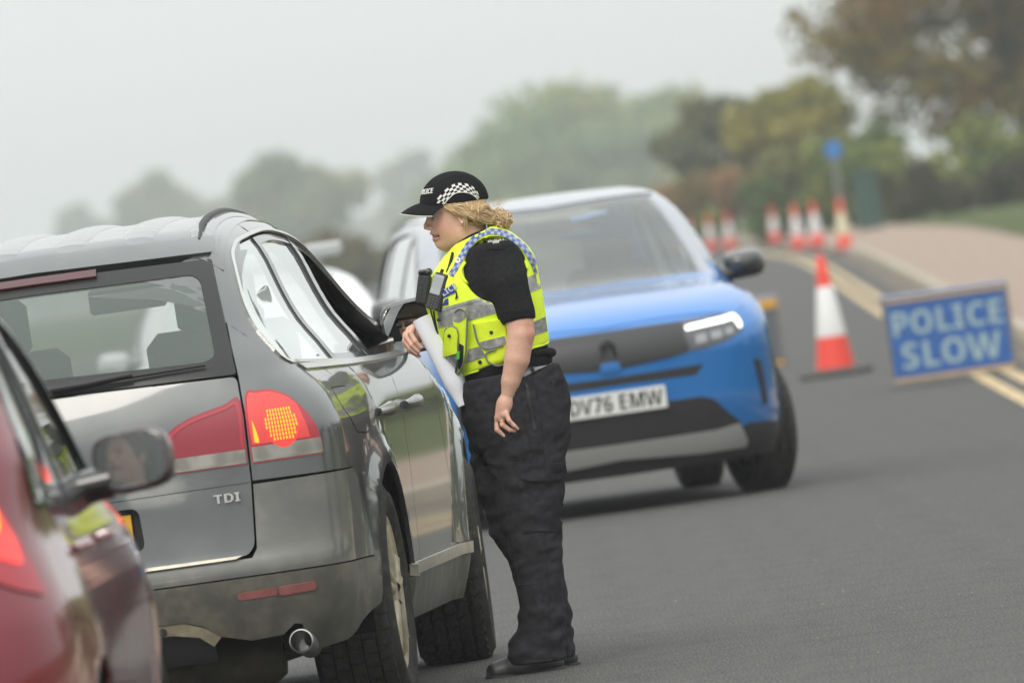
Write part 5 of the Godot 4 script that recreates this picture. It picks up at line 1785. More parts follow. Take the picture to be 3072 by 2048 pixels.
	sheet(mb, vf, [pv([-0.218, 1.076, -0.151, 1.088, -0.087, 1.096, -0.025, 1.103, -0.028, 1.07, -0.093, 1.058, -0.157, 1.045, -0.206, 1.029])], 0.0022, 0.003)
	part("reflective_band", mb, silver, vest)
	mb = MB.new()
	sheet(mb, vf, [pv([0.059, 1.291, 0.12, 1.309, 0.151, 1.312, 0.143, 1.261, 0.124, 1.256, 0.051, 1.24])], 0.002, 0.003)
	part("reflective_band", mb, silver, vest)
	mb = MB.new()
	sheet(mb, vf, [pv([0.072, 1.146, 0.12, 1.16, 0.145, 1.165, 0.138, 1.116, 0.125, 1.112, 0.066, 1.101])], 0.002, 0.003)
	part("reflective_band", mb, silver, vest)
	# chequered strips up the front and over the back
	mb = MB.new()
	var base := MB.new()
	for st in [[-0.171, 1.338, -0.153, 1.358, -0.132, 1.387, -0.116, 1.409, -0.096, 1.432, -0.071, 1.45, -0.047, 1.461, -0.028, 1.465], [-0.028, 1.465, 0.001, 1.46, 0.029, 1.448, 0.055, 1.427, 0.081, 1.398, 0.098, 1.362, 0.109, 1.331, 0.114, 1.306]]:
		var cv := curve2(pv_raw(st), 8)
		var len_ := 0.0
		for i in cv.size() - 1: len_ += cv[i].distance_to(cv[i + 1])
		var rows := int(len_ / 0.0115)
		var wid := 0.0098
		var at_u := func(u: float, side: float) -> Vector2:
			var x := u * (cv.size() - 1)
			var i := mini(int(x), cv.size() - 2)
			var a := cv[i].lerp(cv[i + 1], x - i)
			var t := (cv[i + 1] - cv[i]).normalized()
			return a + Vector2(-t.y, t.x) * side * wid
		for i in rows:
			for j in 2:
				var u0 := float(i) / rows
				var u1 := float(i + 1) / rows
				var sd := [-1.0, 0.0] if j == 0 else [0.0, 1.0]
				var poly := PackedVector2Array([at_u.call(u0, sd[0]), at_u.call(u1, sd[0]), at_u.call(u1, sd[1]), at_u.call(u0, sd[1])])
				if Geometry2D.is_polygon_clockwise(poly): poly.reverse()
				if (i + j) % 2 == 0: sheet(mb, vf, [poly], 0.0022, 0.0015)
				else: sheet(base, vf, [poly], 0.0018, 0.0015)
	part("blue_cheques", mb, mat(Color(0.05, 0.10, 0.32), 0.4), vest)
	part("silver_cheques", base, mat(Color(0.29, 0.31, 0.37), 0.4), vest)
	# binding of the arm hole, hem and front edge
	mb = MB.new()
	cord(mb, vf, curve2(pv_raw([-0.05, 1.439, -0.08, 1.411, -0.115, 1.379, -0.134, 1.352, -0.132, 1.326, -0.118, 1.301, -0.091, 1.281, -0.063, 1.269]), 5), 0.006, 0.001)
	cord(mb, vf, curve2(pv_raw([-0.028, 1.444, 0.005, 1.439, 0.037, 1.424, 0.062, 1.395, 0.079, 1.359, 0.084, 1.325]), 5), 0.004, 0.001)
	cord(mb, vf, curve2(pv_raw([-0.181, 1.004, -0.147, 1.011, -0.09, 1.02, -0.039, 1.028, 0.004, 1.035, 0.06, 1.062, 0.098, 1.068, 0.123, 1.075]), 5), 0.004, 0.001)
	part("binding", mb, fluo, vest)
	# pockets with grey piping
	var p_big := pv([-0.117, 1.172, -0.088, 1.172, -0.015, 1.172, -0.017, 1.092, -0.035, 1.035, -0.067, 1.031, -0.087, 1.042, -0.093, 1.065, -0.106, 1.093, -0.113, 1.124])
	var p_left := round_poly(pv([-0.218, 1.079, -0.205, 1.159, -0.193, 1.174, -0.18, 1.176, -0.168, 1.164, -0.166, 1.142, -0.174, 1.088, -0.186, 1.027, -0.177, 1.088, -0.197, 1.08]), 0.003)
	var p_radio := pv([-0.179, 1.189, -0.17, 1.218, -0.154, 1.228, -0.139, 1.222, -0.131, 1.204, -0.139, 1.146, -0.149, 1.081, -0.164, 1.038, -0.178, 1.018, -0.186, 1.027, -0.175, 1.107, -0.169, 1.15, -0.177, 1.17])
	for pk in [[p_big, "pocket", 0.010], [p_radio, "pocket", 0.012]]:
		mb = MB.new()
		sheet(mb, vf, [pk[0]], pk[2], 0.012)
		part(pk[1], mb, fluo, vest)
	mb = MB.new()
	sheet(mb, vf, [round_poly(pv([-0.218, 1.079, -0.205, 1.159, -0.193, 1.174, -0.18, 1.176, -0.168, 1.164, -0.166, 1.142, -0.175, 1.084]), 0.003)], 0.019, 0.012)
	part("pocket", mb, fluo, vest)
	mb = MB.new()
	sheet(mb, vf, [pv([-0.177, 1.19, -0.17, 1.217, -0.154, 1.226, -0.139, 1.22, -0.133, 1.201, -0.144, 1.191, -0.16, 1.184])], 0.0138, 0.004)
	part("reflective_patch", mb, silver, vest)
	mb = MB.new()
	sheet(mb, vf, [pv([-0.216, 1.077, -0.176, 1.084, -0.186, 1.027, -0.191, 1.046])], 0.0125, 0.004)
	part("reflective_patch", mb, silver, vest)
	mb = MB.new()
	sheet(mb, vf, [pv([-0.108, 1.109, -0.023, 1.117, -0.021, 1.092, -0.031, 1.088, -0.078, 1.086, -0.096, 1.088, -0.104, 1.097])], 0.013, 0.004)
	part("reflective_patch", mb, silver, vest)
	mb = MB.new()
	sheet(mb, vf, [pv([-0.167, 1.115, -0.155, 1.104, -0.164, 1.046, -0.174, 1.025, -0.18, 1.041])], 0.014, 0.004)
	part("pouch", mb, M.black, vest)
	mb = MB.new()
	sheet(mb, vf, [pv([-0.174, 1.089, -0.166, 1.09, -0.17, 1.066, -0.178, 1.065])], 0.020, 0.004)
	part("green_tag", mb, mat(Color(0.10, 0.62, 0.06), 0.5), vest)
	mb = MB.new()
	for l in [[-0.116, 1.171, -0.113, 1.135, -0.108, 1.108, -0.097, 1.09, -0.078, 1.084, -0.055, 1.085, -0.031, 1.089], [-0.092, 1.065, -0.086, 1.042, -0.067, 1.032, -0.036, 1.037], [-0.217, 1.08, -0.206, 1.155, -0.194, 1.172, -0.18, 1.175, -0.169, 1.164, -0.168, 1.139, -0.175, 1.084, -0.186, 1.027, -0.179, 1.02, -0.165, 1.038, -0.154, 1.067, -0.145, 1.11, -0.135, 1.175, -0.132, 1.204, -0.14, 1.221, -0.154, 1.228, -0.169, 1.219], [-0.056, 1.077, -0.079, 1.075, -0.092, 1.065]]:
		cord(mb, vf, curve2(pv_raw(l), 4), 0.0034, 0.016)
	part("piping", mb, pipe_m, vest)
	mb = MB.new()
	for q in [[-0.223, 1.201], [-0.19, 1.146], [-0.064, 1.135], [-0.114, 1.042]]:
		var v: Vector2 = pv_raw(q)[0]
		var h := on(vf, v, 0.010 if v.y > 1.05 else 0.003)
		if v.distance_to(pv_raw([-0.19, 1.146])[0]) < 0.002: h = on(vf, v, 0.021)
		mb = MB.new()
		mb.ball(h, Vector3(0.0066, 0.0066, 0.0035))
		part("press_stud", mb, M.black, vest)
	# zip, name patch, badge
	mb = MB.new()
	cord(mb, vf, curve2(pv_raw([-0.252, 1.25, -0.249, 1.212, -0.241, 1.163]), 4), 0.004, 0.001)
	cord(mb, vf, curve2(pv_raw([-0.243, 1.231, -0.241, 1.179, -0.235, 1.126, -0.223, 1.076, -0.204, 1.029]), 4), 0.004, 0.001)
	cord(mb, vf, curve2(pv_raw([-0.16, 1.287, -0.159, 1.27, -0.164, 1.26, -0.157, 1.268]), 2), 0.0028, 0.004)
	part("zip", mb, M.black, vest)
	mb = MB.new()
	sheet(mb, vf, [pv([-0.225, 1.279, -0.165, 1.312, -0.164, 1.28, -0.224, 1.261])], 0.003, 0.003)
	var np := part("name_patch", mb, navy, vest)
	mb = MB.new()
	letters(mb, "POLICE", 0.0195, func(p):
		var r := Vector2(p.x, p.y).rotated(0.44)
		return on(vf, pv_raw([-0.197, 1.285])[0] + r, 0.0045 + p.z), 0.001)
	part("lettering", mb, mat(Color(0.5, 0.5, 0.48), 0.5), np)
	mb = MB.new()
	sheet(mb, vf, [circle(pv_raw([-0.14, 1.384])[0], 0.0095, 20)], 0.0035, 0.002)
	var bd := part("badge", mb, white_cloth, vest)
	mb = MB.new()
	sheet(mb, vf, [circle(pv_raw([-0.14, 1.384])[0] + Vector2(0.002, 0.001), 0.0034, 12)], 0.0045, 0.002)
	part("emblem", mb, mat(Color(0.5, 0.04, 0.05), 0.5), bd)
	mb = MB.new()
	sheet(mb, vf, [pv([-0.211, 1.244, -0.199, 1.263, -0.189, 1.266, -0.191, 1.244])], 0.003, 0.003)
	part("blue_tab", mb, navy, vest)
	# --- shoes
	for s in [[-0.105, 0.108, 1.0], [-0.065, -0.105, 0.0]]:
		mb = MB.new()
		var hx: float = 0.0 if s[2] > 0 else 0.048
		var shoef := func(p: Vector3) -> float:
			var q := p - Vector3(hx, -0.0215, s[1])
			var d := cap(q, Vector3(-0.200, 0.033, 0), Vector3(-0.12, 0.045, 0), 0.040, 0.046)
			d = smin(d, cap(q, Vector3(-0.12, 0.04, 0), Vector3(-0.018, 0.042, 0), 0.042, 0.042), 0.03)
			d = smin(d, cap(q, Vector3(-0.06, 0.06, 0), Vector3(-0.05, 0.10, 0), 0.046, 0.044), 0.03)
			return smax(d, 0.012 - q.y, 0.006)
		nets(mb, shoef, Vector3(-0.25, -0.02, s[1] - 0.06), Vector3(0.09, 0.12, s[1] + 0.06), 0.006)
		var shoe := part("shoe", mb, coat(mat(Color(0.012, 0.012, 0.012), 0.45), 0.5, 0.3), off)
		mb = MB.new()
		var sole := func(p: Vector3) -> float:
			var q := p - Vector3(hx, -0.0215, s[1])
			var w := 0.040 + 0.006 * sin((q.x + 0.24) * 12.0)
			var e := Vector2(maxf(absf(q.x + 0.107) - 0.098, 0.0), 0.0).x
			return smax((Vector2(e, q.z * 0.04 / w).length() - 0.04), absf(q.y - 0.0135 - 0.05 * maxf(0.0, -0.2 - q.x)) - 0.0135, 0.005)
		nets(mb, sole, Vector3(-0.26, -0.026, s[1] - 0.06), Vector3(0.10, 0.04, s[1] + 0.06), 0.005)
		part("sole", mb, mat(Color(0.016, 0.016, 0.016), 0.7), shoe)
	# --- ring
	mb = MB.new()
	var rc: Vector3 = ringf[0].lerp(ringf[1], 0.62)
	var rax: Vector3 = (ringf[1] - ringf[0]).normalized()
	for d in [-0.0016, 0.0016]:
		mb.lathe([Vector2(0.0090, -0.0011), Vector2(0.0104, 0.0), Vector2(0.0090, 0.0011)], Transform3D(Basis(Quaternion(Vector3.UP, rax)), rc + rax * d), 20)
	mb.ball(rc + Vector3(-0.002, 0.0, 0.0098), Vector3(0.0028, 0.0022, 0.0018))
	part("ring", mb, mat(Color(0.75, 0.55, 0.28), 0.2, 1.0), off)

	# --- things she carries
	var pen := thing("pen", "black pen in the officer's lowered hand", "pen", place)
	mb = MB.new()
	mb.tube([Vector3(-0.062, 0.812, 0.176), Vector3(-0.030, 0.782, 0.182)], [0.0045, 0.0048], 10)
	part("barrel", mb, M.black, pen)
	mb = MB.new()
	mb.tube([Vector3(-0.030, 0.782, 0.182), Vector3(-0.0195, 0.7705, 0.184), Vector3(-0.0165, 0.767, 0.1845)], [0.0044, 0.0022, 0.0008], 10)
	part("tip", mb, M.satin, pen)
	var radio := thing("radio", "black police radio clipped to the officer's chest beside the body camera", "radio", place)
	var rb := Basis(Vector3(0, 0, 1), -0.42) * Basis(Vector3.UP, -0.55)
	var rcn := Vector3(-0.217, 1.290, 0.135)
	mb = MB.new()
	mb.box(rcn, Vector3(0.056, 0.125, 0.036), rb, 0.006)
	mb.box(rcn + rb * Vector3(0.006, -0.01, -0.016), Vector3(0.043, 0.09, 0.016), rb, 0.004)
	part("casing", mb, M.dark_plastic, radio)
	mb = MB.new()
	mb.box(rcn + rb * Vector3(-0.004, 0.022, 0.018), Vector3(0.040, 0.066, 0.003), rb, 0.001)
	part("screen", mb, coat(mat(Color(0.32, 0.33, 0.34), 0.25)), radio)
	mb = MB.new()
	for i in 3:
		for j in 5:
			mb.box(rcn + rb * Vector3(-0.015 + i * 0.0125, -0.022 - j * 0.0088, 0.0185), Vector3(0.0085, 0.0052, 0.003), rb, 0.001)
	part("keypad", mb, mat(Color(0.06, 0.06, 0.062), 0.4), radio)
	mb = MB.new()
	for i in 7:
		for j in 2:
			mb.ball(rcn + rb * Vector3(0.0285, 0.030 - i * 0.0062, 0.006 - j * 0.008), Vector3(0.0016, 0.0016, 0.0016), Basis(), 5, 6)
	part("contacts", mb, mat(Color(0.5, 0.38, 0.16), 0.3, 1.0), radio)
	mb = MB.new()
	var a0 := rcn + rb * Vector3(0.013, 0.058, 0.0)
	mb.tube([a0, a0 + rb * Vector3(0.0, 0.02, 0), a0 + rb * Vector3(-0.001, 0.03, 0), a0 + rb * Vector3(-0.004, 0.082, 0)], [0.0085, 0.0085, 0.0062, 0.005], 10)
	mb.tube([rcn + rb * Vector3(-0.010, 0.058, 0.0), rcn + rb * Vector3(-0.010, 0.076, 0.0)], [0.0075, 0.007], 10)
	part("aerial", mb, M.black, radio)
	var bc := thing("body_camera", "slim black body camera on the front edge of the officer's vest", "camera", place)
	mb = MB.new()
	var bb := Basis(Vector3(0, 0, 1), -0.27) * Basis(Vector3.UP, -0.9)
	var bcn := Vector3(-0.267, 1.305, 0.075)
	mb.box(bcn, Vector3(0.052, 0.098, 0.026), bb, 0.006)
	mb.box(bcn + bb * Vector3(0.018, 0.0, -0.018), Vector3(0.03, 0.03, 0.03), bb, 0.004)
	part("casing", mb, M.dark_plastic, bc)
	mb = MB.new()
	mb.tube([bcn + bb * Vector3(-0.022, 0.054, 0.004), bcn + bb * Vector3(0.016, 0.060, 0.0)], [0.0115, 0.0135], 12)
	mb.ball(bcn + bb * Vector3(0.016, 0.060, 0.0), Vector3(0.0135, 0.0135, 0.0135))
	part("lens", mb, M.gloss_black, bc)
	mb = MB.new()
	for j in 3:
		mb.box(bcn + bb * Vector3(0.002, 0.020 - j * 0.016, 0.0135), Vector3(0.012, 0.010, 0.003), bb, 0.001)
	part("button", mb, mat(Color(0.035, 0.035, 0.036), 0.5), bc)
	# papers: a curled stack
	var paper_m := mat(Color(0.86, 0.87, 0.93), 0.7)
	paper_m.backlight_enabled = true
	paper_m.backlight = Color(0.15, 0.15, 0.17)
	var papers := thing("papers", "curled stack of white papers held in front of the car's door mirror", "papers", place)
	for n in 3:
		mb = MB.new()
		var rows := 22
		var cols := 14
		for side in 2:
			var kk := mb.v.size()
			for i in rows + 1:
				var t := float(i) / rows
				# down the length, then the far end curls under
				var ax := Vector3(-0.280, 1.212, 0.055).lerp(Vector3(-0.204, 0.985, 0.085), minf(t / 0.84, 1.0))
				var extra := maxf(0.0, t - 0.84) / 0.16
				ax += Vector3(0.012 * extra + 0.010 * extra * extra * n * 0.3, -0.078 * extra, -0.03 * sin(extra * PI))
				for j in cols + 1:
					var v := float(j) / cols
					var an := lerpf(-2.0, 1.15, v) * (1.0 - 0.45 * extra)
					var r := 0.040 * (1.0 - 0.15 * extra) - n * 0.0007
					var across := Vector3(0.945, 0.315, 0.0)
					var p := ax + across * (sin(an) * r) * (1.0 - 0.5 * extra) + Vector3(0, 0, 1) * (cos(an) * r * 0.7 - 0.02)
					p.y += 0.006 * sin(v * 3.0) * (1.0 - t)
					var g := (across * sin(an) + Vector3(0, 0, cos(an) * 1.4)).normalized()
					mb.vert(p + g * (0.0002 if side == 0 else -0.0002), g if side == 0 else -g, Vector2(v, t))
			for i in rows:
				for j in cols:
					var a := kk + i * (cols + 1) + j
					mb.tri(a, a + 1, a + cols + 2); mb.tri(a, a + cols + 2, a + cols + 1)
		part("sheet", mb, paper_m, papers)

func at_px(x: float, y: float) -> Vector2:
	# places on the epaulette, in metres
	return Vector2(-0.0052, 1.4352) + Vector2((x - 1166.0) * 0.000364 - (y - 735.0) * 0.000051, -(y - 735.0) * 0.000364 - (x - 1166.0) * 0.000051)

func shell(c: Car, car: Node, P: Material, o: Dictionary) -> void:
	# sides, doors, windows, roof, bonnet, screens and cabin of a plain five-door car
	var S := func(q: float) -> float: return c.side(q)
	var side_up := PackedVector2Array()
	side_up.append_array(pv_raw([c.cx + 0.02, o.low, c.cx + 0.02, 1.0, c.cx - 0.02, o.roof_y - 0.1]))
	var n := 26
	for i in n + 1:
		var q: float = lerpf(o.q0, o.q_nose, float(i) / n)
		var xe: float = lerpf(o.roof_x, o.bonnet_x, clampf((q - o.q1) / (o.q2 - o.q1), 0, 1))
		side_up.append(Vector2(S.call(q), c.edge(q, xe - 0.02)))
	side_up.append_array(pv_raw([S.call(o.q_nose), o.low]))
	if Geometry2D.is_polygon_clockwise(side_up): side_up.reverse()
	var pts := PackedVector2Array()
	for p in o.dlo:
		pts.append(Vector2(S.call(p[0]), p[1]))
	var dlo := curve2(pts, 4, true)
	if Geometry2D.is_polygon_clockwise(dlo): dlo.reverse()
	var body := [side_up]
	for a in c.arches:
		body = minus(body, circle(Vector2(S.call(a[0]), a[1]), a[2], 40))
	var cuts: Array = o.doors
	for s in [1, -1]:
		var one := func(list: Array) -> Array:
			if s > 0: return list
			var r := []
			for p in list: r.append(mir(p))
			return r
		var edges := [-1.0] + cuts + [9.0]
		for i in edges.size() - 1:
			var strip := pv([S.call(edges[i] + 0.004), 0.0, S.call(edges[i + 1] - 0.004), 0.0, S.call(edges[i + 1] - 0.004), 1.9, S.call(edges[i] + 0.004), 1.9])
			for bit in minus(both(body, strip), dlo):
				skin(c, ["quarter_panel", "rear_door", "front_door", "front_wing"][i], one.call([bit]), o.get("roof", P) if o.has("roof") and low_of(bit) > o.belt - 0.05 else P, car, 0.0, 0.014, 0.06)
			var pane := both(Geometry2D.offset_polygon(dlo, -0.01)[0], strip)
			skin(c, "side_window", one.call(pane), o.get("front_glass", M.tint) if i == 2 else M.tint, car, -0.010, 0.0, 0.07)
			if i > 0:
				skin(c, "door_seal", one.call(both(minus(body, dlo), pv([S.call(edges[i] - 0.02), 0.0, S.call(edges[i] + 0.02), 0.0, S.call(edges[i] + 0.02), 1.9, S.call(edges[i] - 0.02), 1.9]))), M.seal, car, -0.014, 0.0, 0.08)
				skin(c, "pillar_trim", one.call(both(Geometry2D.offset_polygon(dlo, -0.008)[0], pv([S.call(edges[i] - 0.045), 0.5, S.call(edges[i] + 0.045), 0.5, S.call(edges[i] + 0.045), 1.9, S.call(edges[i] - 0.045), 1.9]))), M.gloss_black, car, -0.005, 0.02, 0.06)
		skin(c, "window_trim", one.call(ring(Geometry2D.offset_polygon(dlo, 0.008)[0], Geometry2D.offset_polygon(dlo, -0.012)[0], S.call(cuts[1]))), o.get("trim", M.gloss_black), car, 0.004, 0.02, 0.06)
		for a in c.arches:
			var mb := MB.new()
			mb.well(Vector3(0, a[1], -a[0]), a[2] + 0.012, 0.45 * s, 0.86 * s)
			part("wheel_well", mb, M.cabin, car)
			if o.has("cladding"):
				var band := []
				for b in minus([circle(Vector2(S.call(a[0]), a[1]), a[2] + 0.055, 40)], circle(Vector2(S.call(a[0]), a[1]), a[2] - 0.01, 40)):
					pass
				var outer := circle(Vector2(S.call(a[0]), a[1]), a[2] + 0.055, 40)
				band = both(ring(outer, circle(Vector2(S.call(a[0]), a[1]), a[2] - 0.004, 40), S.call(a[0])), pv([0, 0.2, 9, 0.2, 9, 1.2, 0, 1.2]))
				skin(c, "arch_cladding", one.call(band), M.dark_plastic, car, 0.008, 0.02, 0.06)
			var h: float = o.wheel_r
			wheel(car, Vector3((o.track) * s, h, -a[0]), h, 0.22, h * 0.66, s, o.steer if a[0] > 2.0 else 0.0, 4, 36, 0.3, o.rim, 5)
		skin(c, "sill", one.call(both([pv([S.call(c.arches[0][0] + c.arches[0][2]), 0.2, S.call(c.arches[1][0] - c.arches[1][2]), 0.2, S.call(c.arches[1][0] - c.arches[1][2]), o.low - 0.004, S.call(c.arches[0][0] + c.arches[0][2]), o.low - 0.004])], pv([0, 0, 9, 0, 9, 2, 0, 2]))), o.get("sill", P), car, 0.004, 0.02, 0.08)
		for q in [cuts[0] + 0.12, cuts[1] + 0.14]:
			var mb := MB.new()
			var y: float = o.handle_y
			var a: Vector3 = c.pt(Vector2(S.call(q - 0.1), y), 0.008)
			var b: Vector3 = c.pt(Vector2(S.call(q), y + 0.004), 0.035)
			var d: Vector3 = c.pt(Vector2(S.call(q + 0.1), y), 0.008)
			var hp := [a, a.lerp(b, 0.6), b, b.lerp(d, 0.4), d]
			for i in 5: hp[i].x *= s
			mb.tube(hp, [0.011, 0.016, 0.017, 0.016, 0.011], 8)
			part("door_handle", mb, P, car)
		# windscreen pillar
		var mb := MB.new()
		var pp := []
		var pr := []
		for i in 9:
			var q: float = lerpf(o.q1 - 0.1, o.q2 - 0.02, i / 8.0)
			var x := lerpf(o.roof_x, o.bonnet_x, clampf((q - o.q1) / (o.q2 - o.q1), 0, 1))
			pp.append(Vector3((x - 0.025) * s, c.edge(q, x - 0.02) - 0.028, -q))
			pr.append(0.034)
		mb.tube(pp, pr, 10)
		part("front_pillar", mb, o.get("pillar", P), car)
	var roof := sym([0.0, o.q0 + 0.02, o.roof_x, o.q0 + 0.08, o.roof_x, o.q1 - 0.1, o.roof_x - 0.03, o.q1 - 0.02, 0.0, o.q1 + 0.05])
	skin(c, "roof", [roof], o.get("roof", P), car, 0.002, 0.02, 0.08, 2)
	skin(c, "headlining", [roof], M.lining, car, -0.035, 0.0, 0.14, 2)
	skin(c, "windscreen", [sym([0.0, o.q1 + 0.06, o.roof_x - 0.03, o.q1 - 0.01, o.bonnet_x - 0.05, o.q2 - 0.06, 0.0, o.q2 + 0.02])], o.get("screen", M.tint), car, -0.003, 0.0, 0.08, 2)
	skin(c, "bonnet", [sym([0.0, o.q2 + 0.03, o.bonnet_x - 0.05, o.q2 - 0.05, o.bonnet_x, o.q2 - 0.03, o.bonnet_x, o.q_nose - 0.06, o.bonnet_x - 0.06, o.q3 - 0.06, 0.0, o.q3])], P, car, 0.003, 0.02, 0.07, 2)
	var mb := MB.new()
	mb.box(Vector3(0, o.low - 0.02, -c.length * 0.5), Vector3(1.35, 0.1, c.length * 0.86))
	mb.box(Vector3(0, o.belt - 0.16, -o.q2 + 0.22), Vector3(1.3, 0.3, 0.5), Basis(), 0.08)
	mb.box(Vector3(0, o.belt - 0.3, -o.q2), Vector3(1.3, 0.5, 0.06))
	for s in [1, -1]:
		mb.box(Vector3(0.66 * s, o.belt - 0.32, -o.q2 + 1.2), Vector3(0.06, 0.5, 2.0))
	part("cabin", mb, M.cabin, car)
	for s in [1, -1]:
		mb = MB.new()
		mb.box(Vector3(0.35 * s, o.belt - 0.42, -o.q1 + 0.15), Vector3(0.48, 0.16, 0.5), Basis(), 0.06)
		mb.box(Vector3(0.35 * s, o.belt - 0.12, -o.q1 + 0.45), Vector3(0.46, 0.58, 0.12), Basis(Vector3.RIGHT, 0.2), 0.06)
		mb.box(Vector3(0.35 * s, o.belt + 0.24, -o.q1 + 0.52), Vector3(0.25, 0.17, 0.08), Basis(Vector3.RIGHT, 0.1), 0.04)
		part("seat", mb, M.seat, car)
	mb = MB.new()
	mb.box(Vector3(0.0, o.roof_y - 0.16, -o.q1 - 0.08), Vector3(0.24, 0.07, 0.03), Basis(), 0.015)
	part("rear_view_mirror", mb, M.black, car)
	mb = MB.new()
	var ring_pts := []
	var ring_r := []
	for i in 25:
		var a := TAU * i / 24
		ring_pts.append(Vector3(0.35 + cos(a) * 0.18, o.belt - 0.02 + sin(a) * 0.17, -o.q2 + 0.62 + sin(a) * 0.06))
		ring_r.append(0.014)
	mb.tube(ring_pts, ring_r, 6)
	part("steering_wheel", mb, M.black, car)

func front_skin(c: Car, called: String, polys: Array, m: Material, parent: Node, lift := 0.0, thick := 0.014, cell := 0.05) -> MeshInstance3D:
	return skin(c, called, polys, m, parent, lift, thick, cell, 1)

func twin(p: PackedVector2Array, s: int) -> Array:
	return [p if s > 0 else mir(p)]

func blue_car() -> void:
	var P := coat(mat(Color(0.012, 0.15, 0.45), 0.35, 0.35), 1.0, 0.04)
	var roof_m := coat(mat(Color(0.27, 0.28, 0.32), 0.35, 0.4), 1.0, 0.05)
	var screen_m := glass(Color(0.7, 0.75, 0.74), 0.06)
	screen_m.metallic = 0.05
	var skid := mat(Color(0.36, 0.36, 0.355), 0.4, 0.5)
	var c := Car.new()
	c.length = 4.385
	c.cx = 0.6
	c.cr = 0.27
	c.k_plan = 0.30
	c.k_top = 0.13
	c.crown = 0.05
	c.bow_rear = 0.06
	c.bow_front = 0.13
	c.top = Tab.new([Vector2(-0.2, 1.55), Vector2(0.3, 1.61), Vector2(1.0, 1.655), Vector2(1.8, 1.66), Vector2(2.3, 1.635), Vector2(2.5, 1.58), Vector2(2.9, 1.36), Vector2(3.22, 1.165), Vector2(3.4, 1.135), Vector2(3.8, 1.10), Vector2(4.1, 1.04), Vector2(4.3, 0.985), Vector2(4.5, 0.9)])
	c.wid = Tab.new([Vector2(0.15, 0.80), Vector2(0.35, 0.875), Vector2(0.55, 0.89), Vector2(0.78, 0.892), Vector2(0.95, 0.88), Vector2(1.04, 0.86), Vector2(1.12, 0.81), Vector2(1.3, 0.76), Vector2(1.5, 0.69), Vector2(1.6, 0.645), Vector2(1.75, 0.5)])
	c.plan = Tab.new([Vector2(0, 0.06), Vector2(0.5, 0.02), Vector2(1.0, 0.0), Vector2(3.4, 0.0), Vector2(3.9, 0.015), Vector2(4.385, 0.055)])
	c.house = Tab.new([Vector2(0, 0.03), Vector2(1.0, 0.0), Vector2(4.4, 0.0)])
	c.rear = Tab.new([Vector2(0.15, 0.1), Vector2(0.4, 0.0), Vector2(0.9, 0.05), Vector2(1.1, 0.12), Vector2(1.5, 0.3), Vector2(1.7, 0.4)])
	c.front = Tab.new([Vector2(0.15, 4.26), Vector2(0.28, 4.34), Vector2(0.4, 4.37), Vector2(0.55, 4.385), Vector2(0.75, 4.385), Vector2(0.88, 4.365), Vector2(0.97, 4.31), Vector2(1.05, 4.2), Vector2(1.2, 4.0)])
	c.arches = [[0.86, 0.35, 0.385, 0.02], [3.53, 0.35, 0.385, 0.02]]
	var al := deg_to_rad(6.0)
	var f := Vector3(sin(al), 0, cos(al))
	var car := thing("parked_car", "bright blue family car with lit white headlamp facing the camera behind the officer", "car", Transform3D(Basis(Vector3.UP, PI + al), Vector3(0.469, 0, -57.06) - f * 4.385))
	var rimm := coat(mat(Color(0.03, 0.03, 0.03), 0.4, 0.5))
	shell(c, car, P, {low = 0.42, roof_y = 1.65, q0 = 0.42, q1 = 2.42, q2 = 3.24, q3 = 4.30, q_nose = 4.2, roof_x = 0.60, bonnet_x = 0.74, belt = 1.08, wheel_r = 0.345, track = 0.80, steer = 0.2, rim = rimm, handle_y = 0.93, cladding = true, sill = M.dark_plastic, pillar = roof_m, roof = roof_m, screen = screen_m, doors = [1.05, 2.02, 3.05], dlo = [[0.55, 1.14], [0.62, 1.42], [0.8, 1.52], [1.3, 1.56], [1.9, 1.565], [2.3, 1.52], [2.7, 1.36], [3.02, 1.17], [2.9, 1.12], [1.8, 1.11], [0.8, 1.12]]})
	# rear, plain: it is turned away
	skin(c, "tailgate", [sym([0.0, 0.35, 0.6, 0.35, 0.61, 0.9, 0.58, 1.12, 0.0, 1.14])], P, car, 0.0, 0.014, 0.07)
	skin(c, "rear_window", [sym([0.0, 1.15, 0.58, 1.13, 0.52, 1.5, 0.0, 1.54])], M.tint, car, -0.002, 0.0, 0.07)
	# front
	var T := c.cx + c.cr * PI * 0.5
	var arch := circle(Vector2(T + 0.385 + 0.195, 0.35), 0.39, 40)
	var nose := sym([0.0, 0.40, 0.50, 0.40, 0.62, 0.36, 1.35, 0.36, 1.35, 0.415, 0.935, 0.415, 0.93, 0.96, 0.75, 0.972, 0.5, 0.972, 0.0, 0.974])
	front_skin(c, "front_bumper", minus(minus([nose], arch), mir(arch)), P, car)
	var visor := round_poly(sym([0.0, 0.735, 0.09, 0.737, 0.28, 0.752, 0.40, 0.768, 0.418, 0.79, 0.418, 0.922, 0.40, 0.926, 0.0, 0.926]), 0.015)
	front_skin(c, "grille_panel", [visor], coat(mat(Color(0.012, 0.012, 0.013), 0.4), 0.3, 0.15), car, 0.006, 0.03)
	var mb := MB.new()
	mb.tube([Vector3(-0.035, 0.80, -4.397), Vector3(-0.03, 0.86, -4.399), Vector3(0.0, 0.885, -4.400), Vector3(0.035, 0.86, -4.399), Vector3(0.01, 0.84, -4.399), Vector3(0.04, 0.81, -4.397)], [0.007, 0.012, 0.012, 0.011, 0.011, 0.007], 8)
	part("emblem", mb, M.black, car)
	front_skin(c, "bumper_crease", [round_poly(sym([0.0, 0.722, 0.035, 0.722, 0.055, 0.735, 0.045, 0.77, 0.0, 0.772]), 0.008)], P, car, 0.016, 0.03)
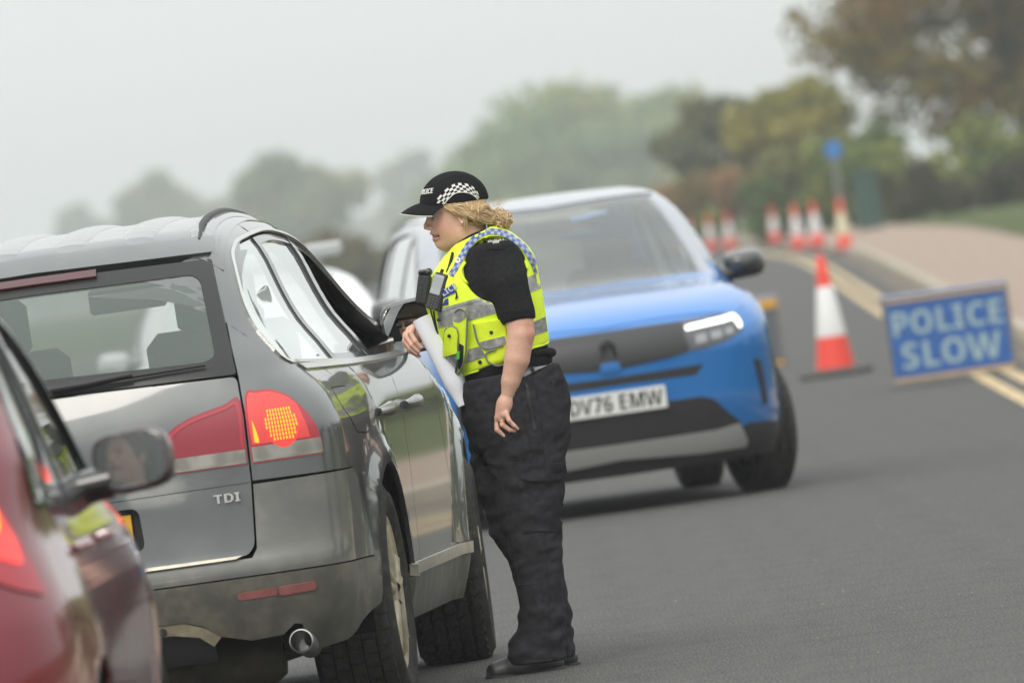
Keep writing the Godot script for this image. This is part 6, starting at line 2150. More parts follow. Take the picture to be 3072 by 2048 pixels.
	front_skin(c, "air_slot", [sym([0.0, 0.655, 0.43, 0.652, 0.475, 0.70, 0.0, 0.694])], M.black, car, 0.003, 0.02)
	var lower := sym([0.0, 0.30, 0.66, 0.30, 0.64, 0.38, 0.58, 0.43, 0.50, 0.52, 0.44, 0.54, 0.0, 0.54])
	front_skin(c, "lower_grille", [lower], M.black, car, 0.004, 0.02)
	mb = MB.new()
	for i in 6:
		for j in 28:
			var t := (j - 13.5) * 0.034 + (0.017 if i % 2 else 0.0)
			var y := 0.385 + i * 0.026
			if absf(t) < 0.56 - (y - 0.38) * 0.7:
				panel(mb, [pv([t - 0.011, y, t, y - 0.009, t + 0.011, y, t, y + 0.009])], c.f, c.ray_front, 0.05, 0.007, 0.004, 1.1)
	tag(part("grille_mesh", mb, M.dark_plastic, car), "", "", "", "stuff")
	front_skin(c, "lower_bumper", minus(minus([sym([0.0, 0.20, 1.2, 0.21, 1.2, 0.36, 0.69, 0.375, 0.62, 0.30, 0.0, 0.29])], arch), mir(arch)), M.dark_plastic, car, 0.002, 0.03)
	front_skin(c, "skid_plate", [sym([0.0, 0.285, 0.40, 0.262, 0.66, 0.262, 0.68, 0.285, 0.62, 0.38, 0.50, 0.362, 0.0, 0.36])], skid, car, 0.018, 0.03)
	# plate
	mb = MB.new()
	mb.box(Vector3(0, 0.567, -4.402), Vector3(0.52, 0.114, 0.01), Basis(), 0.004)
	var plate := part("number_plate", mb, M.white_plate, car)
	mb = MB.new()
	letters(mb, "DV76 EMW", 0.079, func(p): return Vector3(-p.x, 0.567 + p.y, -4.407 - p.z), 0.002, "Droid Sans", 700, 0.87)
	part("lettering", mb, M.ink, plate)
	var lamp_glow := mat(Color(0.9, 0.9, 0.9), 0.3)
	lamp_glow.emission_enabled = true
	lamp_glow.emission = Color(1.0, 1.0, 0.97)
	lamp_glow.emission_energy_multiplier = 1.7
	for s in [1, -1]:
		var lamp := round_poly(pv([0.40, 0.855, 0.415, 0.772, 0.52, 0.782, 0.66, 0.815, 0.755, 0.845, 0.775, 0.90, 0.74, 0.932, 0.40, 0.928]), 0.015)
		front_skin(c, "headlamp", twin(lamp, s), coat(mat(Color(0.05, 0.05, 0.055), 0.25)), car, 0.008, 0.03)
		var drl := round_poly(pv([0.41, 0.876, 0.41, 0.896, 0.70, 0.922, 0.74, 0.92, 0.757, 0.893, 0.752, 0.86, 0.725, 0.848, 0.72, 0.875, 0.70, 0.898]), 0.008)
		front_skin(c, "running_light", twin(drl, s), lamp_glow, car, 0.011, 0.01, 0.03)
		for k in 3:
			front_skin(c, "lamp_unit", twin(round_poly(pv([0.45 + k * 0.08, 0.80 + k * 0.012, 0.51 + k * 0.08, 0.806 + k * 0.012, 0.51 + k * 0.08, 0.85 + k * 0.006, 0.45 + k * 0.08, 0.845 + k * 0.006]), 0.01), s), mat(Color(0.3, 0.3, 0.31), 0.2, 0.5), car, 0.011, 0.01)
		front_skin(c, "air_vent", twin(round_poly(pv([0.80, 0.69, 0.87, 0.68, 0.90, 0.46, 0.85, 0.452]), 0.01), s), M.black, car, 0.003, 0.02)
		side_mirror(car, Vector3(0.74 * s, 1.165, -2.98), s, M.gloss_black, 0.22, 0.15, Basis(), coat(mat(Color(0.015, 0.015, 0.017), 0.3), 1.0))

func red_car() -> void:
	var P := coat(mat(Color(0.20, 0.010, 0.022), 0.35, 0.35), 1.0, 0.04)
	var c := Car.new()
	c.length = 4.25
	c.cx = 0.55
	c.cr = 0.30
	c.k_plan = 0.34
	c.k_top = 0.13
	c.crown = 0.06
	c.belt = 0.9
	c.top = Tab.new([Vector2(-0.2, 1.48), Vector2(0.3, 1.52), Vector2(0.9, 1.56), Vector2(1.6, 1.575), Vector2(2.05, 1.55), Vector2(2.35, 1.44), Vector2(2.75, 1.19), Vector2(3.05, 1.06), Vector2(3.4, 1.01), Vector2(3.9, 0.92), Vector2(4.3, 0.76)])
	c.wid = Tab.new([Vector2(0.15, 0.78), Vector2(0.33, 0.835), Vector2(0.50, 0.865), Vector2(0.65, 0.875), Vector2(0.74, 0.87), Vector2(0.83, 0.85), Vector2(0.90, 0.83), Vector2(0.96, 0.805), Vector2(1.16, 0.755), Vector2(1.37, 0.69), Vector2(1.5, 0.62), Vector2(1.6, 0.54)])
	c.plan = Tab.new([Vector2(0, 0.06), Vector2(0.4, 0.02), Vector2(0.9, 0.0), Vector2(3.1, 0.0), Vector2(3.7, 0.03), Vector2(4.25, 0.1)])
	c.house = Tab.new([Vector2(0, -0.04), Vector2(0.5, -0.05), Vector2(1.1, -0.02), Vector2(1.8, 0.0), Vector2(4.3, 0.0)])
	c.rear = Tab.new([Vector2(0.15, 0.1), Vector2(0.4, 0.0), Vector2(0.75, 0.02), Vector2(1.02, 0.08), Vector2(1.27, 0.2), Vector2(1.58, 0.36)])
	c.front = Tab.new([Vector2(0.15, 4.15), Vector2(0.5, 4.25), Vector2(0.85, 4.15), Vector2(1.05, 3.95)])
	c.arches = [[0.78, 0.30, 0.33, 0.012], [3.40, 0.30, 0.33, 0.012]]
	var car := thing("parked_car", "dark red hatchback with lit tail lamp, cut off by the frame's lower left corner", "car", Transform3D(Basis(Vector3.UP, deg_to_rad(-1.2)), Vector3(-1.905, 0, -24.7)))
	shell(c, car, P, {low = 0.30, roof_y = 1.56, q0 = 0.42, q1 = 2.07, q2 = 2.92, q3 = 4.08, q_nose = 3.85, roof_x = 0.58, bonnet_x = 0.70, belt = 0.98, wheel_r = 0.30, track = 0.75, steer = 0.0, rim = M.satin, handle_y = 0.87, doors = [0.98, 1.78, 2.72], front_glass = M.pane, pillar = coat(mat(Color(0.035, 0.003, 0.006), 0.3)), dlo = [[0.42, 1.01], [0.5, 1.28], [0.75, 1.41], [1.2, 1.455], [1.7, 1.465], [2.0, 1.42], [2.36, 1.26], [2.70, 1.05], [2.64, 0.985], [1.7, 0.97], [0.7, 0.985]]})
	skin(c, "tailgate", [sym([0.0, 0.55, 0.55, 0.55, 0.56, 0.85, 0.53, 1.04, 0.0, 1.06])], P, car, 0.0, 0.014, 0.06)
	skin(c, "rear_window", [sym([0.0, 1.07, 0.53, 1.05, 0.46, 1.45, 0.0, 1.49])], M.tint, car, -0.002, 0.0, 0.07)
	var arch := circle(Vector2(c.side(0.78), 0.30), 0.33, 40)
	skin(c, "rear_bumper", minus(minus([sym([0.0, 0.2, 1.2, 0.2, 1.2, 0.56, 0.57, 0.546, 0.0, 0.546])], arch), mir(arch)), P, car, 0.004, 0.03, 0.05)
	skin(c, "front_bumper", [sym([0.0, 0.2, 0.95, 0.22, 0.95, 0.85, 0.0, 0.9])], P, car, 0.0, 0.02, 0.08, 1)
	for s in [1, -1]:
		var lamp := round_poly(pv([0.56, 1.075, 0.57, 0.92, 0.70, 0.87, 0.86, 0.815, 0.985, 0.79, 0.97, 0.93, 0.91, 1.035, 0.81, 1.085, 0.62, 1.095]), 0.02)
		skin(c, "tail_lamp", twin(lamp, s), M.red_lens2, car, 0.006, 0.03, 0.03)
		if s > 0:
			var glow := mat(Color(0.6, 0.03, 0.02), 0.4)
			glow.emission_enabled = true
			glow.emission = Color(1.0, 0.05, 0.03)
			glow.emission_energy_multiplier = 0.7
			skin(c, "lamp_bowl", [round_poly(pv([0.60, 1.065, 0.60, 0.95, 0.74, 0.91, 0.93, 0.86, 0.95, 0.92, 0.90, 1.02, 0.80, 1.07]), 0.03)], coat(glow), car, 0.009, 0.01, 0.03)
			var amber := mat(Color(0.8, 0.3, 0.02), 0.4)
			amber.emission_enabled = true
			amber.emission = Color(1.0, 0.45, 0.02)
			amber.emission_energy_multiplier = 2.4
			skin(c, "lamp_bulb", [circle(Vector2(0.855, 0.985), 0.045, 20)], amber, car, 0.012, 0.0, 0.03)
			skin(c, "reversing_lamp", [pv([0.60, 0.945, 0.61, 0.915, 0.80, 0.86, 0.80, 0.90])], M.clear_lens, car, 0.009, 0.01, 0.03)
	var shell_m := coat(mat(Color(0.02, 0.004, 0.006), 0.35))
	side_mirror(car, Vector3(0.755, 1.03, -2.35), 1, P, 0.20, 0.15, aim(car, Vector3(0.925, 1.03, -2.35), Vector3(0.37, 1.24, -1.70)), shell_m)
	side_mirror(car, Vector3(-0.72, 1.045, -2.35), -1, P, 0.20, 0.15, Basis(), shell_m)

func white_car() -> void:
	var P := coat(mat(Color(0.68, 0.69, 0.70), 0.35), 1.0, 0.04)
	var c := Car.new()
	c.length = 4.6
	c.cx = 0.55
	c.cr = 0.28
	c.k_plan = 0.32
	c.k_top = 0.14
	c.crown = 0.06
	c.top = Tab.new([Vector2(-0.2, 1.3), Vector2(0.3, 1.36), Vector2(0.9, 1.44), Vector2(1.6, 1.47), Vector2(2.2, 1.46), Vector2(2.5, 1.40), Vector2(2.9, 1.19), Vector2(3.25, 1.01), Vector2(3.45, 0.97), Vector2(4.2, 0.86), Vector2(4.7, 0.7)])
	c.wid = Tab.new([Vector2(0.15, 0.80), Vector2(0.35, 0.87), Vector2(0.6, 0.89), Vector2(0.85, 0.87), Vector2(0.97, 0.82), Vector2(1.15, 0.755), Vector2(1.36, 0.66), Vector2(1.5, 0.56)])
	c.plan = Tab.new([Vector2(0, 0.08), Vector2(0.5, 0.02), Vector2(1.0, 0.0), Vector2(3.4, 0.0), Vector2(4.0, 0.02), Vector2(4.6, 0.1)])
	c.house = Tab.new([Vector2(0, 0.03), Vector2(1.0, 0.0), Vector2(4.6, 0.0)])
	c.rear = Tab.new([Vector2(0.15, 0.1), Vector2(0.4, 0.0), Vector2(0.9, 0.06), Vector2(1.2, 0.25), Vector2(1.5, 0.4)])
	c.front = Tab.new([Vector2(0.15, 4.5), Vector2(0.5, 4.6), Vector2(0.75, 4.55), Vector2(0.95, 4.3)])
	c.arches = [[0.9, 0.32, 0.36, 0.015], [3.6, 0.32, 0.36, 0.015]]
	var al := deg_to_rad(3.0)
	var f := Vector3(sin(al), 0, cos(al))
	var car := thing("parked_car", "white car with a bar of lamps on its roof, half hidden behind the grey car", "car", Transform3D(Basis(Vector3.UP, PI + al), Vector3(-1.42, 0, -67.5) - f * 4.6))
	shell(c, car, P, {low = 0.30, roof_y = 1.46, q0 = 0.42, q1 = 2.42, q2 = 3.28, q3 = 4.45, q_nose = 4.2, roof_x = 0.54, bonnet_x = 0.70, belt = 0.97, wheel_r = 0.315, track = 0.77, steer = 0.0, rim = M.satin, handle_y = 0.85, doors = [1.0, 2.0, 3.0], dlo = [[0.5, 1.02], [0.6, 1.22], [0.9, 1.34], [1.4, 1.375], [1.9, 1.38], [2.35, 1.33], [2.75, 1.17], [3.05, 1.02], [2.9, 0.985], [1.7, 0.975], [0.8, 0.985]]})
	skin(c, "tailgate", [sym([0.0, 0.3, 0.56, 0.3, 0.57, 0.9, 0.54, 1.02, 0.0, 1.03])], P, car, 0.0, 0.014, 0.08)
	front_skin(c, "front_bumper", [sym([0.0, 0.22, 0.95, 0.24, 1.0, 0.5, 0.95, 0.78, 0.0, 0.80])], P, car, 0.0, 0.02, 0.07)
	front_skin(c, "grille", [round_poly(sym([0.0, 0.52, 0.42, 0.53, 0.48, 0.68, 0.0, 0.69]), 0.03)], M.black, car, 0.006, 0.02)
	for s in [1, -1]:
		front_skin(c, "headlamp", twin(round_poly(pv([0.52, 0.62, 0.8, 0.66, 0.86, 0.74, 0.54, 0.73]), 0.02), s), M.clear_lens, car, 0.006, 0.02)
		side_mirror(car, Vector3(0.74 * s, 1.05, -3.02), s, P, 0.2, 0.14)
	var mb := MB.new()
	for x in [-0.4, -0.2, 0.0, 0.2, 0.4]:
		mb.box(Vector3(x * 1.2, 1.565, -2.05), Vector3(0.235, 0.085, 0.28), Basis(), 0.02)
	for s in [-0.42, 0.42]:
		mb.box(Vector3(s, 1.50, -2.05), Vector3(0.08, 0.06, 0.2), Basis(), 0.01)
	part("light_bar", mb, coat(mat(Color(0.36, 0.37, 0.37), 0.3)), car)

func low_of(p: PackedVector2Array) -> float:
	var y := 9.0
	for q in p: y = minf(y, q.y)
	return y

# ---------------------------------------------------------------- road, kerb, verge
var line_x := Tab.new([Vector2(-60, 1.2), Vector2(20, 2.4), Vector2(77, 3.38), Vector2(132, 4.35), Vector2(223, 5.6), Vector2(300, 6.0), Vector2(380, 4.0), Vector2(480, -4.0)])
var kerb_x := Tab.new([Vector2(-60, 1.7), Vector2(20, 2.9), Vector2(77, 3.95), Vector2(96, 4.3), Vector2(147, 5.3), Vector2(184, 5.95), Vector2(223, 6.5), Vector2(300, 7.3), Vector2(380, 5.6), Vector2(480, -2.5)])
var rise := Tab.new([Vector2(-60, 0), Vector2(85, 0), Vector2(120, 0.08), Vector2(160, 0.27), Vector2(209, 0.5), Vector2(310, 0.6), Vector2(480, 0.75), Vector2(1600, 1.0), Vector2(3000, 1.0)])

func ribbon(mb: MB, d0: float, d1: float, step: float, rows: Callable) -> void:
	# a strip along the road; rows(d) gives [x, y] pairs across it
	var last := -1
	var d := d0
	var m := 0
	while d <= d1 + 0.001:
		var r: Array = rows.call(d)
		m = r.size()
		var k := mb.v.size()
		for i in m:
			var a: Vector2 = r[maxi(i - 1, 0)]
			var b: Vector2 = r[mini(i + 1, m - 1)]
			mb.vert(Vector3(r[i].x, r[i].y, -d), Vector3(-(b - a).y, (b - a).x, 0).normalized(), Vector2(r[i].x, d))
		if last >= 0:
			for i in m - 1:
				mb.tri(last + i, last + i + 1, k + i + 1)
				mb.tri(last + i, k + i + 1, k + i)
		last = k
		d += step

func setting() -> void:
	var tar := mat(Color.WHITE, 0.82, 0.0, 0.4)
	tar.albedo_texture = noise_tex(0.11, 2, [0.18, Color(0.008, 0.008, 0.008), 0.42, Color(0.062, 0.0608, 0.0582), 0.66, Color(0.09, 0.088, 0.084), 0.9, Color(0.22, 0.214, 0.20)], 51, 1024)
	tar.uv1_scale = Vector3(0.72, 0.36, 1)
	tar.detail_enabled = true
	tar.detail_blend_mode = BaseMaterial3D.BLEND_MODE_MUL
	tar.detail_uv_layer = BaseMaterial3D.DETAIL_UV_1
	tar.detail_albedo = noise_tex(0.012, 5, [0.2, Color(0.80, 0.80, 0.81), 0.5, Color(0.96, 0.955, 0.94), 0.8, Color(1, 0.985, 0.96)], 52, 512)
	tar.heightmap_enabled = true
	tar.heightmap_texture = noise_tex(0.11, 2, [0.0, 0.0, 1.0, 1.0], 51, 1024)
	tar.heightmap_scale = 0.9
	var mb := MB.new()
	ribbon(mb, -60, 480, 5.0, func(d): return [Vector2(-7.5 + minf(0.0, line_x.at(d) - 6.0), rise.at(d) + 0.02), Vector2(-2, rise.at(d) + 0.03), Vector2(line_x.at(d) - 0.3, rise.at(d) + 0.004), Vector2(kerb_x.at(d), rise.at(d))])
	tag(part("road", mb, tar), "grey asphalt road with fine grain curving away to the left", "", "", "structure")
	# soil and grass to the horizon
	var grass := mat(Color.WHITE, 0.95, 0.0, 0.2)
	grass.albedo_texture = noise_tex(0.02, 5, [0.2, Color(0.035, 0.048, 0.016), 0.5, Color(0.062, 0.082, 0.026), 0.8, Color(0.095, 0.105, 0.042)], 53, 512)
	grass.uv1_scale = Vector3(0.25, 0.08, 1)
	mb = MB.new()
	ribbon(mb, -60, 3000, 20.0, func(d): return [Vector2(-1800, rise.at(d) - 0.1), Vector2(-9, rise.at(d) - 0.03), Vector2(kerb_x.at(d) - 1.0, rise.at(d) - 0.08), Vector2(kerb_x.at(d) + 1.6, rise.at(d) - 0.02 + 0.05), Vector2(kerb_x.at(d) + 2.4, rise.at(d) + 0.22), Vector2(kerb_x.at(d) + 12, rise.at(d) + 0.45), Vector2(1800, rise.at(d) + 1.0)])
	tag(part("grass_ground", mb, grass), "green grass verge and fields beside the road", "", "", "structure")
	var path_m := mat(Color.WHITE, 0.9)
	path_m.albedo_texture = noise_tex(0.03, 5, [0.2, Color(0.19, 0.135, 0.10), 0.6, Color(0.26, 0.19, 0.145), 0.9, Color(0.33, 0.26, 0.20)], 54, 512)
	path_m.uv1_scale = Vector3(0.5, 0.1, 1)
	mb = MB.new()
	ribbon(mb, -60, 400, 5.0, func(d): return [Vector2(kerb_x.at(d) + 0.14, rise.at(d) + 0.125), Vector2(kerb_x.at(d) + 1.0, rise.at(d) + 0.15), Vector2(kerb_x.at(d) + 2.1, rise.at(d) + 0.19)])
	tag(part("footpath", mb, path_m), "pinkish footpath beyond the kerb", "", "", "structure")
	var stone := mat(Color.WHITE, 0.85)
	stone.albedo_texture = noise_tex(0.03, 5, [0.2, Color(0.24, 0.20, 0.145), 0.6, Color(0.36, 0.31, 0.235), 0.9, Color(0.44, 0.39, 0.31)], 55, 256)
	stone.uv1_scale = Vector3(1, 0.2, 1)
	mb = MB.new()
	ribbon(mb, -60, 400, 5.0, func(d): return [Vector2(kerb_x.at(d) - 0.002, rise.at(d) - 0.05), Vector2(kerb_x.at(d) + 0.004, rise.at(d) + 0.105), Vector2(kerb_x.at(d) + 0.025, rise.at(d) + 0.13), Vector2(kerb_x.at(d) + 0.142, rise.at(d) + 0.132), Vector2(kerb_x.at(d) + 0.145, rise.at(d) - 0.05)])
	tag(part("kerb", mb, stone), "pale stone kerb along the right edge of the road", "", "", "structure")
	# a gutter of silt between the line and the kerb
	var silt := mat(Color.WHITE, 0.95)
	silt.albedo_texture = noise_tex(0.02, 5, [0.2, Color(0.07, 0.058, 0.042), 0.7, Color(0.12, 0.10, 0.075)], 56, 256)
	silt.uv1_scale = Vector3(0.5, 0.1, 1)
	mb = MB.new()
	ribbon(mb, -60, 400, 5.0, func(d): return [Vector2(kerb_x.at(d) - 0.30, rise.at(d) + 0.006), Vector2(kerb_x.at(d), rise.at(d) + 0.006)])
	tag(part("gutter", mb, silt), "brown silt in the gutter beside the kerb", "", "", "structure")
	var paint := mat(Color.WHITE, 0.8)
	paint.albedo_texture = noise_tex(0.03, 4, [0.15, Color(0.30, 0.21, 0.10), 0.5, Color(0.44, 0.33, 0.18), 0.9, Color(0.5, 0.40, 0.24)], 57, 256)
	paint.uv1_scale = Vector3(1, 0.1, 1)
	for o in [-0.13, 0.09]:
		mb = MB.new()
		ribbon(mb, -60, 400, 5.0, func(d): return [Vector2(line_x.at(d) + o - 0.055, rise.at(d) + 0.0105), Vector2(line_x.at(d) + o + 0.055, rise.at(d) + 0.0105)])
		tag(part("road_marking", mb, paint), "worn yellow line painted along the road edge", "", "", "structure")
	# grit lying on the road
	var rng := RandomNumberGenerator.new()
	rng.seed = 77
	var mm := MultiMesh.new()
	mm.transform_format = MultiMesh.TRANSFORM_3D
	var chip := MB.new()
	chip.ball(Vector3.ZERO, Vector3(1, 0.5, 0.7), Basis(), 4, 6)
	mm.mesh = chip.mesh()
	mm.instance_count = 420
	for i in 420:
		var d := rng.randf_range(33, 75)
		var x := rng.randf_range(-0.1, 0.05 * d)
		var r := rng.randf_range(0.0015, 0.0035) * (2.2 if i % 60 == 0 else 1.0)
		mm.set_instance_transform(i, Transform3D(Basis(Vector3.UP, rng.randf() * TAU).scaled(Vector3.ONE * r), Vector3(x, 0.012 + r * 0.3, -d)))
	var mi := MultiMeshInstance3D.new()
	mi.name = "grit"
	mi.multimesh = mm
	mi.material_override = mat(Color(0.32, 0.31, 0.29), 0.8)
	add_child(mi)
	tag(mi, "pale grit scattered on the asphalt", "grit", "", "stuff")

# ---------------------------------------------------------------- cones, signs
func cone_shape(dirty: Color) -> Node3D:
	var c := Node3D.new()
	var orange := mat(Color(0.72, 0.052, 0.03), 0.5)
	var white := mat(dirty, 0.45)
	var rr := func(y: float) -> float: return lerpf(0.168, 0.028, y / 1.0)
	var mb := MB.new()
	mb.lathe([Vector2(rr.call(0.06), 0.05), Vector2(rr.call(0.33), 0.33), Vector2(rr.call(0.33) - 0.02, 0.331)], Transform3D(), 28)
	part("cone_body", mb, orange, c)
	mb = MB.new()
	mb.lathe([Vector2(rr.call(0.74) - 0.01, 0.739), Vector2(rr.call(0.74), 0.74), Vector2(rr.call(0.985), 0.985), Vector2(0.022, 1.0), Vector2(0.0, 1.0)], Transform3D(), 28)
	part("cone_tip", mb, orange, c)
	mb = MB.new()
	mb.lathe([Vector2(rr.call(0.33) - 0.002, 0.328), Vector2(rr.call(0.33) + 0.002, 0.332), Vector2(rr.call(0.74) + 0.002, 0.738), Vector2(rr.call(0.74) - 0.002, 0.742)], Transform3D(), 28)
	part("sleeve", mb, white, c)
	mb = MB.new()
	mb.box(Vector3(0, 0.03, 0), Vector3(0.50, 0.05, 0.50), Basis(), 0.015)
	mb.lathe([Vector2(0.20, 0.052), Vector2(0.185, 0.065), Vector2(0.165, 0.072)], Transform3D(), 28)
	part("cone_base", mb, mat(Color(0.06, 0.058, 0.055), 0.8), c)
	return c

func board(called: String, label: String, at: Vector3, turn: float, face: Material, w: float, h: float, edge: Material) -> Node3D:
	# a folding sign: two boards hinged at the top
	var o := thing(called, label, "sign", Transform3D(Basis(Vector3.UP, turn), at))
	var lean := Basis(Vector3.RIGHT, -0.13)
	var mb := MB.new()
	mb.box(lean * Vector3(0, h * 0.5 + 0.03, 0), Vector3(w - 0.04, h - 0.07, 0.018), lean, 0.004)
	part("panel", mb, face, o)
	for e in [[Vector3(0, 0.045, 0.004), Vector3(w, 0.035, 0.03)], [Vector3(0, h - 0.015, 0.004), Vector3(w, 0.03, 0.03)]]:
		mb = MB.new()
		mb.box(lean * e[0], e[1], lean, 0.005)
		part("rail", mb, edge, o)
	for s in [-1, 1]:
		mb = MB.new()
		mb.box(lean * Vector3((w * 0.5 - 0.008) * s, h * 0.5, 0.002), Vector3(0.03, h + 0.02, 0.034), lean, 0.005)
		part("side_bar", mb, mat(Color(0.16, 0.15, 0.14), 0.6, 0.3), o)
	mb = MB.new()
	mb.box(lean * Vector3(0, h + 0.02, 0.0), Vector3(w + 0.01, 0.035, 0.04), lean, 0.01)
	part("hinge_bar", mb, mat(Color(0.22, 0.25, 0.36), 0.5), o)
	mb = MB.new()
	var back := Basis(Vector3.RIGHT, 0.3)
	mb.box(Vector3(0, h, -0.10) + back * Vector3(0, -h * 0.5, -0.05), Vector3(w - 0.04, h, 0.016), back, 0.004)
	part("back_panel", mb, mat(Color(0.05, 0.055, 0.065), 0.6), o)
	return o

func street_furniture() -> void:
	# near cone, then the far ones: right group along the kerb, left group where the road bends away
	var spots := [[-92.7, 2.585, "red and white traffic cone standing nearest, left of the blue sign", Color(0.60, 0.60, 0.59)],
		[-209.0, 6.31, "traffic cone with a yellowed sleeve, rightmost of the far cones by the kerb", Color(0.55, 0.50, 0.33)],
		[-233.0, 6.48, "right one of two overlapping traffic cones left of the yellowed cone", Color(0.58, 0.57, 0.57)],
		[-237.0, 6.20, "left one of two overlapping traffic cones left of the yellowed cone", Color(0.56, 0.55, 0.55)],
		[-290.0, 7.02, "single far traffic cone between the two groups of cones", Color(0.57, 0.56, 0.55)],
		[-297.0, 6.00, "rightmost traffic cone of the far left group above the blue car's mirror", Color(0.57, 0.56, 0.55)],
		[-303.0, 5.62, "middle traffic cone of the far left group above the blue car's mirror", Color(0.56, 0.55, 0.54)],
		[-322.0, 5.42, "traffic cone left of the middle one in the far left group", Color(0.5, 0.47, 0.43)],
		[-326.0, 5.12, "leftmost traffic cone of the far left group beside the blue car's windscreen", Color(0.48, 0.45, 0.41)]]
	for s in spots:
		var c := cone_shape(s[3])
		c.name = numbered("traffic_cone")
		add_child(c)
		c.position = Vector3(s[1], rise.at(-s[0]) + 0.004, s[0])
		c.rotation.y = s[1] * 1.7
		tag(c, s[2], "traffic cone", "red and white traffic cones along the road")
	# the blue sign
	var blue := textured(mat(Color.WHITE, 0.5), noise_tex(0.02, 4, [0.2, Color(0.003, 0.058, 0.23), 0.7, Color(0.005, 0.08, 0.29)], 61, 256), 2.0)
	var cream := textured(mat(Color.WHITE, 0.6), noise_tex(0.03, 4, [0.2, Color(0.26, 0.18, 0.10), 0.8, Color(0.42, 0.32, 0.21)], 62, 256), 3.0)
	var sg := board("folding_sign", "blue folding road sign with two lines of pale lettering, right of the near cone", Vector3(3.17, 0.012, -83.0), deg_to_rad(-2.0), blue, 0.92, 0.64, cream)
	var lean := Basis(Vector3.RIGHT, -0.13)
	var pale := mat(Color(0.23, 0.33, 0.35), 0.5)
	for l in [["POLICE", 0.455, 0.176, 1.0], ["SLOW", 0.215, 0.19, 1.02]]:
		var mb := MB.new()
		letters(mb, l[0], l[2], func(p): return lean * Vector3(p.x, l[1] + p.y, 0.0105 + p.z), 0.002, "Droid Sans", 700, l[3])
		part("lettering", mb, pale, sg)
	var yel := mat(Color(0.50, 0.26, 0.01), 0.5)
	var s2 := board("folding_sign", "dark folding sign with a yellow top edge, half hidden behind the blue car", Vector3(1.98, 0.02, -102.0), deg_to_rad(4.0), mat(Color(0.075, 0.08, 0.095), 0.6), 0.86, 0.62, yel)
	var mb := MB.new()
	mb.box(lean * Vector3(0, 0.585, 0.012), Vector3(0.86, 0.085, 0.018), lean, 0.004)
	part("top_strip", mb, yel, s2)
	# round blue sign on a post
	var post := thing("road_sign", "round blue sign on a slim grey post behind the far cones", "sign", Transform3D(Basis(), Vector3(7.0, rise.at(231), -231)))
	mb = MB.new()
	mb.tube([Vector3(0, 0, 0), Vector3(0, 2.15, 0)], [0.05, 0.05], 12)
	part("post", mb, mat(Color(0.17, 0.18, 0.17), 0.6), post)
	mb = MB.new()
	mb.lathe([Vector2(0.0, 0.012), Vector2(0.165, 0.012), Vector2(0.17, 0.0), Vector2(0.165, -0.008), Vector2(0.0, -0.008)], Transform3D(Basis(Vector3.RIGHT, PI / 2), Vector3(0, 1.98, 0.06)), 32)
	part("disc", mb, mat(Color(0.02, 0.17, 0.50), 0.5), post)
	var cab := thing("utility_cabinet", "dark green cabinet beside the round blue sign, in front of the hedge", "cabinet", Transform3D(Basis(), Vector3(8.0, rise.at(245) + 0.2, -245)))
	mb = MB.new()
	mb.box(Vector3(0, 0.65, 0), Vector3(0.55, 1.25, 0.4), Basis(), 0.02)
	mb.box(Vector3(0, 1.295, 0), Vector3(0.61, 0.05, 0.46), Basis(), 0.02)
	part("case", mb, mat(Color(0.02, 0.055, 0.045), 0.5), cab)
	mb = MB.new()
	mb.box(Vector3(-0.13, 0.66, 0.205), Vector3(0.24, 1.1, 0.015), Basis(), 0.005)
	part("door", mb, mat(Color(0.022, 0.06, 0.05), 0.5), cab)
	mb = MB.new()
	mb.box(Vector3(0.13, 0.66, 0.205), Vector3(0.24, 1.1, 0.015), Basis(), 0.005)
	part("door", mb, mat(Color(0.022, 0.06, 0.05), 0.5), cab)

# ---------------------------------------------------------------- trees
var leaf_mesh: ArrayMesh
func leaves(parent: Node3D, called: String, puffs: Array, count: int, size: float, tones: Array, rng: RandomNumberGenerator, flat := 0.75) -> MultiMeshInstance3D:
	# leaf sprays spread through the volume of a crown; puffs are [centre, radius]
	if leaf_mesh == null:
		var mb := MB.new()
		for i in 3:
			var b := Basis(Vector3(1, 0.3 * i, 0.5).normalized(), i * 1.1) * Basis(Vector3.UP, i * 2.1)
			var o := b * Vector3(0.28, 0, 0.1 * i)
			mb.flat([o + b * Vector3(-0.5, 0, 0), o + b * Vector3(0, 0.08, 0.26), o + b * Vector3(0.5, 0, 0), o + b * Vector3(0.02, -0.06, -0.24)])
		leaf_mesh = mb.mesh()
	var mm := MultiMesh.new()
	mm.transform_format = MultiMesh.TRANSFORM_3D
	mm.use_colors = true
	mm.mesh = leaf_mesh
	mm.instance_count = count
	var vol := 0.0
	for p in puffs: vol += p[1] * p[1]
	var k := 0
	for n in puffs.size():
		var p: Array = puffs[n]
		var m: int = int(round(count * p[1] * p[1] / vol)) if n < puffs.size() - 1 else count - k
		var tone: Color = tones[rng.randi() % tones.size()]
		for j in m:
			if k >= count: break
			var d := Vector3(rng.randfn(), rng.randfn() * flat, rng.randfn()).normalized()
			var r: float = p[1] * pow(rng.randf(), 0.45)
			var at: Vector3 = p[0] + d * r * Vector3(1, flat, 1)
			var b := Basis(Vector3(rng.randfn(), rng.randfn(), rng.randfn()).normalized(), rng.randf() * TAU).scaled(Vector3.ONE * size * rng.randf_range(0.6, 1.4))
			mm.set_instance_transform(k, Transform3D(b, at))
			var c := tone.lerp(tones[rng.randi() % tones.size()], 0.35) * rng.randf_range(0.75, 1.25)
			mm.set_instance_color(k, Color(c.r, c.g, c.b, 1))
			k += 1
	var mi := MultiMeshInstance3D.new()
	mi.name = called
	mi.multimesh = mm
	mi.material_override = M.leaf
	parent.add_child(mi)
	mi.set_meta("kind", "stuff")
	return mi

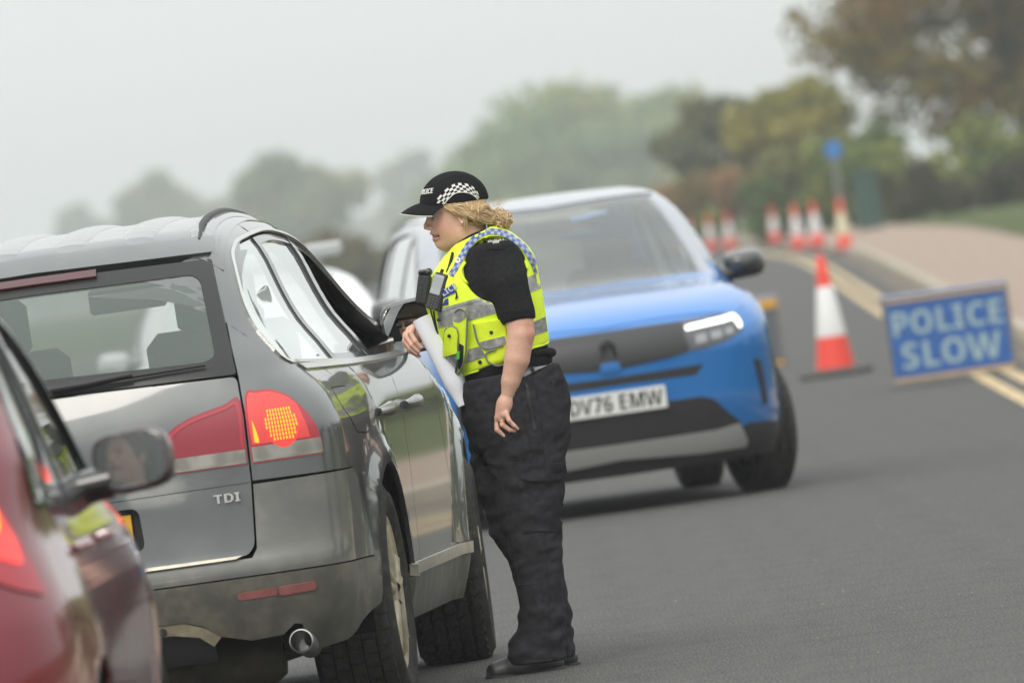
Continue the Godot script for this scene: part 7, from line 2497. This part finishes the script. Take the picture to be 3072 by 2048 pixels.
func tree(label: String, at: Vector3, high: float, wide: float, tones: Array, seed_: int, puff_n := 26, count := 5000, size := 0.34, open := 0.0, low := 0.16, called := "tree") -> void:
	var rng := RandomNumberGenerator.new()
	rng.seed = seed_
	var t := thing(called, label, "tree", Transform3D(Basis(), at))
	var mb := MB.new()
	var lean := rng.randf_range(-0.3, 0.3)
	mb.tube(curve3([Vector3(0, -0.2, 0), Vector3(lean * 0.3, high * 0.25, 0), Vector3(lean, high * 0.6, 0.1), Vector3(lean * 1.2, high * 0.86, 0)], 4), range(13).map(func(i): return lerpf(high * 0.03, high * 0.006, i / 12.0)), 9)
	var puffs := []
	for i in puff_n:
		var d := Vector3(rng.randfn(), rng.randfn(), rng.randfn()).normalized()
		var e := pow(rng.randf(), 0.4)
		var ch := high * (1.0 - low) * 0.5
		var c := Vector3(d.x * wide * 0.5, d.y * ch, d.z * wide * 0.5) * e * 0.82 + Vector3(0, high * low + ch, 0)
		# fuller in the middle, narrower on top
		c.x *= 1.0 - 0.45 * maxf(0.0, (c.y / high) - 0.55)
		var pr: float = wide * rng.randf_range(0.11, 0.2) * (1.0 - open * 0.35)
		puffs.append([c, pr])
		if i % 2 == 0:
			var st := Vector3(lean * 0.5, high * rng.randf_range(0.2, 0.5), 0)
			mb.tube(curve3([st, st.lerp(c, 0.5) + Vector3(0, high * 0.04, 0), c], 3), range(7).map(func(k): return lerpf(high * 0.010, high * 0.003, k / 6.0)), 6)
	part("trunk", mb, M.bark, t)
	leaves(t, "crown", puffs, count, size, tones, rng)

func bush(label: String, at: Vector3, size: Vector3, tones: Array, seed_: int, count := 2500, leaf := 0.25, called := "bush", category := "bush") -> void:
	var rng := RandomNumberGenerator.new()
	rng.seed = seed_
	var t := thing(called, label, category, Transform3D(Basis(), at))
	var mb := MB.new()
	var puffs := []
	var n := int(clampf(maxf(size.x, size.z) * 3.0, 8, 90))
	for i in n:
		var c := Vector3(rng.randf_range(-0.5, 0.5) * size.x, 0, rng.randf_range(-0.4, 0.4) * size.z)
		var r: float = size.y * rng.randf_range(0.22, 0.36)
		c.y = rng.randf_range(r * 0.6, maxf(r, size.y - r))
		puffs.append([c, r])
		if i % 2 == 0:
			mb.tube([Vector3(c.x * 0.8, -0.1, c.z * 0.6), Vector3(c.x * 0.9, c.y * 0.5, c.z * 0.8), c], [0.05, 0.035, 0.02], 6)
	part("stem", mb, M.bark, t)
	leaves(t, "foliage", puffs, count, leaf, tones, rng, 0.9)

func vegetation() -> void:
	M.bark = textured(mat(Color.WHITE, 0.9), noise_tex(0.04, 4, [0.2, Color(0.035, 0.03, 0.024), 0.8, Color(0.085, 0.075, 0.06)], 71, 256), 0.8)
	M.leaf = mat(Color.WHITE, 0.7, 0.0, 0.3)
	M.leaf.vertex_color_use_as_albedo = true
	M.leaf.backlight_enabled = true
	M.leaf.backlight = Color(0.35, 0.35, 0.2)
	var autumn := [Color(0.125, 0.106, 0.030), Color(0.217, 0.116, 0.034), Color(0.092, 0.097, 0.028), Color(0.167, 0.147, 0.041), Color(0.250, 0.132, 0.041)]
	var green := [Color(0.083, 0.132, 0.041), Color(0.125, 0.171, 0.048), Color(0.067, 0.109, 0.041), Color(0.200, 0.217, 0.055)]
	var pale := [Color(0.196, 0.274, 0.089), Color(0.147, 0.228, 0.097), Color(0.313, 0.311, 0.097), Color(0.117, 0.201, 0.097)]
	var rust := [Color(0.246, 0.131, 0.062), Color(0.189, 0.124, 0.055), Color(0.142, 0.131, 0.039), Color(0.320, 0.176, 0.078)]
	var gold := [Color(0.293, 0.255, 0.057), Color(0.196, 0.201, 0.049), Color(0.147, 0.155, 0.049)]
	# right: the big open tree, hedge and bushes under it
	tree("large thin-leaved autumn tree at the right edge, sky showing through its crown", Vector3(13.9, 0.7, -292), 11.0, 11.5, autumn, 101, 80, 9500, 0.22, 0.8, 0.03)
	tree("broad autumn tree right behind the large thin-leaved tree, cut off by the frame", Vector3(18.3, 0.7, -305), 10.5, 9.0, autumn, 102, 56, 7000, 0.24, 0.7, 0.03)
	bush("clipped brownish hedge on the grass verge at the right edge", Vector3(12.6, 0.75, -262), Vector3(7.6, 1.5, 1.3), [Color(0.06, 0.055, 0.025), Color(0.08, 0.075, 0.028), Color(0.05, 0.05, 0.026)], 103, 6000, 0.16, "hedge", "hedge")
	bush("long dark roadside hedge along the right verge, its image in the grey car's doors", Vector3(9.6, 0.1, -82), Vector3(3.0, 2.6, 118), green, 131, 9000, 0.3, "hedge", "hedge")
	bush("dark green undergrowth between the hedge and the large autumn tree", Vector3(12.2, 0.8, -278), Vector3(8.5, 2.6, 2.5), green, 104, 5000, 0.24)
	tree("yellow green tree left of the large autumn tree, above the round blue sign", Vector3(8.9, 0.7, -322), 4.9, 4.6, gold, 105, 24, 4200, 0.24, 0.0, 0.05)
	bush("dark bush behind the round blue sign and green cabinet", Vector3(8.3, 0.7, -300), Vector3(3.0, 2.6, 2.0), green, 106, 3200, 0.22)
	tree("grey green tree behind the far left group of cones", Vector3(7.4, 0.7, -360), 5.2, 4.6, [Color(0.13, 0.135, 0.065), Color(0.14, 0.13, 0.06), Color(0.10, 0.115, 0.06)], 107, 24, 4200, 0.26, 0.0, 0.05)
	bush("rust coloured bush behind the far left group of cones", Vector3(6.9, 0.75, -345), Vector3(3.6, 2.3, 2.0), rust, 108, 3500, 0.22)
	bush("green bush low behind the single far cone", Vector3(7.4, 0.7, -335), Vector3(2.8, 1.2, 1.6), green, 109, 2500, 0.2)
	bush("olive hedge row above the blue car's roof", Vector3(3.6, 0.75, -420), Vector3(8.0, 2.3, 2.2), [Color(0.13, 0.125, 0.055), Color(0.15, 0.105, 0.05), Color(0.11, 0.12, 0.05)], 110, 5000, 0.3, "hedge", "hedge")
	bush("long olive hedge row behind the officer's cap, left of the blue car's roof", Vector3(-5.5, 0.75, -430), Vector3(12.0, 2.6, 2.2), [Color(0.12, 0.125, 0.055), Color(0.15, 0.12, 0.055), Color(0.10, 0.115, 0.06)], 111, 6500, 0.3, "hedge", "hedge")
	# centre: pale trees in the haze
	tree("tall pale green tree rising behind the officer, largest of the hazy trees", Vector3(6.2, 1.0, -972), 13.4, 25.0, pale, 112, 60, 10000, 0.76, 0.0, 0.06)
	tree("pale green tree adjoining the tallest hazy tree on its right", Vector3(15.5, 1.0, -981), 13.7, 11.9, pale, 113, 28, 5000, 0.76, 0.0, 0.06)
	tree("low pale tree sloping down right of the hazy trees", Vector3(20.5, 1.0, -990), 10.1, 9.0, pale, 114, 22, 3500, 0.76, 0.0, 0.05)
	# left: trees that fade into the air
	tree("grey green round tree above the grey car's roof", Vector3(-21.3, 1.0, -1216), 14.0, 16.0, green, 115, 32, 6000, 0.85, 0.0, 0.04)
	tree("faint slim tree between the round tree and the officer's cap", Vector3(-14.8, 1.0, -1995), 24.7, 11.4, green, 116, 22, 3500, 1.33, 0.0, 0.04)
	tree("faint wide tree further left above the grey car's roof", Vector3(-49.4, 1.0, -1710), 21.8, 14.2, green, 117, 26, 4200, 1.14, 0.0, 0.04)
	tree("faint low tree right of the faint wide tree", Vector3(-41.8, 1.0, -1862), 19.0, 12.3, green, 118, 22, 3500, 1.14, 0.0, 0.04)
	tree("faintest tree at the left edge of the picture", Vector3(-79.8, 1.0, -2185), 24.7, 13.3, green, 119, 22, 3500, 1.33, 0.0, 0.04)
	tree("faint pointed tree next to the left edge", Vector3(-68.4, 1.0, -2128), 21.8, 9.5, green, 120, 20, 3000, 1.33, 0.0, 0.04)
	bush("far line of trees fading into the haze on the left", Vector3(-57.0, 1.0, -2280), Vector3(114.0, 13.3, 11.4), green, 121, 8000, 1.52, "tree_line", "tree line")

# ---------------------------------------------------------------- drivers
func driver(label: String, xf: Transform3D, flat_cap: bool, hair: Color, coat_c: Color, collar: Color) -> void:
	# seated; the head is built facing -x about (-0.11, 1.53, 0), then turned to face forward
	var skin_m := mat(Color.WHITE, 0.5)
	skin_m.vertex_color_use_as_albedo = true
	var mb := MB.new()
	var f := func(p: Vector3) -> float:
		var d := face_f(p)
		if p.y > 1.43: return d
		return smin(d, cap(p, Vector3(-0.06, 1.36, 0), Vector3(-0.02, 1.0, 0), 0.075, 0.12), 0.03)
	if not M.has("head"):
		nets(mb, f, Vector3(-0.26, 0.95, -0.15), Vector3(0.13, 1.68, 0.15), 0.008, face_tint)
		M.head = mb.mesh()
	var p := part("person", M.head, skin_m, self, xf)
	tag(p, label, "person")
	mb = MB.new()
	var jf := func(q: Vector3) -> float:
		var z := absf(q.z)
		var w := Vector3(q.x, q.y, z)
		var d := ell(q, Vector3(-0.04, 1.13, 0), Vector3(0.14, 0.30, 0.20))
		d = smin(d, cap(w, Vector3(-0.05, 1.33, 0.04), Vector3(-0.04, 1.28, 0.17), 0.06, 0.075), 0.04)
		d = smin(d, cap(w, Vector3(-0.04, 1.28, 0.18), Vector3(-0.10, 1.03, 0.23), 0.07, 0.052), 0.03)
		d = smin(d, cap(w, Vector3(-0.10, 1.03, 0.23), Vector3(-0.36, 1.06, 0.18), 0.052, 0.036), 0.03)
		return smax(d, -cap(q, Vector3(-0.07, 1.36, 0), Vector3(-0.10, 1.5, 0), 0.06, 0.09), 0.02)
	nets(mb, jf, Vector3(-0.42, 0.82, -0.32), Vector3(0.14, 1.44, 0.32), 0.016)
	part("jacket", mb, mat(coat_c, 0.9), p)
	mb = MB.new()
	var cf := func(q: Vector3) -> float:
		var d := absf(cap(q, Vector3(-0.075, 1.34, 0), Vector3(-0.09, 1.42, 0), 0.074, 0.07)) - 0.006
		return smax(smax(d, q.y - 1.415, 0.005), 1.33 - q.y, 0.005)
	nets(mb, cf, Vector3(-0.19, 1.31, -0.11), Vector3(0.03, 1.44, 0.11), 0.007)
	part("collar", mb, mat(collar, 0.8), p)
	mb = MB.new()
	var hf := func(q: Vector3) -> float:
		var d := ell(q, Vector3(-0.105, 1.562, 0), Vector3(0.108, 0.106, 0.085))
		return smax(d, -ell(q, Vector3(-0.21, 1.50, 0), Vector3(0.11, 0.10, 0.085)), 0.012)
	nets(mb, hf, Vector3(-0.22, 1.44, -0.1), Vector3(0.01, 1.68, 0.1), 0.007)
	part("hair", mb, mat(hair, 0.7), p)
	mb = MB.new()
	for s in [1.0, -1.0]:
		mb.ball(Vector3(-0.1965, 1.5380, 0.032 * s), Vector3(0.009, 0.007, 0.011))
	part("eyes", mb, mat(Color(0.06, 0.045, 0.035), 0.3), p)
	if flat_cap:
		mb = MB.new()
		var qf := func(q: Vector3) -> float:
			var d := ell(q, Vector3(-0.125, 1.605, 0), Vector3(0.125, 0.060, 0.102))
			return smin(d, ell(q, Vector3(-0.225, 1.578, 0), Vector3(0.05, 0.012, 0.075)), 0.015)
		nets(mb, qf, Vector3(-0.29, 1.54, -0.12), Vector3(0.02, 1.68, 0.12), 0.007)
		part("flat_cap", mb, textured(mat(Color.WHITE, 0.9), noise_tex(0.12, 3, [0.2, Color(0.05, 0.04, 0.03), 0.8, Color(0.14, 0.11, 0.085)], 81, 128), 6.0), p)
		mb = MB.new()
		for s in [1.0, -1.0]:
			mb.ball(Vector3(-0.222, 1.537, 0.031 * s), Vector3(0.004, 0.018, 0.026))
			mb.tube([Vector3(-0.218, 1.543, 0.055 * s), Vector3(-0.105, 1.545, 0.083 * s)], [0.003, 0.003], 6)
		part("sunglasses", mb, M.gloss_black, p)

func drivers() -> void:
	# heads at the places where the door mirrors look
	var face := Basis(Vector3.UP, -PI / 2)
	var grey := Transform3D(Basis(Vector3.UP, deg_to_rad(-5.0)), Vector3(-1.50, 0, -35.5))
	driver("man in flat cap and sunglasses at the grey car's wheel, reflected in its mirror", grey * Transform3D(face, Vector3(0.42, 1.235, -2.08) - face * Vector3(-0.11, 1.53, 0)), true, Color(0.1, 0.09, 0.08), Color(0.03, 0.03, 0.032), Color(0.05, 0.05, 0.05))
	var red := Transform3D(Basis(Vector3.UP, deg_to_rad(-1.2)), Vector3(-1.905, 0, -24.7))
	driver("bareheaded man with pale collar in the red car, reflected in its mirror", red * Transform3D(face, Vector3(0.37, 1.24, -1.70) - face * Vector3(-0.11, 1.53, 0)), false, Color(0.16, 0.10, 0.05), Color(0.02, 0.02, 0.025), Color(0.55, 0.58, 0.66))
